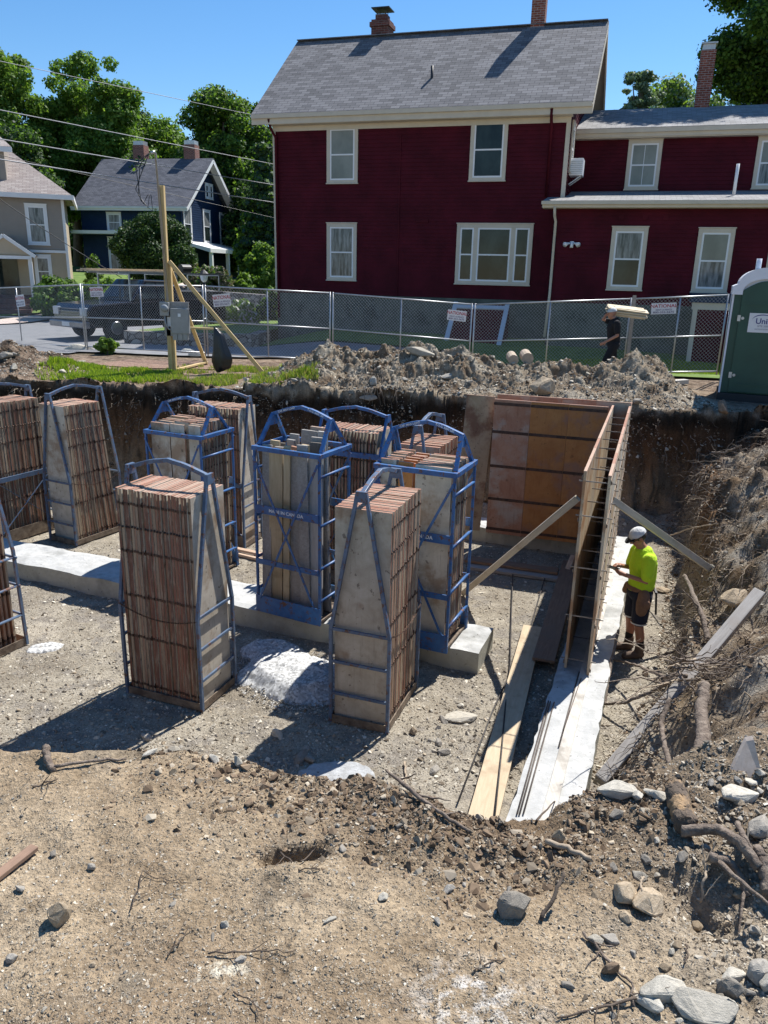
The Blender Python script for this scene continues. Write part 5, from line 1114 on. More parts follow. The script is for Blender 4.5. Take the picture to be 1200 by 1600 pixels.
dm = MB().bb(-7, -2.3, .55, 3, 8.0, 9.75).build('dormer', M_taupe, rt); MB().prism([(-7, .25, 9.7), (-1.95, .25, 9.7), (-2.6, 2, 10.4), (-7, 2, 10.4)], (0, 0, .08)).build('dormer_roof', M_rooft, dm, uv=True); MB().bb(-7, -1.93, .2, .27, 9.55, 9.76).build('dormer_fascia', M_wtrim, dm)
window(tn, -1.65, -.72, 5.65, 7.4, -.08, tm=M_wtrim, panes=('c', 'c')); window(tn, -3.9, -3.0, 5.65, 7.4, -.08, tm=M_wtrim, panes=('c', 'c')); window(tn, -1.5, -.75, 3.75, 5.2, -.02, tm=M_wtrim, panes=('c', 'c')); window(tn, -3.5, -2.62, 8.35, 9.5, .54, tm=M_wtrim, panes=('c', 'c'))
pp = MB().prism([(-3.6, -1.9, 5.15), (-1.5, -1.9, 5.15), (-2.5, -1.9, 5.85)], (0, .12, 0)).build('porch_gable', M_tan, tn); b = MB(); b.bar((-1.3, -1.95, 5.08), (-2.5, -1.95, 5.95), .1, .14); b.bar((-3.7, -1.95, 5.08), (-2.5, -1.95, 5.95), .1, .14); b.bb(-3.6, -1.45, -1.98, -1.9, 4.98, 5.12); b.build('gable_trim', M_wtrim, pp)
b = MB(); b.prism([(-1.35, -1.9, 5.1), (-2.5, -1.9, 5.95), (-2.5, -1.9, 6.0), (-1.3, -1.9, 5.15)], (0, 1.8, 0)); b.prism([(-3.7, -1.9, 5.1), (-2.5, -1.9, 5.95), (-2.5, -1.9, 6.0), (-3.75, -1.9, 5.15)], (0, 1.8, 0)); b.build('porch_roof', M_rooft, tn, uv=True)
for x in (-1.62, -3.2): MB().bb(x, x+.16, -1.85, -1.7, 2.9, 5.0).build('porch_column', M_wtrim, tn)
MB().bb(-3.1, -2.2, -.03, 0, 3.3, 5.1).build('front_door', M_glass, tn); b = MB()
for i in range(3): b.bb(-3.2, -1.7, -2.0+i*.35, -.05, 2.6+.22*i, 2.82+.22*i)
b.build('steps', M_brickd, tn, uv=True)

# ------------------------------------------------------------------ low stone walls
def stonewall_mat():
    b = NB('fieldstone'); v = b.coord('Object', (1, 1, 1.5)); vo = b.n('ShaderNodeTexVoronoi'); vo.inputs['Scale'].default_value = 3.6; b.l(v, vo.inputs['Vector']); s = b.n('ShaderNodeSeparateColor'); b.l(vo.outputs['Color'], s.inputs[0])
    ed = b.n('ShaderNodeTexVoronoi', feature='DISTANCE_TO_EDGE'); ed.inputs['Scale'].default_value = 3.6; b.l(v, ed.inputs['Vector']); c = b.ramp(s.outputs[0], [(0, (.16, .145, .13)), (.5, (.28, .26, .235)), (1, (.42, .4, .37))])
    c = b.mix(b.sst(.06, .02, ed.outputs['Distance']), c, (.07, .065, .06, 1)); b.bump(b.math('MINIMUM', ed.outputs['Distance'], .12), .9, .25); return b.fin(c, .9, 0, .2)
M_field = stonewall_mat()
def lowwall(name, pts, h, label, lift=0, w_=.35):
    mb = MB()
    for a, b_ in zip(pts[:-1], pts[1:]):
        n = max(1, int((Vector(b_)-Vector(a)).length/1.0))
        for i in range(n):
            p = Vector(a).lerp(Vector(b_), i/n); q = Vector(a).lerp(Vector(b_), (i+1)/n); zp = Hs(p.x, p.y)+lift; zq = Hs(q.x, q.y)+lift; d = (q-p).normalized(); t = Vector((-d.y, d.x, 0))*w_/2
            vs = []
            for P_, z in ((p, zp), (q, zq)):
                for s in (-1, 1): vs += [(P_.x+t.x*s, P_.y+t.y*s, z-.6), (P_.x+t.x*s, P_.y+t.y*s, z+h)]
            mb.add(vs, [(0, 4, 5, 1), (2, 3, 7, 6), (1, 5, 7, 3), (0, 1, 3, 2), (4, 6, 7, 5)])
    return tag(mb.build(name, M_field), label, 'wall')
lowwall('stone_wall', [(-8.45, 25.3, 0), (-6.3, 25.1, 0), (-4.3, 24.85, 0), (-4.15, 26.5, 0)], .44, 'low fieldstone retaining wall below the corner lawn behind the fence')
lowwall('stone_wall', [(-10.2, 42.2, 0), (-9.2, 42, 0), (-7.3, 41.4, 0), (-5.5, 40.8, 0)], 1.0, 'taller fieldstone wall below the garden of the navy house', 0, .5)
lowwall('stone_wall', [(-14, 44.6, 0), (-11.8, 43.6, 0), (-10.3, 42.3, 0)], .6, 'low fieldstone curb wall under the round juniper bush', 0, .4)

# ------------------------------------------------------------------ chain link fence panels
FV = [(-60, 452, 27.5), (126, 445, 23.0), (318, 447, 21.3), (518, 458, 21.0), (740, 476, 20.3), (989, 467, 19.1), (1141, 461, 18.5), (1330, 455, 17.6)]
FP = [aty(*q) for q in FV]
M_galv = basic('galvanised_tube', (.50, .51, .52, 1), (.38, .39, .4, 1), 6, .4, .75, .05); M_wirem = basic('galvanised_wire', (.50, .51, .52, 1), (.42, .43, .44, 1), 6, .5, .4, 0)
FL = ['chain link fence panel at the far left in front of the street', 'chain link fence panel in front of the black pickup truck', 'chain link fence panel behind the braces of the meter pole', 'chain link fence panel behind the left end of the dirt heap', 'chain link fence panel carrying a sign before the blue framed hatch', 'chain link fence panel behind the man carrying boards', 'chain link fence panel cut off by the green toilet']
FL[5] = 'chain link fence panel right of the man in black, carrying the rightmost sign'; FL[4] = 'chain link fence panel with a sign, in front of the pale blue framed hatch'
FL = FL[:6] + ['chain link fence panel hidden behind the green toilet']
HF = 1.83
for i in range(len(FP)-1):
    a, b_ = FP[i]+Vector((0, 0, 0)), FP[i+1]; d = b_-a; L = d.length; t = d.normalized(); a = a+t*.04; b_ = b_-t*.04; L = (b_-a).length
    dn = Vector((0, 0, -1)); r_ = empty('chain_link_fence', (a.x, a.y, a.z-HF), 0, FL[i], 'fence', 'chain link fence panels')
    P = lambda u, v: a+t*u+dn*v
    fr = MB(); fr.tube([P(0, -.03), P(0, HF)], .021, 8); fr.tube([P(L, -.03), P(L, HF)], .021, 8)
    fr.tube([P(0, 0), P(L, 0)], .019, 8); fr.tube([P(0, HF-.08), P(L, HF-.08)], .019, 8); fr.tube([P(0, HF*.5), P(L, HF*.5)], .017, 8); fr.tube([P(L*.5, 0), P(L*.5, HF-.08)], .019, 8); fr.build('frame', M_galv, r_, world=True, smooth=True)
    ms = MB(); hgt = HF-.1; st = .0848; u = -hgt; vs = []; fs = []; nn = Vector((t.y, -t.x, 0)).normalized(); wv = .0019
    k = 0
    while u < L:
        for s in (1, -1):
            u0, v0, u1, v1 = (u, 0, u+hgt, hgt) if s > 0 else (u, hgt, u+hgt, 0)
            if u0 < 0: v0 = v0+(-u0)*(1 if s > 0 else -1); u0 = 0
            if u1 > L: v1 = v1-(u1-L)*(1 if s > 0 else -1); u1 = L
            if u1-u0 < .01: continue
            p, q = P(u0, v0+.02), P(u1, v1+.02); dd = (q-p).normalized(); sd_ = dd.cross(nn)*wv; n2 = nn*wv; b0 = len(vs)
            vs += [p+sd_+n2*.0+nn*.003*s, p-sd_+nn*.003*s, q-sd_+nn*.003*s, q+sd_+nn*.003*s, p+n2+nn*.003*s, q+n2+nn*.003*s]; fs += [(b0, b0+1, b0+2, b0+3), (b0, b0+4, b0+5, b0+3), (b0+1, b0+4, b0+5, b0+2)]
        u += st
    ms.add(vs, fs); ms.build('chain_link_mesh', M_wirem, r_, world=True, normals=False)
b = MB(); p = FP[5]; b.bb(p.x-.035, p.x+.035, p.y-.14, p.y-.07, 2.1, p.z+.08); tag(b.build('fence_post', M_grey), 'grey wooden post bracing the fence joint beside the man in black', 'post')
# signs
M_red = basic('sign_red', (.42, .02, .035, 1), None, 5, .5, 0, 0); M_signw = basic('sign_white', (.72, .72, .73, 1), (.66, .66, .68, 1), 5, .5, 0, 0); M_ink = basic('sign_ink', (.12, .1, .2, 1), None, 5, .5, 0, 0)
def nsign(px, py, wpx, hpx, lab, i, rot=0.0, back=False):
    a, b_ = FP[i], FP[i+1]; t = (b_-a).normalized(); Y = None
    lo, hi = 0.0, 1.0
    for _ in range(40):
        m_ = (lo+hi)/2; q = a.lerp(b_, m_); v = q-Vector((0, 0, CAMZ)); xx = v.dot(Vector((_R.x, _F.x, _up.x))) if False else (cam.matrix_world.inverted() @ q); sx_ = CX+FPX*xx.x/-xx.z
        if sx_ < px: lo = m_
        else: hi = m_
    Y = q.y; c = aty(px, py, Y); n = Vector((t.y, -t.x, 0)).normalized(); c = c+n*(.03 if not back else -.03); w_ = wpx/1200*(c-Vector((0, 0, CAMZ))).length*1.02; h_ = hpx/1200*(c-Vector((0, 0, CAMZ))).length*1.02
    xd = Vector((t.x, t.y, t.z)) if not back else Vector((-t.x, -t.y, -t.z)); zd = n if not back else -n
    M4 = frame_m4(c, xd, zd) @ Matrix.Rotation(rot, 4, 'Z'); sg = MB().box((0, 0, 0), (w_, h_, .006)).build('sign', M_signw); sg.matrix_basis = M4; tag(sg, lab, 'sign', 'rental fence signs')
    text('NATIONAL', h_*.42, Matrix.Translation((0, h_*.22, .0045)), M_red, sg, sx=w_*.92/(h_*.42*4.35)); text('RENT-A-FENCE', h_*.2, Matrix.Translation((0, -h_*.12, .0045)), M_ink, sg, sx=1.05); text('800-352-5675', h_*.24, Matrix.Translation((0, -h_*.34, .0045)), M_ink, sg, sx=w_*.9/(h_*.24*6.0))
nsign(714, 493, 28, 15, 'white sign with red lettering on the fence in front of the house hatch', 3, -.03)
nsign(1037, 482, 33, 15, 'rightmost white sign with red lettering on the fence near the toilet', 5, .0)
nsign(152, 456, 23, 13, 'white sign with red lettering on the fence before the truck windshield', 1, .04)
nsign(33, 470, 22, 15, 'leftmost sign, grey and wrinkled, on the fence before the tan house', 0, .06)
nsign(347, 469, 26, 17, 'tilted grey sign on the fence beside the lamp post', 2, .14)

# ------------------------------------------------------------------ temporary power pole
M_pt = wood('yellow_post_wood', (.44, .31, .13, 1), (.58, .44, .22, 1), (.38, .26, .11, 1), 2); M_pt1 = wood('yellow_brace_wood', (.50, .36, .16, 1), (.62, .48, .25, 1), (.44, .31, .13, 1), 1)
M_gbox = basic('grey_box_paint', (.30, .31, .31, 1), (.25, .26, .26, 1), 5, .5, .3, .05); M_meter = glass('meter_glass', (.2, .22, .23, 1), .05, (.35, .37, .38, 1))
pb = aty(268, 582, 18.6); pt = aty(253, 290, 18.6)
pole = empty('power_pole', (pb.x, pb.y, pb.z), 0, 'tall yellow timber power pole with electric meter and three lumber braces', 'pole')
b = MB(); b.bar((pb.x, 18.6, pb.z-.3), (pt.x, 18.6, pt.z), .10, .14, up=(0, 1, 0)); b.build('post', M_pt, pole, world=True, bevel=.006)
b = MB(); b.bar((pb.x+.085, 18.64, pb.z-.2), aty(263, 408, 18.64)+Vector((.03, 0, 0)), .06, .12, up=(0, 1, 0)); b.build('sister_post', M_pt, pole, world=True)
c0 = aty(262, 470, 18.5); c1 = aty(243, 240, 18.5); b = MB(); b.tube([c0, c1, c1+Vector((-.02, -.03, .03)), c1+Vector((-.07, -.08, .0))], [.026, .026, .035, .035], 10); b.build('conduit', M_galv, pole, world=True, smooth=True)
def bx2(name, x0, y0, x1, y1, Y, dep, mat, par, bev=.008):
    a = aty(x0, y1, Y); c_ = aty(x1, y0, Y); b = MB(); b.bb(a.x, c_.x, Y-dep, Y, a.z, c_.z); return b.build(name, mat, par, world=True, bevel=bev)
bx2('backboard', 252, 472, 295, 492, 18.56, .03, M_grey, pole); bx2('backboard', 258, 490, 270, 525, 18.56, .03, M_grey, pole)
mb_ = bx2('meter_box', 252, 472, 265, 493, 18.52, .12, M_gbox, pole); c_ = aty(257.5, 481.5, 18.4); b = MB(); b.tube([c_, c_+Vector((0, -.05, 0)), c_+Vector((0, -.09, 0))], [.085, .085, .06], 16); b.build('meter', M_meter, mb_, world=True, smooth=True)
pn = bx2('breaker_panel', 270, 482, 296, 521, 18.50, .13, M_gbox, pole, .012); bx2('panel_label', 278, 490, 282, 495, 18.365, .004, M_sash, pn, 0)
for i in range(3): bx2('outlet_box', 272+i*8, 521, 279+i*8, 531, 18.5, .11, M_gbox, pole, .01)
b = MB(); q = [aty(258, 494, 18.42), aty(259, 506, 18.42), aty(264, 514, 18.42), aty(271, 516, 18.42)]; b.tube(q, .022, 8); b.build('flex_conduit', M_gbox, pole, world=True, smooth=True); bx2('notice', 262, 495, 271, 510, 18.5, .01, M_sash, pole, 0)
def brc(a, b_, name='brace', w_=.09, h_=.045, up=(0, 1, 0)):
    b = MB(); b.bar(a, b_, w_, h_, up=up); b.build(name, M_pt1, pole, world=True, bevel=.004)
bl1 = aty(413, 581, 18.9); brc(aty(264, 408, 18.55), Vector((bl1.x, bl1.y, Hs(bl1.x, bl1.y)-.02))); bl2 = aty(322, 552, 20.3); brc(aty(264, 415, 18.7), Vector((bl2.x, bl2.y, Hs(bl2.x, bl2.y))))
brc(aty(268, 511, 18.7), aty(354, 515, 18.72), 'cross_member', .045, .09); brc(Vector((pb.x+.1, 18.7, pb.z+.06)), Vector((bl2.x, bl2.y, Hs(bl2.x, bl2.y)+.08)), 'floor_member', .045, .09); brc(Vector((bl1.x-.12, bl1.y+.03, Hs(bl1.x, bl1.y))), Vector((bl1.x+.08, bl1.y+.03, Hs(bl1.x, bl1.y)+.12)), 'stake', .05, .05)
wr = MB(); top = c1
for k in range(3): wr.tube([top+Vector((-.1, -.12, .0)), top+Vector((-.22-.1*k, -.14, -.25)), top+Vector((-.45+.05*k, -.14, -.75-.12*k)), top+Vector((-.30+.1*k, -.14, -1.05-.08*k)), top+Vector((-.18+.03*k, -.14, -.85))], .010, 6)
wr.build('drip_loop', M_black, pole, world=True, smooth=True)
# trash bag hanging from the cross member
bg_ = MB(); cc = [aty(336, 512, 18.6), aty(341, 522, 18.6), aty(344, 540, 18.6), aty(347, 560, 18.6), aty(348, 575, 18.6), aty(340, 582, 18.6)]; rs = [.03, .11, .17, .21, .17, .02]; n = 22; vs = []; fs = []; rr_ = random.Random(3)
for i in range(16):
    u = i/15*5; k = min(int(u), 4); f = u-k; c_ = cc[k].lerp(cc[k+1], f); r0 = rs[k]*(1-f)+rs[k+1]*f
    for j in range(n):
        a = 6.283*j/n; w_ = 1+.17*math.sin(a*5+i*.25)+.12*math.sin(a*9-i*.4)+rr_.uniform(-.05, .05); vs.append((c_.x+r0*w_*math.cos(a), c_.y+r0*w_*.6*math.sin(a), c_.z+rr_.uniform(-.008, .008)))
for i in range(15):
    for j in range(n): j2 = (j+1) % n; fs.append((i*n+j, i*n+j2, (i+1)*n+j2, (i+1)*n+j))
bg_.add(vs, fs); b = NB('black_polythene'); b.fin((.012, .012, .014, 1), .28, 0, .6); v = b.coord('Object'); b.bump(b.noise(v, 14, 4, .6), .6, .03); tag(bg_.build('trash_bag', b.m, smooth=True), 'black plastic bag hanging from the cross member of the pole brace', 'bag')
for (x, y, lab) in ((303, 553, 'left pale sack lying on the mulch behind the meter pole'), (292, 549, 'right pale rolled sack on the mulch behind the meter pole')):
    p = atz(x-8, y, 2.42); q = atz(x+14, y+1, 2.42); tag(MB().tube([p, p.lerp(q, .2), p.lerp(q, .6), q], [.04, .09, .09, .03], 10).build('sack', basic('sack_cloth', (.6, .57, .48, 1), (.5, .47, .4, 1), 12, .9), smooth=True), lab, 'sack')

# ------------------------------------------------------------------ overhead wires
M_wirel = basic('grey_cable', (.34, .35, .37, 1), (.26, .27, .29, 1), 9, .6, .1, 0); 
def wire(name, a, b_, sag, r, mat, lab):
    n = 26; pts = []
    for i in range(n+1): u = i/n; p = a.lerp(b_, u); pts.append(p+Vector((0, 0, -sag*4*u*(1-u))))
    return tag(MB().tube(pts, r, 6).build(name, mat, smooth=True), lab, 'wire', 'overhead wires')
def thru(p, q, k0, k1): d = q-p; return p+d*k0, p+d*k1
def wpx(q0, q1, q2, Y0, Y1, r, mat, lab):
    a = aty(*q0, Y0); b_ = aty(*q2, Y1); m_ = (q1); u = .5
    sag = 0
    best = 0
    for s_ in np.linspace(0, 1.5, 61):
        w_ = a.lerp(b_, .5)+Vector((0, 0, -s_)); cpt = cam.matrix_world.inverted() @ w_; sy = CY-FPX*cpt.y/-cpt.z
        if sy <= q1[1]: best = s_
    return wire('overhead_wire', a, b_, best, r, mat, lab)
wpx((-120, 70), (150, 138), (430, 187), 22, 34, .009, M_wirel, 'highest thin overhead wire crossing the sky at the left')
wpx((-120, 148), (130, 205), (470, 265), 22, 34, .013, M_wirel, 'second overhead wire from the top, crossing the navy house roof')
wpx((-120, 197), (130, 255), (470, 296), 22, 34, .015, M_wirel, 'third overhead wire from the top, the brightest of them')
wpx((-120, 230), (130, 288), (470, 323), 22, 34, .018, M_wirel, 'lowest twisted overhead wire, touching the pole head')
wpx((-120, 215), (90, 268), (470, 350), 26, 36, .009, M_black, 'thin black overhead wire between the brighter ones')
wire('guy_wire', aty(-60, 268, 24), aty(190, 434, 27.5), .1, .012, M_black, 'thin dark wire running down in front of the tan house')

# ------------------------------------------------------------------ portable toilet
M_green = basic('green_plastic', (.008, .052, .036, 1), (.013, .07, .048, 1), 2, .45, 0, .08, 60, rnd=False); M_wplas = basic('white_plastic', (.70, .72, .78, 1), (.64, .66, .72, 1), 2, .45, 0, .05, rnd=False)
tl = aty(1122, 618, 16.3); TZ = Hs(tl.x+.5, tl.y+.3); toi = empty('portable_toilet', (tl.x, tl.y, tl.z), R(-22), 'green portable toilet with white domed roof at the right edge', 'toilet')
TW, TH = 1.18, 2.16
MB().bb(-.03, TW+.03, -.02, 1.2, -.16, .07).build('base', basic('black_skid', (.03, .03, .03, 1)), toi, bevel=.02); MB().bb(.0, TW, .02, 1.15, .07, TH).build('body', M_green, toi, bevel=.015)
b = MB(); b.bb(-.012, .025, -.0, .04, .05, TH-.02); b.bb(TW-.025, TW+.012, -.0, .04, .05, TH-.02); b.build('corner_trim', M_wplas, toi, bevel=.005)
dpts = [(.17, -.03, .1)] + [(TW-.17, -.03, .1)] + [(TW-.17-(TW-.34)*i/14, -.03, TH-.02+.19*math.sin(math.pi*i/14)) for i in range(15)]
dr = MB().prism(dpts, (0, .06, 0)).build('door', M_green, toi, bevel=.01); b = MB(); b.bb(.28, TW-.28, -.045, -.03, 1.86, 1.9); b.bb(.28, TW-.28, -.045, -.03, .25, .29); b.build('door_rib', M_green, dr)
for z in (.45, 1.6): b = MB(); b.bb(.14, .2, -.05, -.02, z-.06, z+.06); b.tube([(.24, -.05, z), (.24, -.03, z)], .03, 10); b.build('hinge', M_galv, dr)
n = 18
def dome(k, z_): return [(TW/2+(x)*k, z_+h_) for x, h_ in [(-(TW/2+.03), -.10), (-(TW/2+.03), .06), (-(TW/2-.05), .10)] + [(-(TW/2-.07)*math.cos(math.pi*i/n), .10+.33*math.sin(math.pi*i/n)) for i in range(n+1)] + [((TW/2-.05), .10), ((TW/2+.03), .06), ((TW/2+.03), -.10)]]
out = dome(1, TH-.0); inn = [(TW/2-(TW/2-.17)*math.cos(math.pi*i/n), TH-.03+.24*math.sin(math.pi*i/n)) for i in range(n+1)]
rfm = MB(); f = [(x, -.05, z) for x, z in out]+[(x, -.05, z) for x, z in reversed(inn)]
oc = [Vector((x, -.05, z)) for x, z in out]; bk = [Vector((x, 1.22, z)) for x, z in out]; vs = oc+bk; m_ = len(oc); rfm.add(vs, [(i, i+1, m_+i+1, m_+i) for i in range(m_-1)])
k_ = len(inn); vi = [Vector((x, -.05, z)) for x, z in inn]; o_ = oc[2:-2]; fs = []; vs = o_+vi; lo_ = len(o_)
for i in range(min(lo_, k_)-1): fs.append((i, i+1, lo_+min(i+1, k_-1), lo_+i))
rfm.add(vs, fs); rfm.add([oc[0], oc[1], oc[2], vi[0], (inn[0][0], -.05, TH-.10)], [(0, 1, 2, 3, 4)]); rfm.add([oc[-1], oc[-2], oc[-3], vi[-1], (inn[-1][0], -.05, TH-.10)], [(0, 1, 2, 3, 4)])
rfm.add([(x, .02, z) for x, z in inn]+[(TW-.17, .02, TH-.1), (.17, .02, TH-.1)], [tuple(range(k_+2))]); rt_ = rfm.build('roof', M_wplas, toi)
b = MB(); b.tube([(.42, .9, TH+.2), (.42, .9, TH+.62)], .055, 10); b.build('vent_pipe', M_wplas, toi, smooth=True)
lx0, lz = .36, 1.52; lb = MB().bb(lx0, lx0+.62, -.046, -.031, lz-.19, lz+.19).build('decal', M_signw, dr); M_nvy = basic('decal_navy', (.03, .03, .20, 1), None, 5, .5, 0, 0); M_gry = basic('decal_grey', (.3, .3, .36, 1), None, 5, .5, 0, 0)
fm = frame_m4((lx0+.34, -.047, lz+.03), (1, 0, 0), (0, -1, 0)); t_ = text('United', .155, fm, M_nvy, lb, sx=1.0); text('SITE SERVICES', .052, frame_m4((lx0+.34, -.047, lz-.065), (1, 0, 0), (0, -1, 0)), M_gry, lb, sx=1.05); text('UNITEDSITESERVICES.COM', .034, frame_m4((lx0+.33, -.047, lz-.125), (1, 0, 0), (0, -1, 0)), M_gry, lb)
b = MB(); pts = [(lx0+.06+.20*(1-math.cos(math.pi*i/14*.85)), lz+.05+.10*math.sin(math.pi*i/14*.85+.0)) for i in range(15)]
for (x0_, z0_), (x1_, z1_), i in zip(pts[:-1], pts[1:], range(14)): w_ = .006+.012*math.sin(math.pi*(i+.5)/14); b.quad((x0_, -.0475, z0_), (x1_, -.0475, z1_), (x1_, -.0475, z1_+w_), (x0_, -.0475, z0_+w_))
b.build('swoosh', M_nvy, lb)
plank('concrete_block', atz(1044, 598, 2.5), atz(1072, 596, 2.5), .16, .1, M_pale, 'small pale concrete rail lying on the dirt left of the toilet', 'rail')
for (x, y, lab) in ((800, 556, 'left of two tan clay pipes lying on top of the dirt heap'), (822, 554, 'right of two tan clay pipes lying on top of the dirt heap')):
    p = aty(x, y+5, 17.55); tag(MB().tube([p+Vector((-.0, -.22, .0)), p+Vector((.02, .3, .04))], .115 if x < 810 else .13, 14).build('clay_pipe', basic('clay_pipe', (.45, .36, .27, 1), (.34, .27, .2, 1), 8, .85), smooth=False), lab, 'pipe')

# ------------------------------------------------------------------ pickup truck on the street
b = NB('black_car_paint'); b.fin((.012, .014, .02, 1), .25, 0, .5); b.b.inputs['Coat Weight'].default_value = .35; b.b.inputs['Coat Roughness'].default_value = .05; M_cpaint = b.m
M_chrome = basic('chrome', (.3, .3, .32, 1), (.22, .22, .24, 1), 8, .3, .8, 0); M_tyre = basic('tyre', (.02, .02, .02, 1), (.035, .035, .035, 1), 9, .9)
M_cglass = glass('car_glass', (.02, .03, .035, 1), .04, (.05, .07, .08, 1)); M_lamp = basic('headlight_glass', (.55, .58, .6, 1), (.45, .47, .5, 1), 9, .1, .2, 0)
trk = empty('pickup_truck', (-8.7, 28.3, 2.40), R(233), 'black pickup truck with a ladder rack, parked behind the chain link fence', 'truck'); TWd = 1.0
side = [(-2.9, .55), (-2.9, 1.25), (-.75, 1.30), (-.75, 1.30), (1.15, 1.22), (1.35, 1.24), (2.75, 1.16), (2.92, 1.0), (2.95, .6), (2.7, .42), (-2.7, .42)]
body = MB().prism([(x, -TWd, z) for x, z in side], (0, 2*TWd, 0)).build('body', M_cpaint, trk, bevel=.06)
cab = [(-.75, 1.28), (-.68, 1.92), (.55, 1.95), (1.25, 1.24)]; vs = [(x, y*(1.0 if z < 1.5 else .84)*.97, z) for y in (-1, 1) for x, z in cab]; MB().add(vs, [(0, 1, 2, 3), (7, 6, 5, 4), (0, 4, 5, 1), (1, 5, 6, 2), (2, 6, 7, 3), (3, 7, 4, 0)]).build('cab', M_cpaint, trk, bevel=.05)
MB().quad((1.24, -.80, 1.29), (1.24, .80, 1.29), (.60, .70, 1.91), (.60, -.70, 1.91)).build('windshield', M_cglass, trk)
for s in (-1, 1):
    for (x0, x1, x2, x3) in ((-.62, .1, .1, -.56), (.16, 1.0, .50, .16)): MB().quad((x0, s*.955, 1.33), (x1, s*.955, 1.33), (x2, s*.845, 1.85), (x3, s*.845, 1.85)).build('side_window', M_cglass, trk)
    b = MB(); b.box((1.0, s*1.12, 1.38), (.12, .22, .2)); b.build('mirror', M_black, trk, bevel=.03)
    for xw in (-1.85, 1.9):
        t_ = MB().tube([(xw, s*(TWd-.20), .40), (xw, s*(TWd+.03), .40)], .40, 24).build('tyre', M_tyre, trk); MB().tube([(xw, s*(TWd+.01), .40), (xw, s*(TWd+.045), .40)], [.24, .2], 18).build('rim', M_chrome, t_)
    MB().bb(2.86, 2.975, s*.95 if s < 0 else .62, s*.62 if s < 0 else .95, .80, 1.06).build('headlight', M_lamp, trk, bevel=.02)
    MB().bb(1.0, 1.03, s*1.0-.01, s*1.0+.01, .5, 1.2).build('door_seam', M_black, trk)
b = MB()
for i in range(4): b.bb(2.93, 2.985, -.6, .6, .74+i*.09, .755+i*.09)
b.build('grille', M_chrome, trk); MB().bb(2.85, 3.12, -1.0, 1.0, .42, .64).build('bumper', M_chrome, trk, bevel=.04)
MB().bb(2.99, 3.125, -.22, .22, .46, .60).build('licence_plate', M_signw, trk)
b = MB()
for x in (-2.7, -.75, 1.2):
    z0 = 1.25; b.bar((x, -.9, 2.12), (x, .9, 2.12), .05)
    for s in (-1, 1): b.bar((x, s*.9, z0), (x, s*.9, 2.14), .05)
for s in (-1, 1): b.bar((-2.9, s*.9, 2.16), (1.6, s*.9, 2.16), .05)
b.build('ladder_rack', M_galv, trk); MB().bb(-2.85, -.8, -.93, .93, 1.25, 1.55).build('bed_box', M_black, trk)
Mt = trk.matrix_basis
for i in range(6):
    o = MB().box((0, 0, 0), (4.6-.2*i, .14, .045)).build('board', M_pine, bevel=.003); o.matrix_basis = Mt @ Matrix.Translation((-.2+.1*i, -.6+.17*(i % 4)+.02*i, 2.21+.05*(i//4))) @ Matrix.Rotation(.02*(i-2), 4, 'Z'); tag(o, 'board strapped on the ladder rack of the black pickup', 'board', 'boards on the truck rack')
o = MB().tube([(-1.9, .2, 2.33), (-1.5, .2, 2.33)], .16, 14).build('hose_coil', M_black); o.matrix_basis = Mt; tag(o, 'black coil lying on top of the boards of the pickup', 'coil')
# lamp post
lp = aty(322, 505, 33); gz = Hs(lp.x, 33); lpo = empty('lamp_post', (lp.x, 33, gz), 0, 'short black garden lamp post with a white lantern beyond the fence', 'lamp'); MB().tube([(0, 0, 0), (0, 0, 4.25-gz)], .045, 8).build('pole', M_black, lpo, smooth=True)
b = MB(); b.lathe([(.05, 4.22-gz), (.13, 4.3-gz), (.19, 4.55-gz)], (0, 0, 0), 8); b.build('lantern', M_sash, lpo); MB().lathe([(.21, 4.55-gz), (.1, 4.65-gz), (.0, 4.72-gz)], (0, 0, 0), 8).build('lantern_cap', M_black, lpo)

# ------------------------------------------------------------------ vegetation
M_bark = basic('bark', (.10, .08, .06, 1), (.2, .165, .13, 1), 6, .95, 0, .8, 30, stretch=(3, 3, .6), dist=.03)
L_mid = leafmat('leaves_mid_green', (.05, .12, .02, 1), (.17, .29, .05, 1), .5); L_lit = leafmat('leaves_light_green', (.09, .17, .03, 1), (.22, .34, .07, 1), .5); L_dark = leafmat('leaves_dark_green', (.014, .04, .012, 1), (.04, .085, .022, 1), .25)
L_con = leafmat('conifer_needles', (.02, .05, .025, 1), (.05, .09, .045, 1), .15); L_jun = leafmat('juniper_leaves', (.03, .075, .012, 1), (.09, .16, .02, 1), .2); L_blue = leafmat('pine_needles', (.10, .16, .10, 1), (.2, .28, .18, 1), .3)
def leaf_cloud(rs, centers, radii, n, size, squash=.8, shell=.55, droop=0):
    """n leaf quads spread through the clumps"""
    w_ = np.array(radii)**2; k = rs.choice(len(centers), n, p=w_/w_.sum()); c = np.array(centers)[k]; r = np.array(radii)[k]
    d = rs.normal(size=(n, 3)); d /= np.linalg.norm(d, axis=1)[:, None]; rad = r*(shell+(1-shell)*rs.rand(n)**.7)*(1+.12*rs.normal(size=n)); p = c+d*rad[:, None]*np.array([1, 1, squash])
    nr = d+rs.normal(size=(n, 3))*.75; nr[:, 2] += .35; nr /= np.linalg.norm(nr, axis=1)[:, None]; t = np.cross(nr, rs.normal(size=(n, 3))); t /= np.linalg.norm(t, axis=1)[:, None]; b_ = np.cross(nr, t); s = size*(.6+.8*rs.rand(n))[:, None]
    V = np.stack([p-t*s*.5-b_*s*.18, p+b_*s*-.42, p+t*s*.5+b_*s*.12, p+b_*s*.45], 1); return V
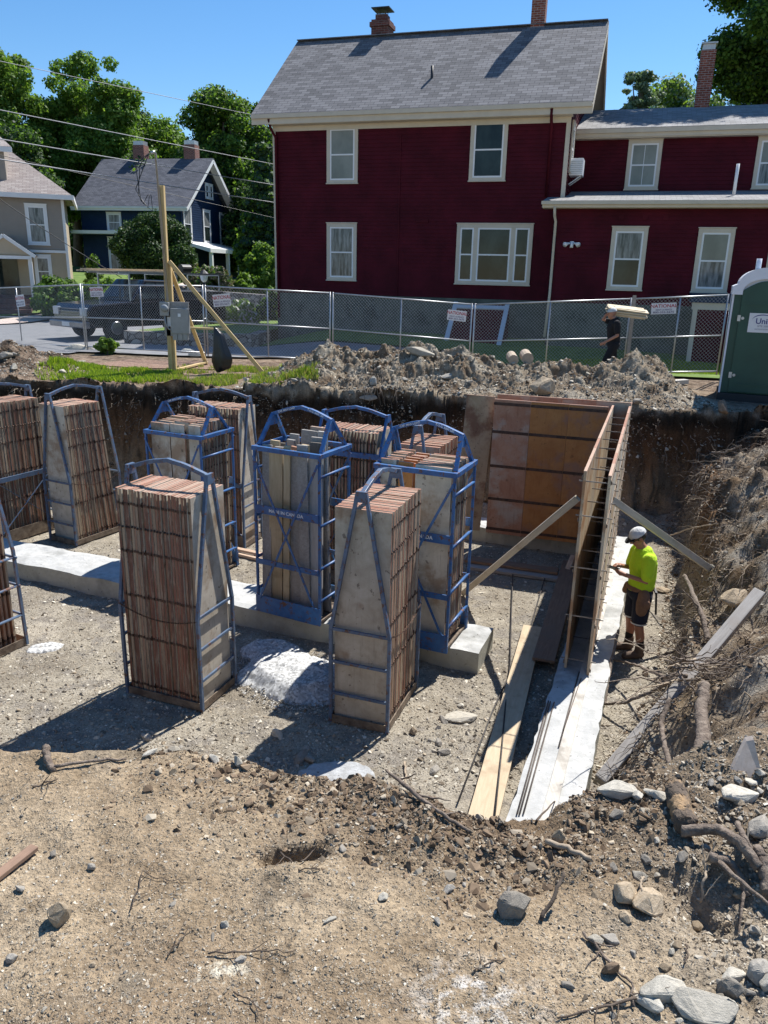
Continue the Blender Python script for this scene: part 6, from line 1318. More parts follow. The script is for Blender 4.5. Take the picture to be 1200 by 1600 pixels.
def tree(name, label, x, y, z0, blobs, n, size, mats, trunk_r=.25, limbs=6, cat='tree', group=None, seed=1, clump=(.7, 1.3), nclump=26, squash=.8, shell=.5, trunk_top=None, cover=1.0):
    """blobs: (cx,cy,cz,rx,ry,rz) relative to the foot"""
    rs = np.random.RandomState(seed); rt_ = empty(name, (x, y, z0), 0, label, cat, group); cs = []; rr = []
    vol = np.array([b_[3]*b_[4]*b_[5] for b_ in blobs])**(2/3.); share = vol/vol.sum()
    for bl_, sh in zip(blobs, share):
        for _ in range(max(3, int(nclump*len(blobs)*sh))):
            d = rs.normal(size=3); d /= np.linalg.norm(d); q = rs.rand()**.45*.92; cs.append((bl_[0]+d[0]*bl_[3]*q, bl_[1]+d[1]*bl_[4]*q, bl_[2]+d[2]*bl_[5]*q)); rr.append(rs.uniform(*clump))
    n = int(n*(3.2 if size < .25 and len(blobs) > 5 else 1.9)); V = leaf_cloud(rs, cs, rr, n, size, squash, shell); nm = len(mats); F = np.arange(n*4).reshape(n, 4)
    mi = rs.randint(0, nm, n); o = np_mesh('crown', V.reshape(-1, 3), F4=F, mats=mats, midx=mi); o.parent = rt_
    top = trunk_top or max(b_[2] for b_ in blobs); b = MB(); b.tube([(0, 0, -.3), (.03*top, 0, top*.35), (-.01*top, 0, top*.7), (0, 0, top)], [trunk_r*1.2, trunk_r*.85, trunk_r*.55, trunk_r*.15], 8)
    idx = rs.choice(len(cs), min(limbs, len(cs)), replace=False)
    for i in idx:
        c = Vector(cs[i]); h = max(.25*top, min(c.z*.6, top*.8)); s_ = Vector((0, 0, h)); m_ = s_.lerp(c, .5)+Vector((0, 0, .08*top)); b.tube([s_, m_, c], [trunk_r*.4, trunk_r*.25, trunk_r*.06], 6)
    b.build('trunk', M_bark, rt_, smooth=True); return rt_
def gz_(x, y): return Hs(x, y)
WG = 'tall trees behind the houses'
def bigtree(lab, x, y, topz, r, seed, mats, n=9000, size=.21, h_low=None, **k):
    g = gz_(x, y); H_ = topz-g; rs = random.Random(seed); bl_ = []
    nb = 7
    for i in range(nb):
        u = i/(nb-1); z = H_*(.36+.52*u); w_ = r*(.85 if u < .6 else (.62 if u < .9 else .4)); a = i*2.4; bl_.append((math.cos(a)*r*.38*(1-u*.6), math.sin(a)*r*.38*(1-u*.6), z, w_*.75, w_*.75, H_*.14))
    return tree('tree', lab, x, y, g, bl_, n, size, mats, group=WG, seed=seed, **dict(dict(clump=(.55, 1.25), nclump=15, trunk_r=.35, limbs=10), **k))
bigtree('tall airy tree at the left edge of the picture behind the tan house', -27.5, 60, 19.8, 5.0, 3, [L_mid, L_lit], 16000)
bigtree('tall open tree second from left, sky showing through its crown', -23.6, 63, 19.8, 4.6, 47, [L_mid, L_lit], 12000, nclump=11)
bigtree('tall tree above the gap between the tan and navy houses', -20.4, 61, 18.6, 3.8, 5, [L_mid, L_mid, L_lit], 12000, nclump=11)
bigtree('slightly lower tree left of the sky gap above the navy house', -17.9, 66, 16.4, 3.6, 6, [L_lit, L_mid], 12000)
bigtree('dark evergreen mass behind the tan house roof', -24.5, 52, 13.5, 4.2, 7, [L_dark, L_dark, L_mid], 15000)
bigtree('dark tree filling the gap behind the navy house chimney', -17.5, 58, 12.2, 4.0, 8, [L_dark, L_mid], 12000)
g = gz_(-12.6, 63); tree('tree', 'big round dense maple rising right behind the navy house', -12.6, 63, g, [(0, 0, 8.0, 4.9, 4, 4.6), (-2.2, 0, 6.6, 3.6, 3, 3.8), (2.4, 0, 6.2, 3.8, 3, 4.2), (.3, 0, 10.6, 3.0, 2.6, 2.6), (1.0, -1, 3.2, 5.0, 3, 3.2)], 52000, .22, [L_mid, L_mid, L_lit, L_dark], group=WG, seed=9, clump=(.7, 1.2), nclump=34, trunk_r=.4)
g = gz_(-8.0, 52); tree('conifer', 'feathery dark conifer beside the left corner of the maroon house', -7.6, 50, gz_(-7.6, 50), [(0, 0, 1.6+i*.85, 2.1-.26*i, 2.1-.26*i, .6) for i in range(8)], 14000, .26, [L_con, L_con, L_mid], group=WG, seed=10, clump=(.35, .6), nclump=26, squash=.45, trunk_r=.22)
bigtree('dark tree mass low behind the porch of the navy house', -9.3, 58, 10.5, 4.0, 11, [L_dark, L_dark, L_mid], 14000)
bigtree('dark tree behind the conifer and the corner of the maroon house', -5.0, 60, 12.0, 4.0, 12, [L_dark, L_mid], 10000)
bigtree('tree closing the canopy between the two tallest crowns at the left', -25.6, 66, 18.6, 4.6, 51, [L_mid, L_lit], 12000)
bigtree('tree closing the canopy above the navy house chimneys', -21.8, 67, 17.6, 4.4, 52, [L_mid, L_dark], 12000)
# right of the big house
p = aty(998, 175, 47); tree('pine_tree', 'airy blue green pine seen between the roof peak and the brick chimney', p.x, 47, gz_(p.x, 47), [(0, 0, 5.6+i*.80, 3.2-.33*i, 3.2-.33*i, .5) for i in range(8)], 17000, .14, [L_blue], group=WG, seed=13, clump=(.2, .42), nclump=42, squash=.5, trunk_r=.2, limbs=26)
p = aty(1062, 175, 52); bigtree('pale green tree low above the wing roof left of the brick chimney', p.x, 52, 17.0, 3.4, 14, [L_lit, L_blue], 9000)
p = aty(1030, 175, 60); bigtree('second pale tree low behind the blue green pine', p.x-.5, 60, 17.6, 3.4, 24, [L_blue, L_lit], 6000)
p = aty(1200, 60, 33); tree('tree', 'large dark maple overhanging the top right corner of the picture', p.x+1.2, 34, gz_(p.x, 34), [(-.6, 0, 13.2, 3.6, 3.4, 3.4), (.4, -2, 11.0, 4.3, 3.4, 2.2), (-2.2, 0, 15.8, 2.2, 2, 2.4), (1.5, 1, 17, 4, 3, 3), (2, 0, 9.4, 4, 3, 1.6), (-1.5, -.5, 9.9, 2.4, 2, 1.0)], 60000, .15, [L_mid, L_dark, L_mid, L_lit], group=WG, seed=15, clump=(.6, 1.1), nclump=30, trunk_r=.45)
rs = np.random.RandomState(30); n = 90000; cs = []; rr = []
for i in range(230): cs.append((rs.uniform(-60, 6), rs.uniform(70, 78), rs.uniform(4.5, 11.5))); rr.append(rs.uniform(1.2, 2.2))
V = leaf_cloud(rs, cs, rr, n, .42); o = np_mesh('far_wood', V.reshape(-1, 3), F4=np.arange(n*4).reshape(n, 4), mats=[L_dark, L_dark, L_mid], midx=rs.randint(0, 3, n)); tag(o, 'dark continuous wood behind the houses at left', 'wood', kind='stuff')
# bushes
def bush(label, x, y, rx, rz, n, size, mats, seed, name='bush', ry=None, shape='round', z=None, group=None):
    g = gz_(x, y) if z is None else z; ry = ry or rx
    bl_ = [(0, 0, rz*.9, rx*.86, ry*.86, rz*.86)] if shape == 'round' else [(0, 0, rz*2*(.12+.22*i), rx*(1-.23*i), rx*(1-.23*i), rz*.3) for i in range(4)]
    return tree(name, label, x, y, g, bl_, n, size, mats, trunk_r=.06, limbs=5, cat='bush', group=group, seed=seed, clump=(rx*.16, rx*.3), nclump=60, squash=.95, shell=.5, trunk_top=rz)
bush('large rounded dark juniper bush in front of the navy house', -12.7, 44.2, 2.75, 2.2, 52000, .11, [L_jun, L_dark, L_dark], 31)
bush('clipped hedge bush in front of the tan house window', -14.6, 34.9, 1.35, .95, 8000, .12, [L_mid, L_jun], 32, 'hedge')
bush('second clipped hedge bush beside the tan house corner', -12.9, 36.0, 1.2, .85, 7000, .12, [L_mid, L_lit], 33, 'hedge')
bush('small cone shaped evergreen at the corner of the tan house', -14.6, 39.6, .75, 1.25, 5000, .10, [L_jun, L_mid], 34, 'evergreen', shape='cone')
bush('round bush at the left picture edge by the tan house steps', -18.3, 34.6, .9, .95, 5000, .12, [L_mid, L_jun], 35)
L_rho = leafmat('brown_green_leaves', (.09, .07, .05, 1), (.24, .25, .16, 1), .2)
bush('brownish flowering shrub right of the juniper', -9.9, 43.4, 1.5, 1.25, 7000, .16, [L_rho, L_rho, L_mid], 36)
for i, (x, y, r_, h_, lab) in enumerate(((-7.9, 44.6, 1.1, .8, 'low bright green plants left of the garden wall'), (-7.1, 46.5, 1.5, 1.7, 'tall bright green garden bush beside the navy house porch'), (-5.6, 45.0, 1.9, 1.5, 'bright green garden bush nearest the maroon house'), (-8.6, 50, 1.2, 2.2, 'pale green sapling in front of the porch gable'))):
    bush(lab, x, y, r_, h_, 6000, .18, [L_lit, L_lit, L_mid], 40+i)
bush('dark green bush at the left corner of the maroon house', -4.6, 33.5, 1.05, 1.0, 7000, .14, [L_dark, L_mid], 46)
bush('loose white flowering shrub beyond the fence near the tilted sign', -5.7, 30.6, .8, .75, 3000, .12, [L_lit, leafmat('white_flowers', (.4, .4, .36, 1), (.62, .62, .58, 1), .1), L_mid], 47)
bush('small bright green weed growing at the foot of the fence', -8.0, 22.3, .35, .28, 900, .09, [L_lit], 48, 'weed')
# tiny sprig caught on panels

# ------------------------------------------------------------------ people
def caps(mb, pts, rr, n=12):
    """tapered limb with rounded ends"""
    P = [Vector(p) for p in pts]; r = list(rr); d0 = (P[0]-P[1]).normalized(); d1 = (P[-1]-P[-2]).normalized()
    pp = [P[0]+d0*r[0]*.95, P[0]+d0*r[0]*.6]+P+[P[-1]+d1*r[-1]*.6, P[-1]+d1*r[-1]*.95]; r2 = [r[0]*.25, r[0]*.78]+r+[r[-1]*.78, r[-1]*.25]; mb.tube(pp, r2, n)
def ell(mb, c, r, rot=None, n=14):
    c = Vector(c); vs = []; fs = []; m = Euler(rot).to_matrix() if rot else Matrix.Identity(3)
    for i in range(1, n):
        a = math.pi*i/n
        for j in range(n*2): b_ = math.pi*j/n; vs.append(c+m @ Vector((r[0]*math.sin(a)*math.cos(b_), r[1]*math.sin(a)*math.sin(b_), r[2]*math.cos(a))))
    k = len(vs); vs += [c+m @ Vector((0, 0, r[2])), c+m @ Vector((0, 0, -r[2]))]; w_ = 2*n
    for i in range(n-2):
        for j in range(w_): j2 = (j+1) % w_; fs.append((i*w_+j, (i+1)*w_+j, (i+1)*w_+j2, i*w_+j2))
    for j in range(w_): j2 = (j+1) % w_; fs.append((k, j, j2)); fs.append((k+1, (n-2)*w_+j2, (n-2)*w_+j))
    mb.add(vs, fs)
def organic(mb, name, mat, parent, vox=.011, sm=6):
    o = mb.build(name, mat, parent); r_ = o.modifiers.new('remesh', 'REMESH'); r_.mode = 'VOXEL'; r_.voxel_size = vox; r_.use_smooth_shade = True
    s_ = o.modifiers.new('smooth', 'SMOOTH'); s_.iterations = sm; s_.factor = .5; return o
M_skin = basic('tanned_skin', (.36, .17, .10, 1), (.30, .13, .075, 1), 9, .6, 0, .05, 60, rnd=False); M_skin2 = basic('skin', (.40, .20, .125, 1), (.34, .16, .10, 1), 9, .6, 0, .05, rnd=False)
def cloth(name, c, k=.82): return basic(name, c, tuple([x*k for x in c[:3]]+[1]), 4, .9, 0, .9, 7, rnd=False, dist=.06, stretch=(1, 1, .55))
M_hiviz = cloth('hi_vis_yellow', (.50, .74, .02, 1), .85); M_navys = cloth('navy_shorts', (.008, .012, .028, 1)); M_leather = basic('tool_leather', (.22, .12, .065, 1), (.13, .07, .04, 1), 8, .8, 0, .3); M_boot = basic('boot_leather', (.075, .045, .03, 1), (.12, .08, .055, 1), 12, .85, 0, .3)
M_sock = cloth('black_sock', (.01, .01, .01, 1)); M_capw = cloth('white_cap', (.6, .6, .58, 1)); M_blackc = cloth('black_shirt', (.009, .009, .011, 1)); M_hair = basic('dark_hair', (.03, .02, .015, 1), (.05, .035, .025, 1), 30, .8)
def head(mb, c, yaw_fwd, pitch, scale=1.0):
    """head parts merged into the body surface; yaw_fwd = facing direction vector"""
    f = Vector(yaw_fwd).normalized(); f = Vector((f.x, f.y, 0)).normalized(); s = Vector((-f.y, f.x, 0)); fz = (f*math.cos(pitch)+Vector((0, 0, -math.sin(pitch)))).normalized(); up = s.cross(fz)*-1 if s.cross(fz).z < 0 else s.cross(fz)
    m = Matrix((fz, s, up)).transposed(); c = Vector(c); e = m.to_euler(); L = lambda x, y, z: c+m @ Vector((x, y, z))*scale
    ell(mb, L(-.01, 0, .03), (.098*scale, .077*scale, .098*scale), e); ell(mb, L(.02, 0, -.035), (.072*scale, .062*scale, .085*scale), e); ell(mb, L(.045, 0, -.085), (.042, .042, .03), e)
    mb.tube([L(.085, 0, .02), L(.118, 0, -.025), L(.09, 0, -.04)], [.010, .017, .010], 8)      # nose
    for k in (-1, 1): ell(mb, L(-.005, k*.079, -.01), (.022, .010, .033), e, 8); ell(mb, L(.078, k*.032, .022), (.016, .018, .010), e, 8)
    ell(mb, L(.088, 0, -.062), (.012, .026, .007), e, 8)
    return L, m
def hand(mb, p, d, up, curl=.5, s=1.0):
    """palm + five separate fingers from wrist p along d; up = back-of-hand normal"""
    p = Vector(p); d = Vector(d).normalized(); up = Vector(up); up = (up-d*up.dot(d)).normalized(); t = d.cross(up)
    caps(mb, [p, p+d*.045*s, p+d*.075*s], [.026*s, .030*s, .028*s], 10)
    for i, (o_, L) in enumerate(((-.028, .072), (-.010, .082), (.010, .076), (.028, .060))):
        b_ = p+d*.085*s+t*o_*s; q = b_+(d*math.cos(curl*.7)-up*math.sin(curl*.7))*L*.45*s; r_ = q+(d*math.cos(curl*1.7)-up*math.sin(curl*1.7))*L*.32*s; e = r_+(d*math.cos(curl*2.5)-up*math.sin(curl*2.5))*L*.25*s
        caps(mb, [b_, q, r_, e], [.0095*s, .009*s, .0085*s, .0075*s], 8)
    b_ = p+d*.03*s-t*.026*s; q = b_+(d*.6-t*.75-up*.25)*.038*s; r_ = q+(d*.8-t*.2-up*.5)*.034*s; caps(mb, [b_, q, r_], [.013*s, .011*s, .0095*s], 8)
# worker in yellow: local frame faces -X
wp = hit(987, 1022); wz = Hs(wp.x, wp.y)
p1 = empty('person', (wp.x, wp.y, wz), R(6), 'worker in bright yellow shirt, dark shorts and pale cap, looking at a phone', 'person')
b = MB()
caps(b, [(0, 0, .96), (.01, 0, 1.12), (-.01, 0, 1.30), (-.02, 0, 1.42)], [.135, .135, .15, .12]); ell(b, (-.0, 0, .93), (.14, .17, .11))
hipL, hipR = (0, -.095, .90), (0, .095, .90); caps(b, [hipL, (-.02, -.115, .50), (.025, -.12, .30), (.03, -.12, .09)], [.095, .062, .058, .040]); caps(b, [hipR, (-.03, .125, .50), (.0, .13, .30), (-.01, .13, .09)], [.095, .062, .058, .040])
caps(b, [(-.02, 0, 1.40), (-.05, 0, 1.50), (-.085, 0, 1.55)], [.075, .062, .06]); L, hm = head(b, (-.115, 0, 1.635), (-1, 0, 0), .55)
for s in (-1, 1):
    sh = Vector((-.02, s*.185, 1.40)); el = Vector((-.06, s*.245, 1.13)); wrr = Vector((-.28, s*.10, 1.17)) if s < 0 else Vector((-.27, s*.10, 1.22))
    caps(b, [sh, el, wrr], [.062, .047, .029]); hand(b, wrr, (-.8, -s*.55, .25), (-.2, s*.8, -.5) if s < 0 else (0, .3, 1), .75, 1.05)
organic(b, 'body', M_skin, p1, .009, 3)
b = MB(); caps(b, [(.0, 0, .93), (.015, 0, 1.1), (-.005, 0, 1.28), (-.02, 0, 1.40)], [.165, .168, .178, .14], 16); ell(b, (0, 0, 1.36), (.145, .215, .11)); ell(b, (.005, 0, 1.0), (.165, .185, .16))
for s in (-1, 1): sh = Vector((-.02, s*.19, 1.40)); el = Vector((-.05, s*.24, 1.19)); caps(b, [sh, el], [.085, .078])
organic(b, 'shirt', M_hiviz, p1, .012, 8)
b = MB(); ell(b, (.0, 0, .90), (.16, .19, .14))
for s in (-1, 1): caps(b, [(0, s*.095, .88), (-.01, s*.11, .68), (-.015, s*.118, .55)], [.125, .112, .105], 14)
organic(b, 'shorts', M_navys, p1, .012, 5)
b = MB()
for s in (-1, 1): b.lathe([(.106, .505), (.108, .525)], (-.018, s*.119, 0), 20)
b.build('shorts_hem', M_capw, p1)
for s, x0 in ((-1, .03), (1, -.01)):
    b = MB(); caps(b, [(x0, s*.125, .24), (x0, s*.125, .1)], [.054, .05]); organic(b, 'sock', M_sock, p1, .01, 3)
    b = MB(); caps(b, [(x0+.01, s*.125, .17), (x0+.0, s*.125, .07)], [.062, .06]); caps(b, [(x0+.03, s*.125, .05), (x0-.10, s*.13, .05), (x0-.19, s*.135, .042)], [.052, .054, .044]); organic(b, 'boot', M_boot, p1, .009, 3)
cb = MB(); eh = hm.to_euler()
vs = []; 
for i in range(9):
    a = math.pi/2*i/8
    for j in range(24): t = 2*math.pi*j/24; vs.append(L(-.01+.114*math.cos(a)*math.cos(t), .094*math.cos(a)*math.sin(t), .038+.096*math.sin(a)))
cb.add(vs, [(i*24+j, i*24+(j+1) % 24, (i+1)*24+(j+1) % 24, (i+1)*24+j) for i in range(8) for j in range(24)]); hat = cb.build('cap', M_capw, p1, smooth=True)
b = MB(); arc = [(.085+.10*math.cos(t)*.9, .075*math.sin(t)) for t in np.linspace(-1.45, 1.45, 13)]; top = [L(x, y, .040-(x-.09)*.2) for x, y in arc]; bot = [L(x, y, .034-(x-.09)*.2) for x, y in arc]; base_ = [L(.05, .08, .04), L(.05, -.08, .04)]
b.add(top+[L(.06, .085, .042), L(.06, -.085, .042)], [tuple(range(13))+(13, 14)]); b.add(bot+[L(.06, .085, .036), L(.06, -.085, .036)], [tuple(range(13))+(13, 14)]); b.build('cap_bill', M_sock, hat)
b = MB(); ell(b, L(-.02, 0, .01), (.092, .083, .07), eh); b.build('hair', M_hair, p1, smooth=True)
b = MB(); e0, e1 = L(.085, -.07, .012), L(.085, .07, .012); b.tube([L(0, -.083, .02), e0, e1, L(0, .083, .02)], .006, 6); b.box(L(.094, 0, .008), (.012, .12, .035), eh); b.build('sunglasses', M_black, p1)
b = MB(); caps(b, [(-.02, -.16, .92), (-.03, -.185, .80), (-.04, -.19, .70)], [.075, .085, .072]); pc = organic(b, 'tool_pouch', M_leather, p1, .012, 4); b = MB(); ell(b, (-.01, -.24, .80), (.062, .03, .065)); b.build('pouch_pocket', M_leather, pc, smooth=True)
b = MB(); b.lathe([(.168, .935), (.176, .95), (.176, .985), (.168, 1.0)], (.0, 0, 0), 26); b.build('tool_belt', M_leather, p1, smooth=True)
b = MB(); caps(b, [(-.10, .15, .93), (-.12, .17, .84)], [.05, .045]); organic(b, 'side_pouch', M_leather, p1, .012, 3)
hm_ = MB(); hm_.bar((.16, -.12, .95), (.19, -.13, .62), .022); hm_.bar((.14, -.17, .93), (.17, -.05, .94), .03); tag(hm_.build('hammer', M_black, p1, bevel=.003), 'hammer with a dark handle hanging from the belt')
M1 = p1.matrix_basis; ph = MB().box((0, 0, 0), (.15, .008, .075)).build('phone', M_black, bevel=.004); ph.matrix_basis = M1 @ Matrix.Translation((-.40, -.03, 1.235)) @ Euler((.9, .35, .1)).to_matrix().to_4x4(); tag(ph, 'dark phone held in both hands of the worker in yellow', 'phone')
# man in black carrying boards, faces -X, mid-stride
wp = aty(962, 480, 18.35); gz = Hs(wp.x, 18.35); p2 = empty('person', (wp.x+.02, 18.35, wp.z-1.74), R(0), 'man in a black t-shirt and white cap walking left with boards on his shoulder', 'person')
b = MB(); caps(b, [(.02, 0, .96), (.0, 0, 1.15), (-.01, 0, 1.32), (0, 0, 1.42)], [.125, .12, .14, .11]); ell(b, (.02, 0, .92), (.13, .165, .11)); caps(b, [(.02, -.09, .90), (-.16, -.10, .52), (-.12, -.1, .10)], [.09, .06, .042]); caps(b, [(.02, .09, .90), (.10, .1, .50), (.33, .1, .20)], [.09, .06, .042])
caps(b, [(-.02, 0, 1.42), (-.06, 0, 1.52)], [.065, .058]); L2, hm2 = head(b, (-.09, 0, 1.60), (-1, 0, 0), .18)
caps(b, [(0, -.19, 1.39), (.02, -.24, 1.12), (-.23, -.25, .98)], [.058, .045, .03]); hand(b, (-.23, -.25, .98), (-.85, 0, -.5), (.3, -.8, .3), .5)
caps(b, [(0, .19, 1.39), (-.22, .22, 1.45), (-.10, .14, 1.70)], [.058, .045, .03]); hand(b, (-.10, .14, 1.70), (.6, -.3, .6), (-.6, .2, .6), .9); organic(b, 'body', M_skin2, p2, .009, 3)
b = MB(); caps(b, [(.03, 0, .95), (.0, 0, 1.12), (-.01, 0, 1.30), (0, 0, 1.40)], [.152, .148, .165, .13], 16); ell(b, (0, 0, 1.37), (.13, .21, .10)); caps(b, [(0, -.19, 1.39), (.015, -.225, 1.20)], [.08, .075]); caps(b, [(0, .19, 1.39), (-.12, .21, 1.42)], [.08, .072]); organic(b, 'shirt', M_blackc, p2, .012, 6)
b = MB(); ell(b, (.02, 0, .90), (.155, .185, .13)); caps(b, [(.02, -.09, .88), (-.15, -.10, .53), (-.12, -.10, .14)], [.115, .085, .07]); caps(b, [(.02, .09, .88), (.09, .1, .52), (.30, .1, .25)], [.115, .085, .07]); organic(b, 'trousers', M_blackc, p2, .012, 5)
for (x, y, z) in ((-.13, -.1, .05), (.36, .1, .13)): b = MB(); caps(b, [(x+.05, y, z+.04), (x-.12, y, z)], [.05, .042]); organic(b, 'boot', M_boot, p2, .01, 3)
cb = MB(); vs = []
for i in range(9):
    a = math.pi/2*i/8
    for j in range(20): t = 2*math.pi*j/20; vs.append(L2(-.01+.114*math.cos(a)*math.cos(t), .094*math.cos(a)*math.sin(t), .038+.096*math.sin(a)))
cb.add(vs, [(i*20+j, i*20+(j+1) % 20, (i+1)*20+(j+1) % 20, (i+1)*20+j) for i in range(8) for j in range(20)]); hat = cb.build('cap', M_capw, p2, smooth=True)
b = MB(); b.add([L2(.07, .07, .045), L2(.07, -.07, .045), L2(.17, -.05, .02), L2(.19, 0, .018), L2(.17, .05, .02)], [(0, 1, 2, 3, 4)]); b.build('cap_bill', M_sock, hat)
M2 = p2.matrix_basis; M_pinel = wood('bright_pine', (.6, .48, .31, 1), (.74, .62, .43, 1), None, 0)
for i in range(7):
    o = MB().box((0, 0, 0), (.86+.05*(i % 3), .20, .024)).build('board', M_pinel, bevel=.003); o.matrix_basis = M2 @ Matrix.Translation((.27+.02*(i % 2), .12-.035*(i % 2), 1.56+.027*i)) @ Euler((.35, .09+.01*(i % 3), .05*(i-2.5)/2.5)).to_matrix().to_4x4(); tag(o, 'short pale board carried on the shoulder of the man in black', 'board', 'boards on the shoulder of the man in black')

# ------------------------------------------------------------------ roots, branches, twigs
M_root = basic('root_bark', (.11, .08, .06, 1), (.25, .2, .155, 1), 20, .9, 0, .9, 50, dist=.02, stretch=(1, 1, 1)); M_rootp = basic('pale_root', (.27, .21, .145, 1), (.4, .32, .23, 1), 14, .85, 0, .4, 60); M_rootd = basic('dark_twig', (.06, .042, .03, 1), (.12, .09, .065, 1), 14, .9, 0, .4, 60); M_cut = basic('stripped_root_wood', (.33, .22, .12, 1), (.12, .09, .065, 1), 7, .9, 0, .8, 40, dist=.02, lo=.42, hi=.55, stretch=(1.6, 1.6, .6))
def wig(pts, r0, r1, rs, amp=.02, sub=5):
    P = [Vector(p) for p in pts]; out = []; rr = []
    for i in range(len(P)-1):
        for k in range(sub): out.append(P[i].lerp(P[i+1], k/sub)+Vector((rs.uniform(-1, 1), rs.uniform(-1, 1), rs.uniform(-1, 1)))*amp*(0 if i == 0 and k == 0 else 1))
    out.append(P[-1]); n = len(out); return out, [r0+(r1-r0)*(i/(n-1))**.8*(1) for i in range(n)]
def twig_px(name, pix, r0, r1, mat, label, cat='twig', lift=.01, amp=.006, seed=1, forks=0, n=7):
    """pix: (px,py,extra lift above the ground)"""
    rs = random.Random(seed); P = []
    for q in pix: g = hit(q[0], q[1]); P.append(g+Vector((0, 0, lift+(q[2] if len(q) > 2 else 0))))
    b = MB(); o_, rr = wig(P, r0, r1, rs, amp); b.tube(o_, rr, n)
    for i in range(forks):
        k = rs.randint(1, len(o_)-2); d = (o_[k+1]-o_[k]).normalized(); a = rs.uniform(-1, 1); q = d.copy(); q.rotate(Euler((0, 0, .5+abs(a)*.7 if a > 0 else -.5-abs(a)*.7))); L_ = rs.uniform(.05, .16)*(r0/.005)**.5
        o2, r2 = wig([o_[k], o_[k]+q*L_*.5, o_[k]+q*L_+Vector((0, 0, rs.uniform(-.005, .02)))], rr[k]*.7, rr[k]*.25, rs, amp*.6, 3); b.tube(o2, r2, 5)
    return tag(b.build(name, mat, smooth=True), label, cat)
twig_px('stick', [(852, 1326, .02), (885, 1334, .015), (922, 1346, .0)], .014, .012, M_rootp, 'pale bare stick lying on the dark soil above the big grey boulder', 'stick', seed=2)
twig_px('root', [(603, 1212, .05), (632, 1236, .02), (680, 1272, .01), (733, 1303, .0)], .013, .008, M_root, 'long brown root lying along the pit rim in the middle', 'root', seed=3, forks=3)
twig_px('root', [(632, 1195, .02), (634, 1215, .01), (630, 1232, .0)], .012, .008, M_rootp, 'short reddish root standing up against the white slab', 'root', seed=4)
twig_px('root_chunk', [(72, 1180, .03), (76, 1196, .02), (84, 1207, .0)], .022, .016, M_root, 'chunky root end standing at the left pit rim', 'root', seed=5)
twig_px('stick', [(86, 1204, .01), (130, 1197, .01), (198, 1190, .005)], .010, .006, M_root, 'brown stick lying on the left pit rim right of the chunky root', 'stick', seed=6)
twig_px('twig', [(52, 1234), (70, 1227), (90, 1222)], .006, .003, M_rootd, 'small dark twig below the left rim stick', seed=7, forks=2)
twig_px('twig', [(438, 1348, .01), (470, 1362), (500, 1364)], .0045, .002, M_rootd, 'forked twig just right of the hollow in the dirt', seed=8, forks=3)
twig_px('twig', [(470, 1352, .01), (492, 1335), (505, 1318)], .003, .0015, M_rootd, 'thin twig pointing up from the hollow toward the rim', seed=9)
twig_px('twig', [(326, 1494), (390, 1492, .005), (460, 1490)], .0038, .002, M_rootd, 'thin straight dead twig lying under the grey cobble', seed=10, forks=4)
twig_px('twig', [(205, 1428), (225, 1370, .005), (260, 1378), (300, 1385)], .003, .0015, M_rootd, 'wiry forked twig on the dirt at the left centre', seed=11, forks=6)
twig_px('twig', [(262, 1500), (280, 1475), (300, 1455)], .003, .0015, M_rootd, 'short curved twig below the wiry one', seed=12, forks=1)
twig_px('twig', [(365, 1555), (395, 1570), (402, 1598)], .003, .0015, M_rootd, 'fine twig at the bottom edge of the picture', seed=13, forks=1)
twig_px('stick', [(876, 1405, .13), (866, 1422, .07), (845, 1443, .0)], .006, .009, M_rootd, 'dark stick poking up out of the soil beside the big grey boulder', 'stick', seed=14)
twig_px('branch', [(910, 1465, .01), (950, 1510), (985, 1540), (990, 1578)], .006, .004, M_root, 'thin branch running down between the lower right stones', 'branch', seed=15, forks=3)
twig_px('branch', [(992, 1570, .01), (930, 1580), (870, 1598)], .006, .003, M_rootd, 'thin branch along the bottom edge left of the largest block', 'branch', seed=16, forks=4)
twig_px('twig', [(740, 1525), (765, 1510), (790, 1502)], .0035, .002, M_rootd, 'curved twig beside the white lime stain', seed=17, forks=1)
twig_px('twig', [(838, 1288, .01), (868, 1255, .02), (900, 1236, .02)], .006, .004, M_rootd, 'dark twig over the near end of the long footing', seed=18, forks=4)
twig_px('twig', [(1000, 1415, .05), (1000, 1390, .03), (1005, 1378, .01)], .004, .006, M_rootp, 'pale wiry rootlet hanging over the dark hollow at right', seed=19)
twig_px('twig', [(1092, 1425, .04), (1095, 1400, .06), (1102, 1380, .05), (1098, 1355, .02)], .004, .008, M_rootp, 'pale curved root hanging in front of the dark hollow at right', seed=20, forks=3)
twig_px('twig', [(706, 1330, .02), (716, 1345, .01)], .003, .002, M_rootp, 'tiny pale straw on the dirt below the rim', seed=21)
twig_px('twig', [(1070, 1480), (1073, 1497), (1068, 1512)], .004, .003, M_rootd, 'short dark twig on the grey gravel above the boulders', seed=22)
def bark(mb, pts, rr, n, rs, k=.16):
    """tube with ridged, uneven bark"""
    s0 = len(mb.v); mb.tube(pts, rr, n); ph = [rs.uniform(-1, 1) for _ in range(n)]; m_ = len(pts)
    for i in range(m_):
        c = Vector(pts[i])
        for j in range(n): v = Vector(mb.v[s0+i*n+j]); mb.v[s0+i*n+j] = tuple(c+(v-c)*(1+k*ph[(j+i//4) % n]+rs.uniform(-k, k)*.45))
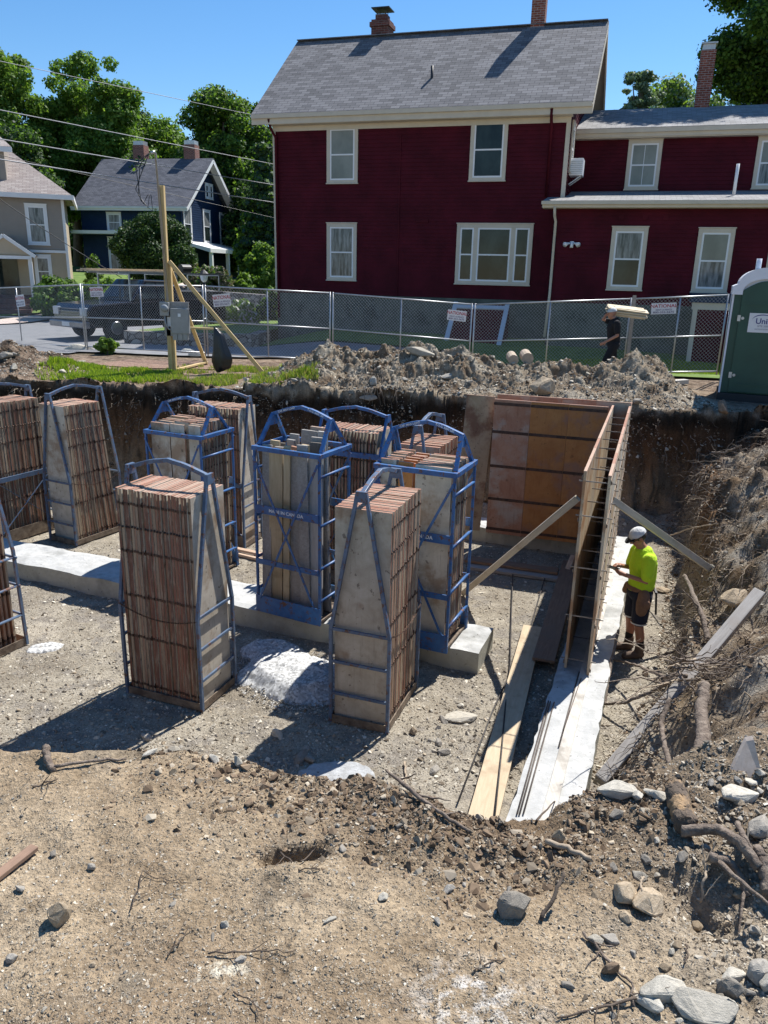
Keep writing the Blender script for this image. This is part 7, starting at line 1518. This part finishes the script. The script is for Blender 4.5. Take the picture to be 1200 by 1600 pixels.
# the thick forked root
b = MB(); g0 = hit(1050, 1250)+Vector((0, 0, .07)); g1 = hit(1070, 1306)+Vector((0, 0, .045)); rsr = random.Random(9); o_, rr = wig([g0, g0.lerp(g1, .5), g1], .044, .052, rsr, .003, 12); bark(b, o_, rr, 24, rsr, .13)
st = empty('thick_root', g1, 0, 'thick forked tree root with a bark free yellow stump on the right rim', 'root'); b.build('stump', M_cut, st, world=True, smooth=True)
b = MB(); a_ = g1+Vector((-.03, -.02, .0)); e_ = hit(1182, 1375)+Vector((0, 0, .06)); m_ = hit(1115, 1325)+Vector((0, 0, .10)); m2 = hit(1150, 1345)+Vector((0, 0, .10)); o_, rr = wig([a_, m_, m2, e_], .026, .022, rsr, .003, 10); bark(b, o_, rr, 14, rsr); b.build('dark_limb', M_root, st, world=True, smooth=True)
b = MB(); o_, rr = wig([hit(1178, 1340)+Vector((0, 0, .05)), hit(1190, 1370)+Vector((0, 0, .05)), hit(1200, 1415)+Vector((0, 0, .04))], .018, .032, rsr, .005, 8); bark(b, o_, rr, 14, rsr); b.build('side_limb', M_root, st, world=True, smooth=True)
twig_px('root', [(1150, 1302, .04), (1160, 1330, .05), (1172, 1350, .03)], .014, .012, M_root, 'bark covered side root between the limbs of the thick root', 'root', seed=23)
twig_px('root', [(1105, 1358, .05), (1140, 1375, .05), (1168, 1410, .02)], .024, .012, M_root, 'splintered root lying below the dark limb at the right', 'root', seed=24, forks=5)
# the logs in the gap of the bank
def log3(name, pts, r0, r1, mat, label, seed, amp=.012, forks=0, n=10, cat='log'):
    rs = random.Random(seed); P = [aty(*p) for p in pts]; b = MB(); o_, rr = wig(P, r0, r1, rs, amp*.6, 10); bark(b, o_, rr, n+4, rs)
    for i in range(forks):
        k = rs.randint(1, len(o_)-2); q = Vector((rs.uniform(-1, 1), rs.uniform(-.6, .6), rs.uniform(-.3, .9))).normalized()*rs.uniform(.1, .35); o2, r2 = wig([o_[k], o_[k]+q*.5, o_[k]+q], rr[k]*.5, rr[k]*.15, rs, amp, 3); b.tube(o2, r2, 5)
    return tag(b.build(name, mat, smooth=True), label, cat)
log3('log', [(1101, 1070, 5.9), (1096, 1110, 5.6), (1100, 1150, 5.2), (1086, 1222, 4.7)], .044, .055, M_root, 'thick upright log with torn bark leaning in the gap of the right bank', 1)
log3('branch', [(1046, 1092, 6.3), (1032, 1130, 6.1), (1038, 1165, 5.7), (1050, 1205, 5.3), (1064, 1232, 4.9)], .021, .023, M_root, 'bent branch standing left of the thick upright log', 2, forks=2, cat='branch')
log3('branch', [(1078, 1168, 5.4), (1068, 1195, 5.2), (1058, 1212, 5.0)], .010, .009, M_root, 'short fork between the bent branch and the thick log', 3, cat='branch')
log3('branch', [(948, 1028, 8.7), (990, 1038, 8.3), (1040, 1058, 7.6), (1072, 1056, 7.0)], .010, .022, M_root, 'long thin branch stretching left past the boots of the worker', 4, forks=1, cat='branch')
log3('branch', [(966, 985, 8.95), (950, 1060, 8.1), (946, 1100, 7.75), (975, 1098, 7.6), (1020, 1080, 7.5), (1055, 1060, 7.1)], .016, .018, M_root, 'bent dark branch curling beside the footing below the worker', 5, amp=.01, cat='branch')
log3('branch', [(1070, 900, 9.4), (1085, 935, 8.9), (1098, 965, 8.5), (1105, 1000, 8.2)], .03, .036, M_root, 'mossy broken branch crossing the grey square post near its top', 6, forks=2, cat='branch')
log3('root', [(1085, 935, 9), (1095, 955, 8.7), (1078, 975, 8.6)], .012, .006, M_rootp, 'pale crooked root beside the grey square post', 7, forks=1, cat='root')
log3('root', [(1112, 707, 12.2), (1130, 708, 12.1), (1145, 702, 12.0), (1158, 696, 11.9)], .022, .012, M_root, 'root poking out of the bank high up near the toilet', 8, forks=4, cat='root')
log3('root', [(1122, 735, 11.8), (1140, 733, 11.6), (1155, 750, 11.5)], .014, .010, M_rootp, 'pale root poking out of the bank below the highest one', 9, forks=2, cat='root')
log3('root', [(1045, 838, 11.3), (1080, 825, 10.8), (1120, 818, 10.4)], .010, .010, M_rootp, 'thin straight root stretched out above the shoulder of the worker', 10, cat='root')
log3('root', [(1180, 940, 8.0), (1172, 965, 7.8), (1178, 985, 7.7), (1168, 1000, 7.6)], .012, .010, M_rootp, 'pale wavy root dangling right of the post top', 12, forks=1, cat='root')
log3('branch', [(1128, 1045, 6.8), (1160, 1035, 6.6), (1205, 1005, 6.4)], .014, .012, M_rootp, 'pale straight stick reaching to the right edge above the tangle', 13, cat='branch')
# fan of thin roots around (1080, 1050)
rs = random.Random(77); RG = 'tangled roots of the right bank'
for i in range(34):
    a0 = (rs.gauss(1078, 22), rs.gauss(1048, 16), rs.uniform(6.6, 7.2)); ang = rs.uniform(-.35, 1.0) if i % 4 else rs.uniform(2.6, 3.6); L_ = rs.uniform(50, 135); a1 = (a0[0]+math.cos(ang)*L_*.5, a0[1]+math.sin(ang)*L_*.5+rs.uniform(-8, 8), a0[2]-rs.uniform(.1, .5)); a2 = (a0[0]+math.cos(ang)*L_, a0[1]+math.sin(ang)*L_+rs.uniform(-8, 18), a1[2]-rs.uniform(.1, .5))
    P = [aty(*q) for q in (a0, a1, a2)]
    for k, q in enumerate(P):
        h_ = Hs(q.x, q.y)
        if q.z < h_+.03: q.z = h_+.03+.05*(k == 1)
    b = MB(); o_, rr = wig(P, rs.uniform(.006, .014), .003, rs, .018, 5); b.tube(o_, rr, 6)
    for f in range(2):
        k = rs.randint(2, len(o_)-2); q = Vector((rs.uniform(-1, 1), rs.uniform(-1, 1), rs.uniform(-.3, .8))).normalized()*rs.uniform(.1, .3); o2, r2 = wig([o_[k], o_[k]+q*.5, o_[k]+q], rr[k]*.6, .002, rs, .012, 3); b.tube(o2, r2, 5)
    tag(b.build('root', [M_root, M_rootp, M_root][i % 3], smooth=True), 'thin bare root in the tangle over the grey post', 'root', RG)
# hair of fine roots on the cut faces: nobody could count them
rs = random.Random(5); b = MB()
for i in range(1500):
    y = rs.uniform(5.2, 14.6); xb_ = float(interp(y, BANK)); x = xb_+rs.random()**1.6*1.6+.02; z = Hs(x, y)
    if z < .15: continue
    p = Vector((x, y, z)); L_ = rs.uniform(.12, .55); d = Vector((-rs.uniform(.1, 1), rs.uniform(-1, .8), rs.uniform(-.7, .35))).normalized(); q = p+d*L_*.5+Vector((0, 0, .03)); e = p+d*L_+Vector((0, 0, -rs.uniform(0, .25)*L_))
    b.mat(rs.randint(0, 2)); o_, rr = wig([p, q, e], rs.uniform(.003, .009), .0015, rs, .02, 3); b.tube(o_, rr, 4, cap=False)
tag(b.build('fine_roots', [M_root, M_rootp, M_rootd], normals=False), 'mat of fine roots hanging from the right bank', 'roots', kind='stuff')
b = MB()
for i in range(260):
    x = rs.uniform(-9, 6.3); y = 16.75-.135*(x+8.5)-.25; p = Vector((x, y+.1, rs.uniform(1.4, 2.25))); L_ = rs.uniform(.08, .4); e = p+Vector((rs.uniform(-.5, .5)*L_, -rs.uniform(.15, .35), -rs.uniform(.2, 1)*L_)); b.mat(rs.randint(0, 2)); o_, rr = wig([p, p.lerp(e, .5)+Vector((0, -.05, .03)), e], rs.uniform(.003, .009), .002, rs, .03, 3); b.tube(o_, rr, 4, cap=False)
for i in range(160):
    x = rs.uniform(1.6, 2.6); y = rs.uniform(4.2, 7); z = Hs(x, y)
tag(b.build('fine_roots', [M_root, M_rootp, M_rootd], normals=False), 'fine roots hanging out of the far pit wall', 'roots', kind='stuff')
b = MB(); p = hit(585, 590)
for i in range(90):
    p = hit(rs.gauss(580, 22), rs.gauss(592, 14)); L_ = rs.uniform(.1, .35); e = p+Vector((rs.uniform(-.12, .12), -rs.uniform(.05, .2), -L_)); b.mat(rs.randint(0, 1)); o_, rr = wig([p+Vector((0, 0, .04)), p.lerp(e, .5)+Vector((0, -.05, .03)), e], .006, .002, rs, .015, 3); b.tube(o_, rr, 4, cap=False)
for i in range(50):
    p = hit(rs.gauss(958, 14), rs.gauss(598, 9)); L_ = rs.uniform(.1, .3); e = p+Vector((rs.uniform(-.12, .12), -rs.uniform(.05, .2), -L_)); b.mat(rs.randint(0, 1)); o_, rr = wig([p+Vector((0, 0, .04)), p.lerp(e, .5)+Vector((0, -.05, .03)), e], .006, .002, rs, .015, 3); b.tube(o_, rr, 4, cap=False)
tag(b.build('fine_roots', [M_root, M_rootp], normals=False), 'shaggy root hair in the dark gaps of the dirt heap', 'roots', kind='stuff')
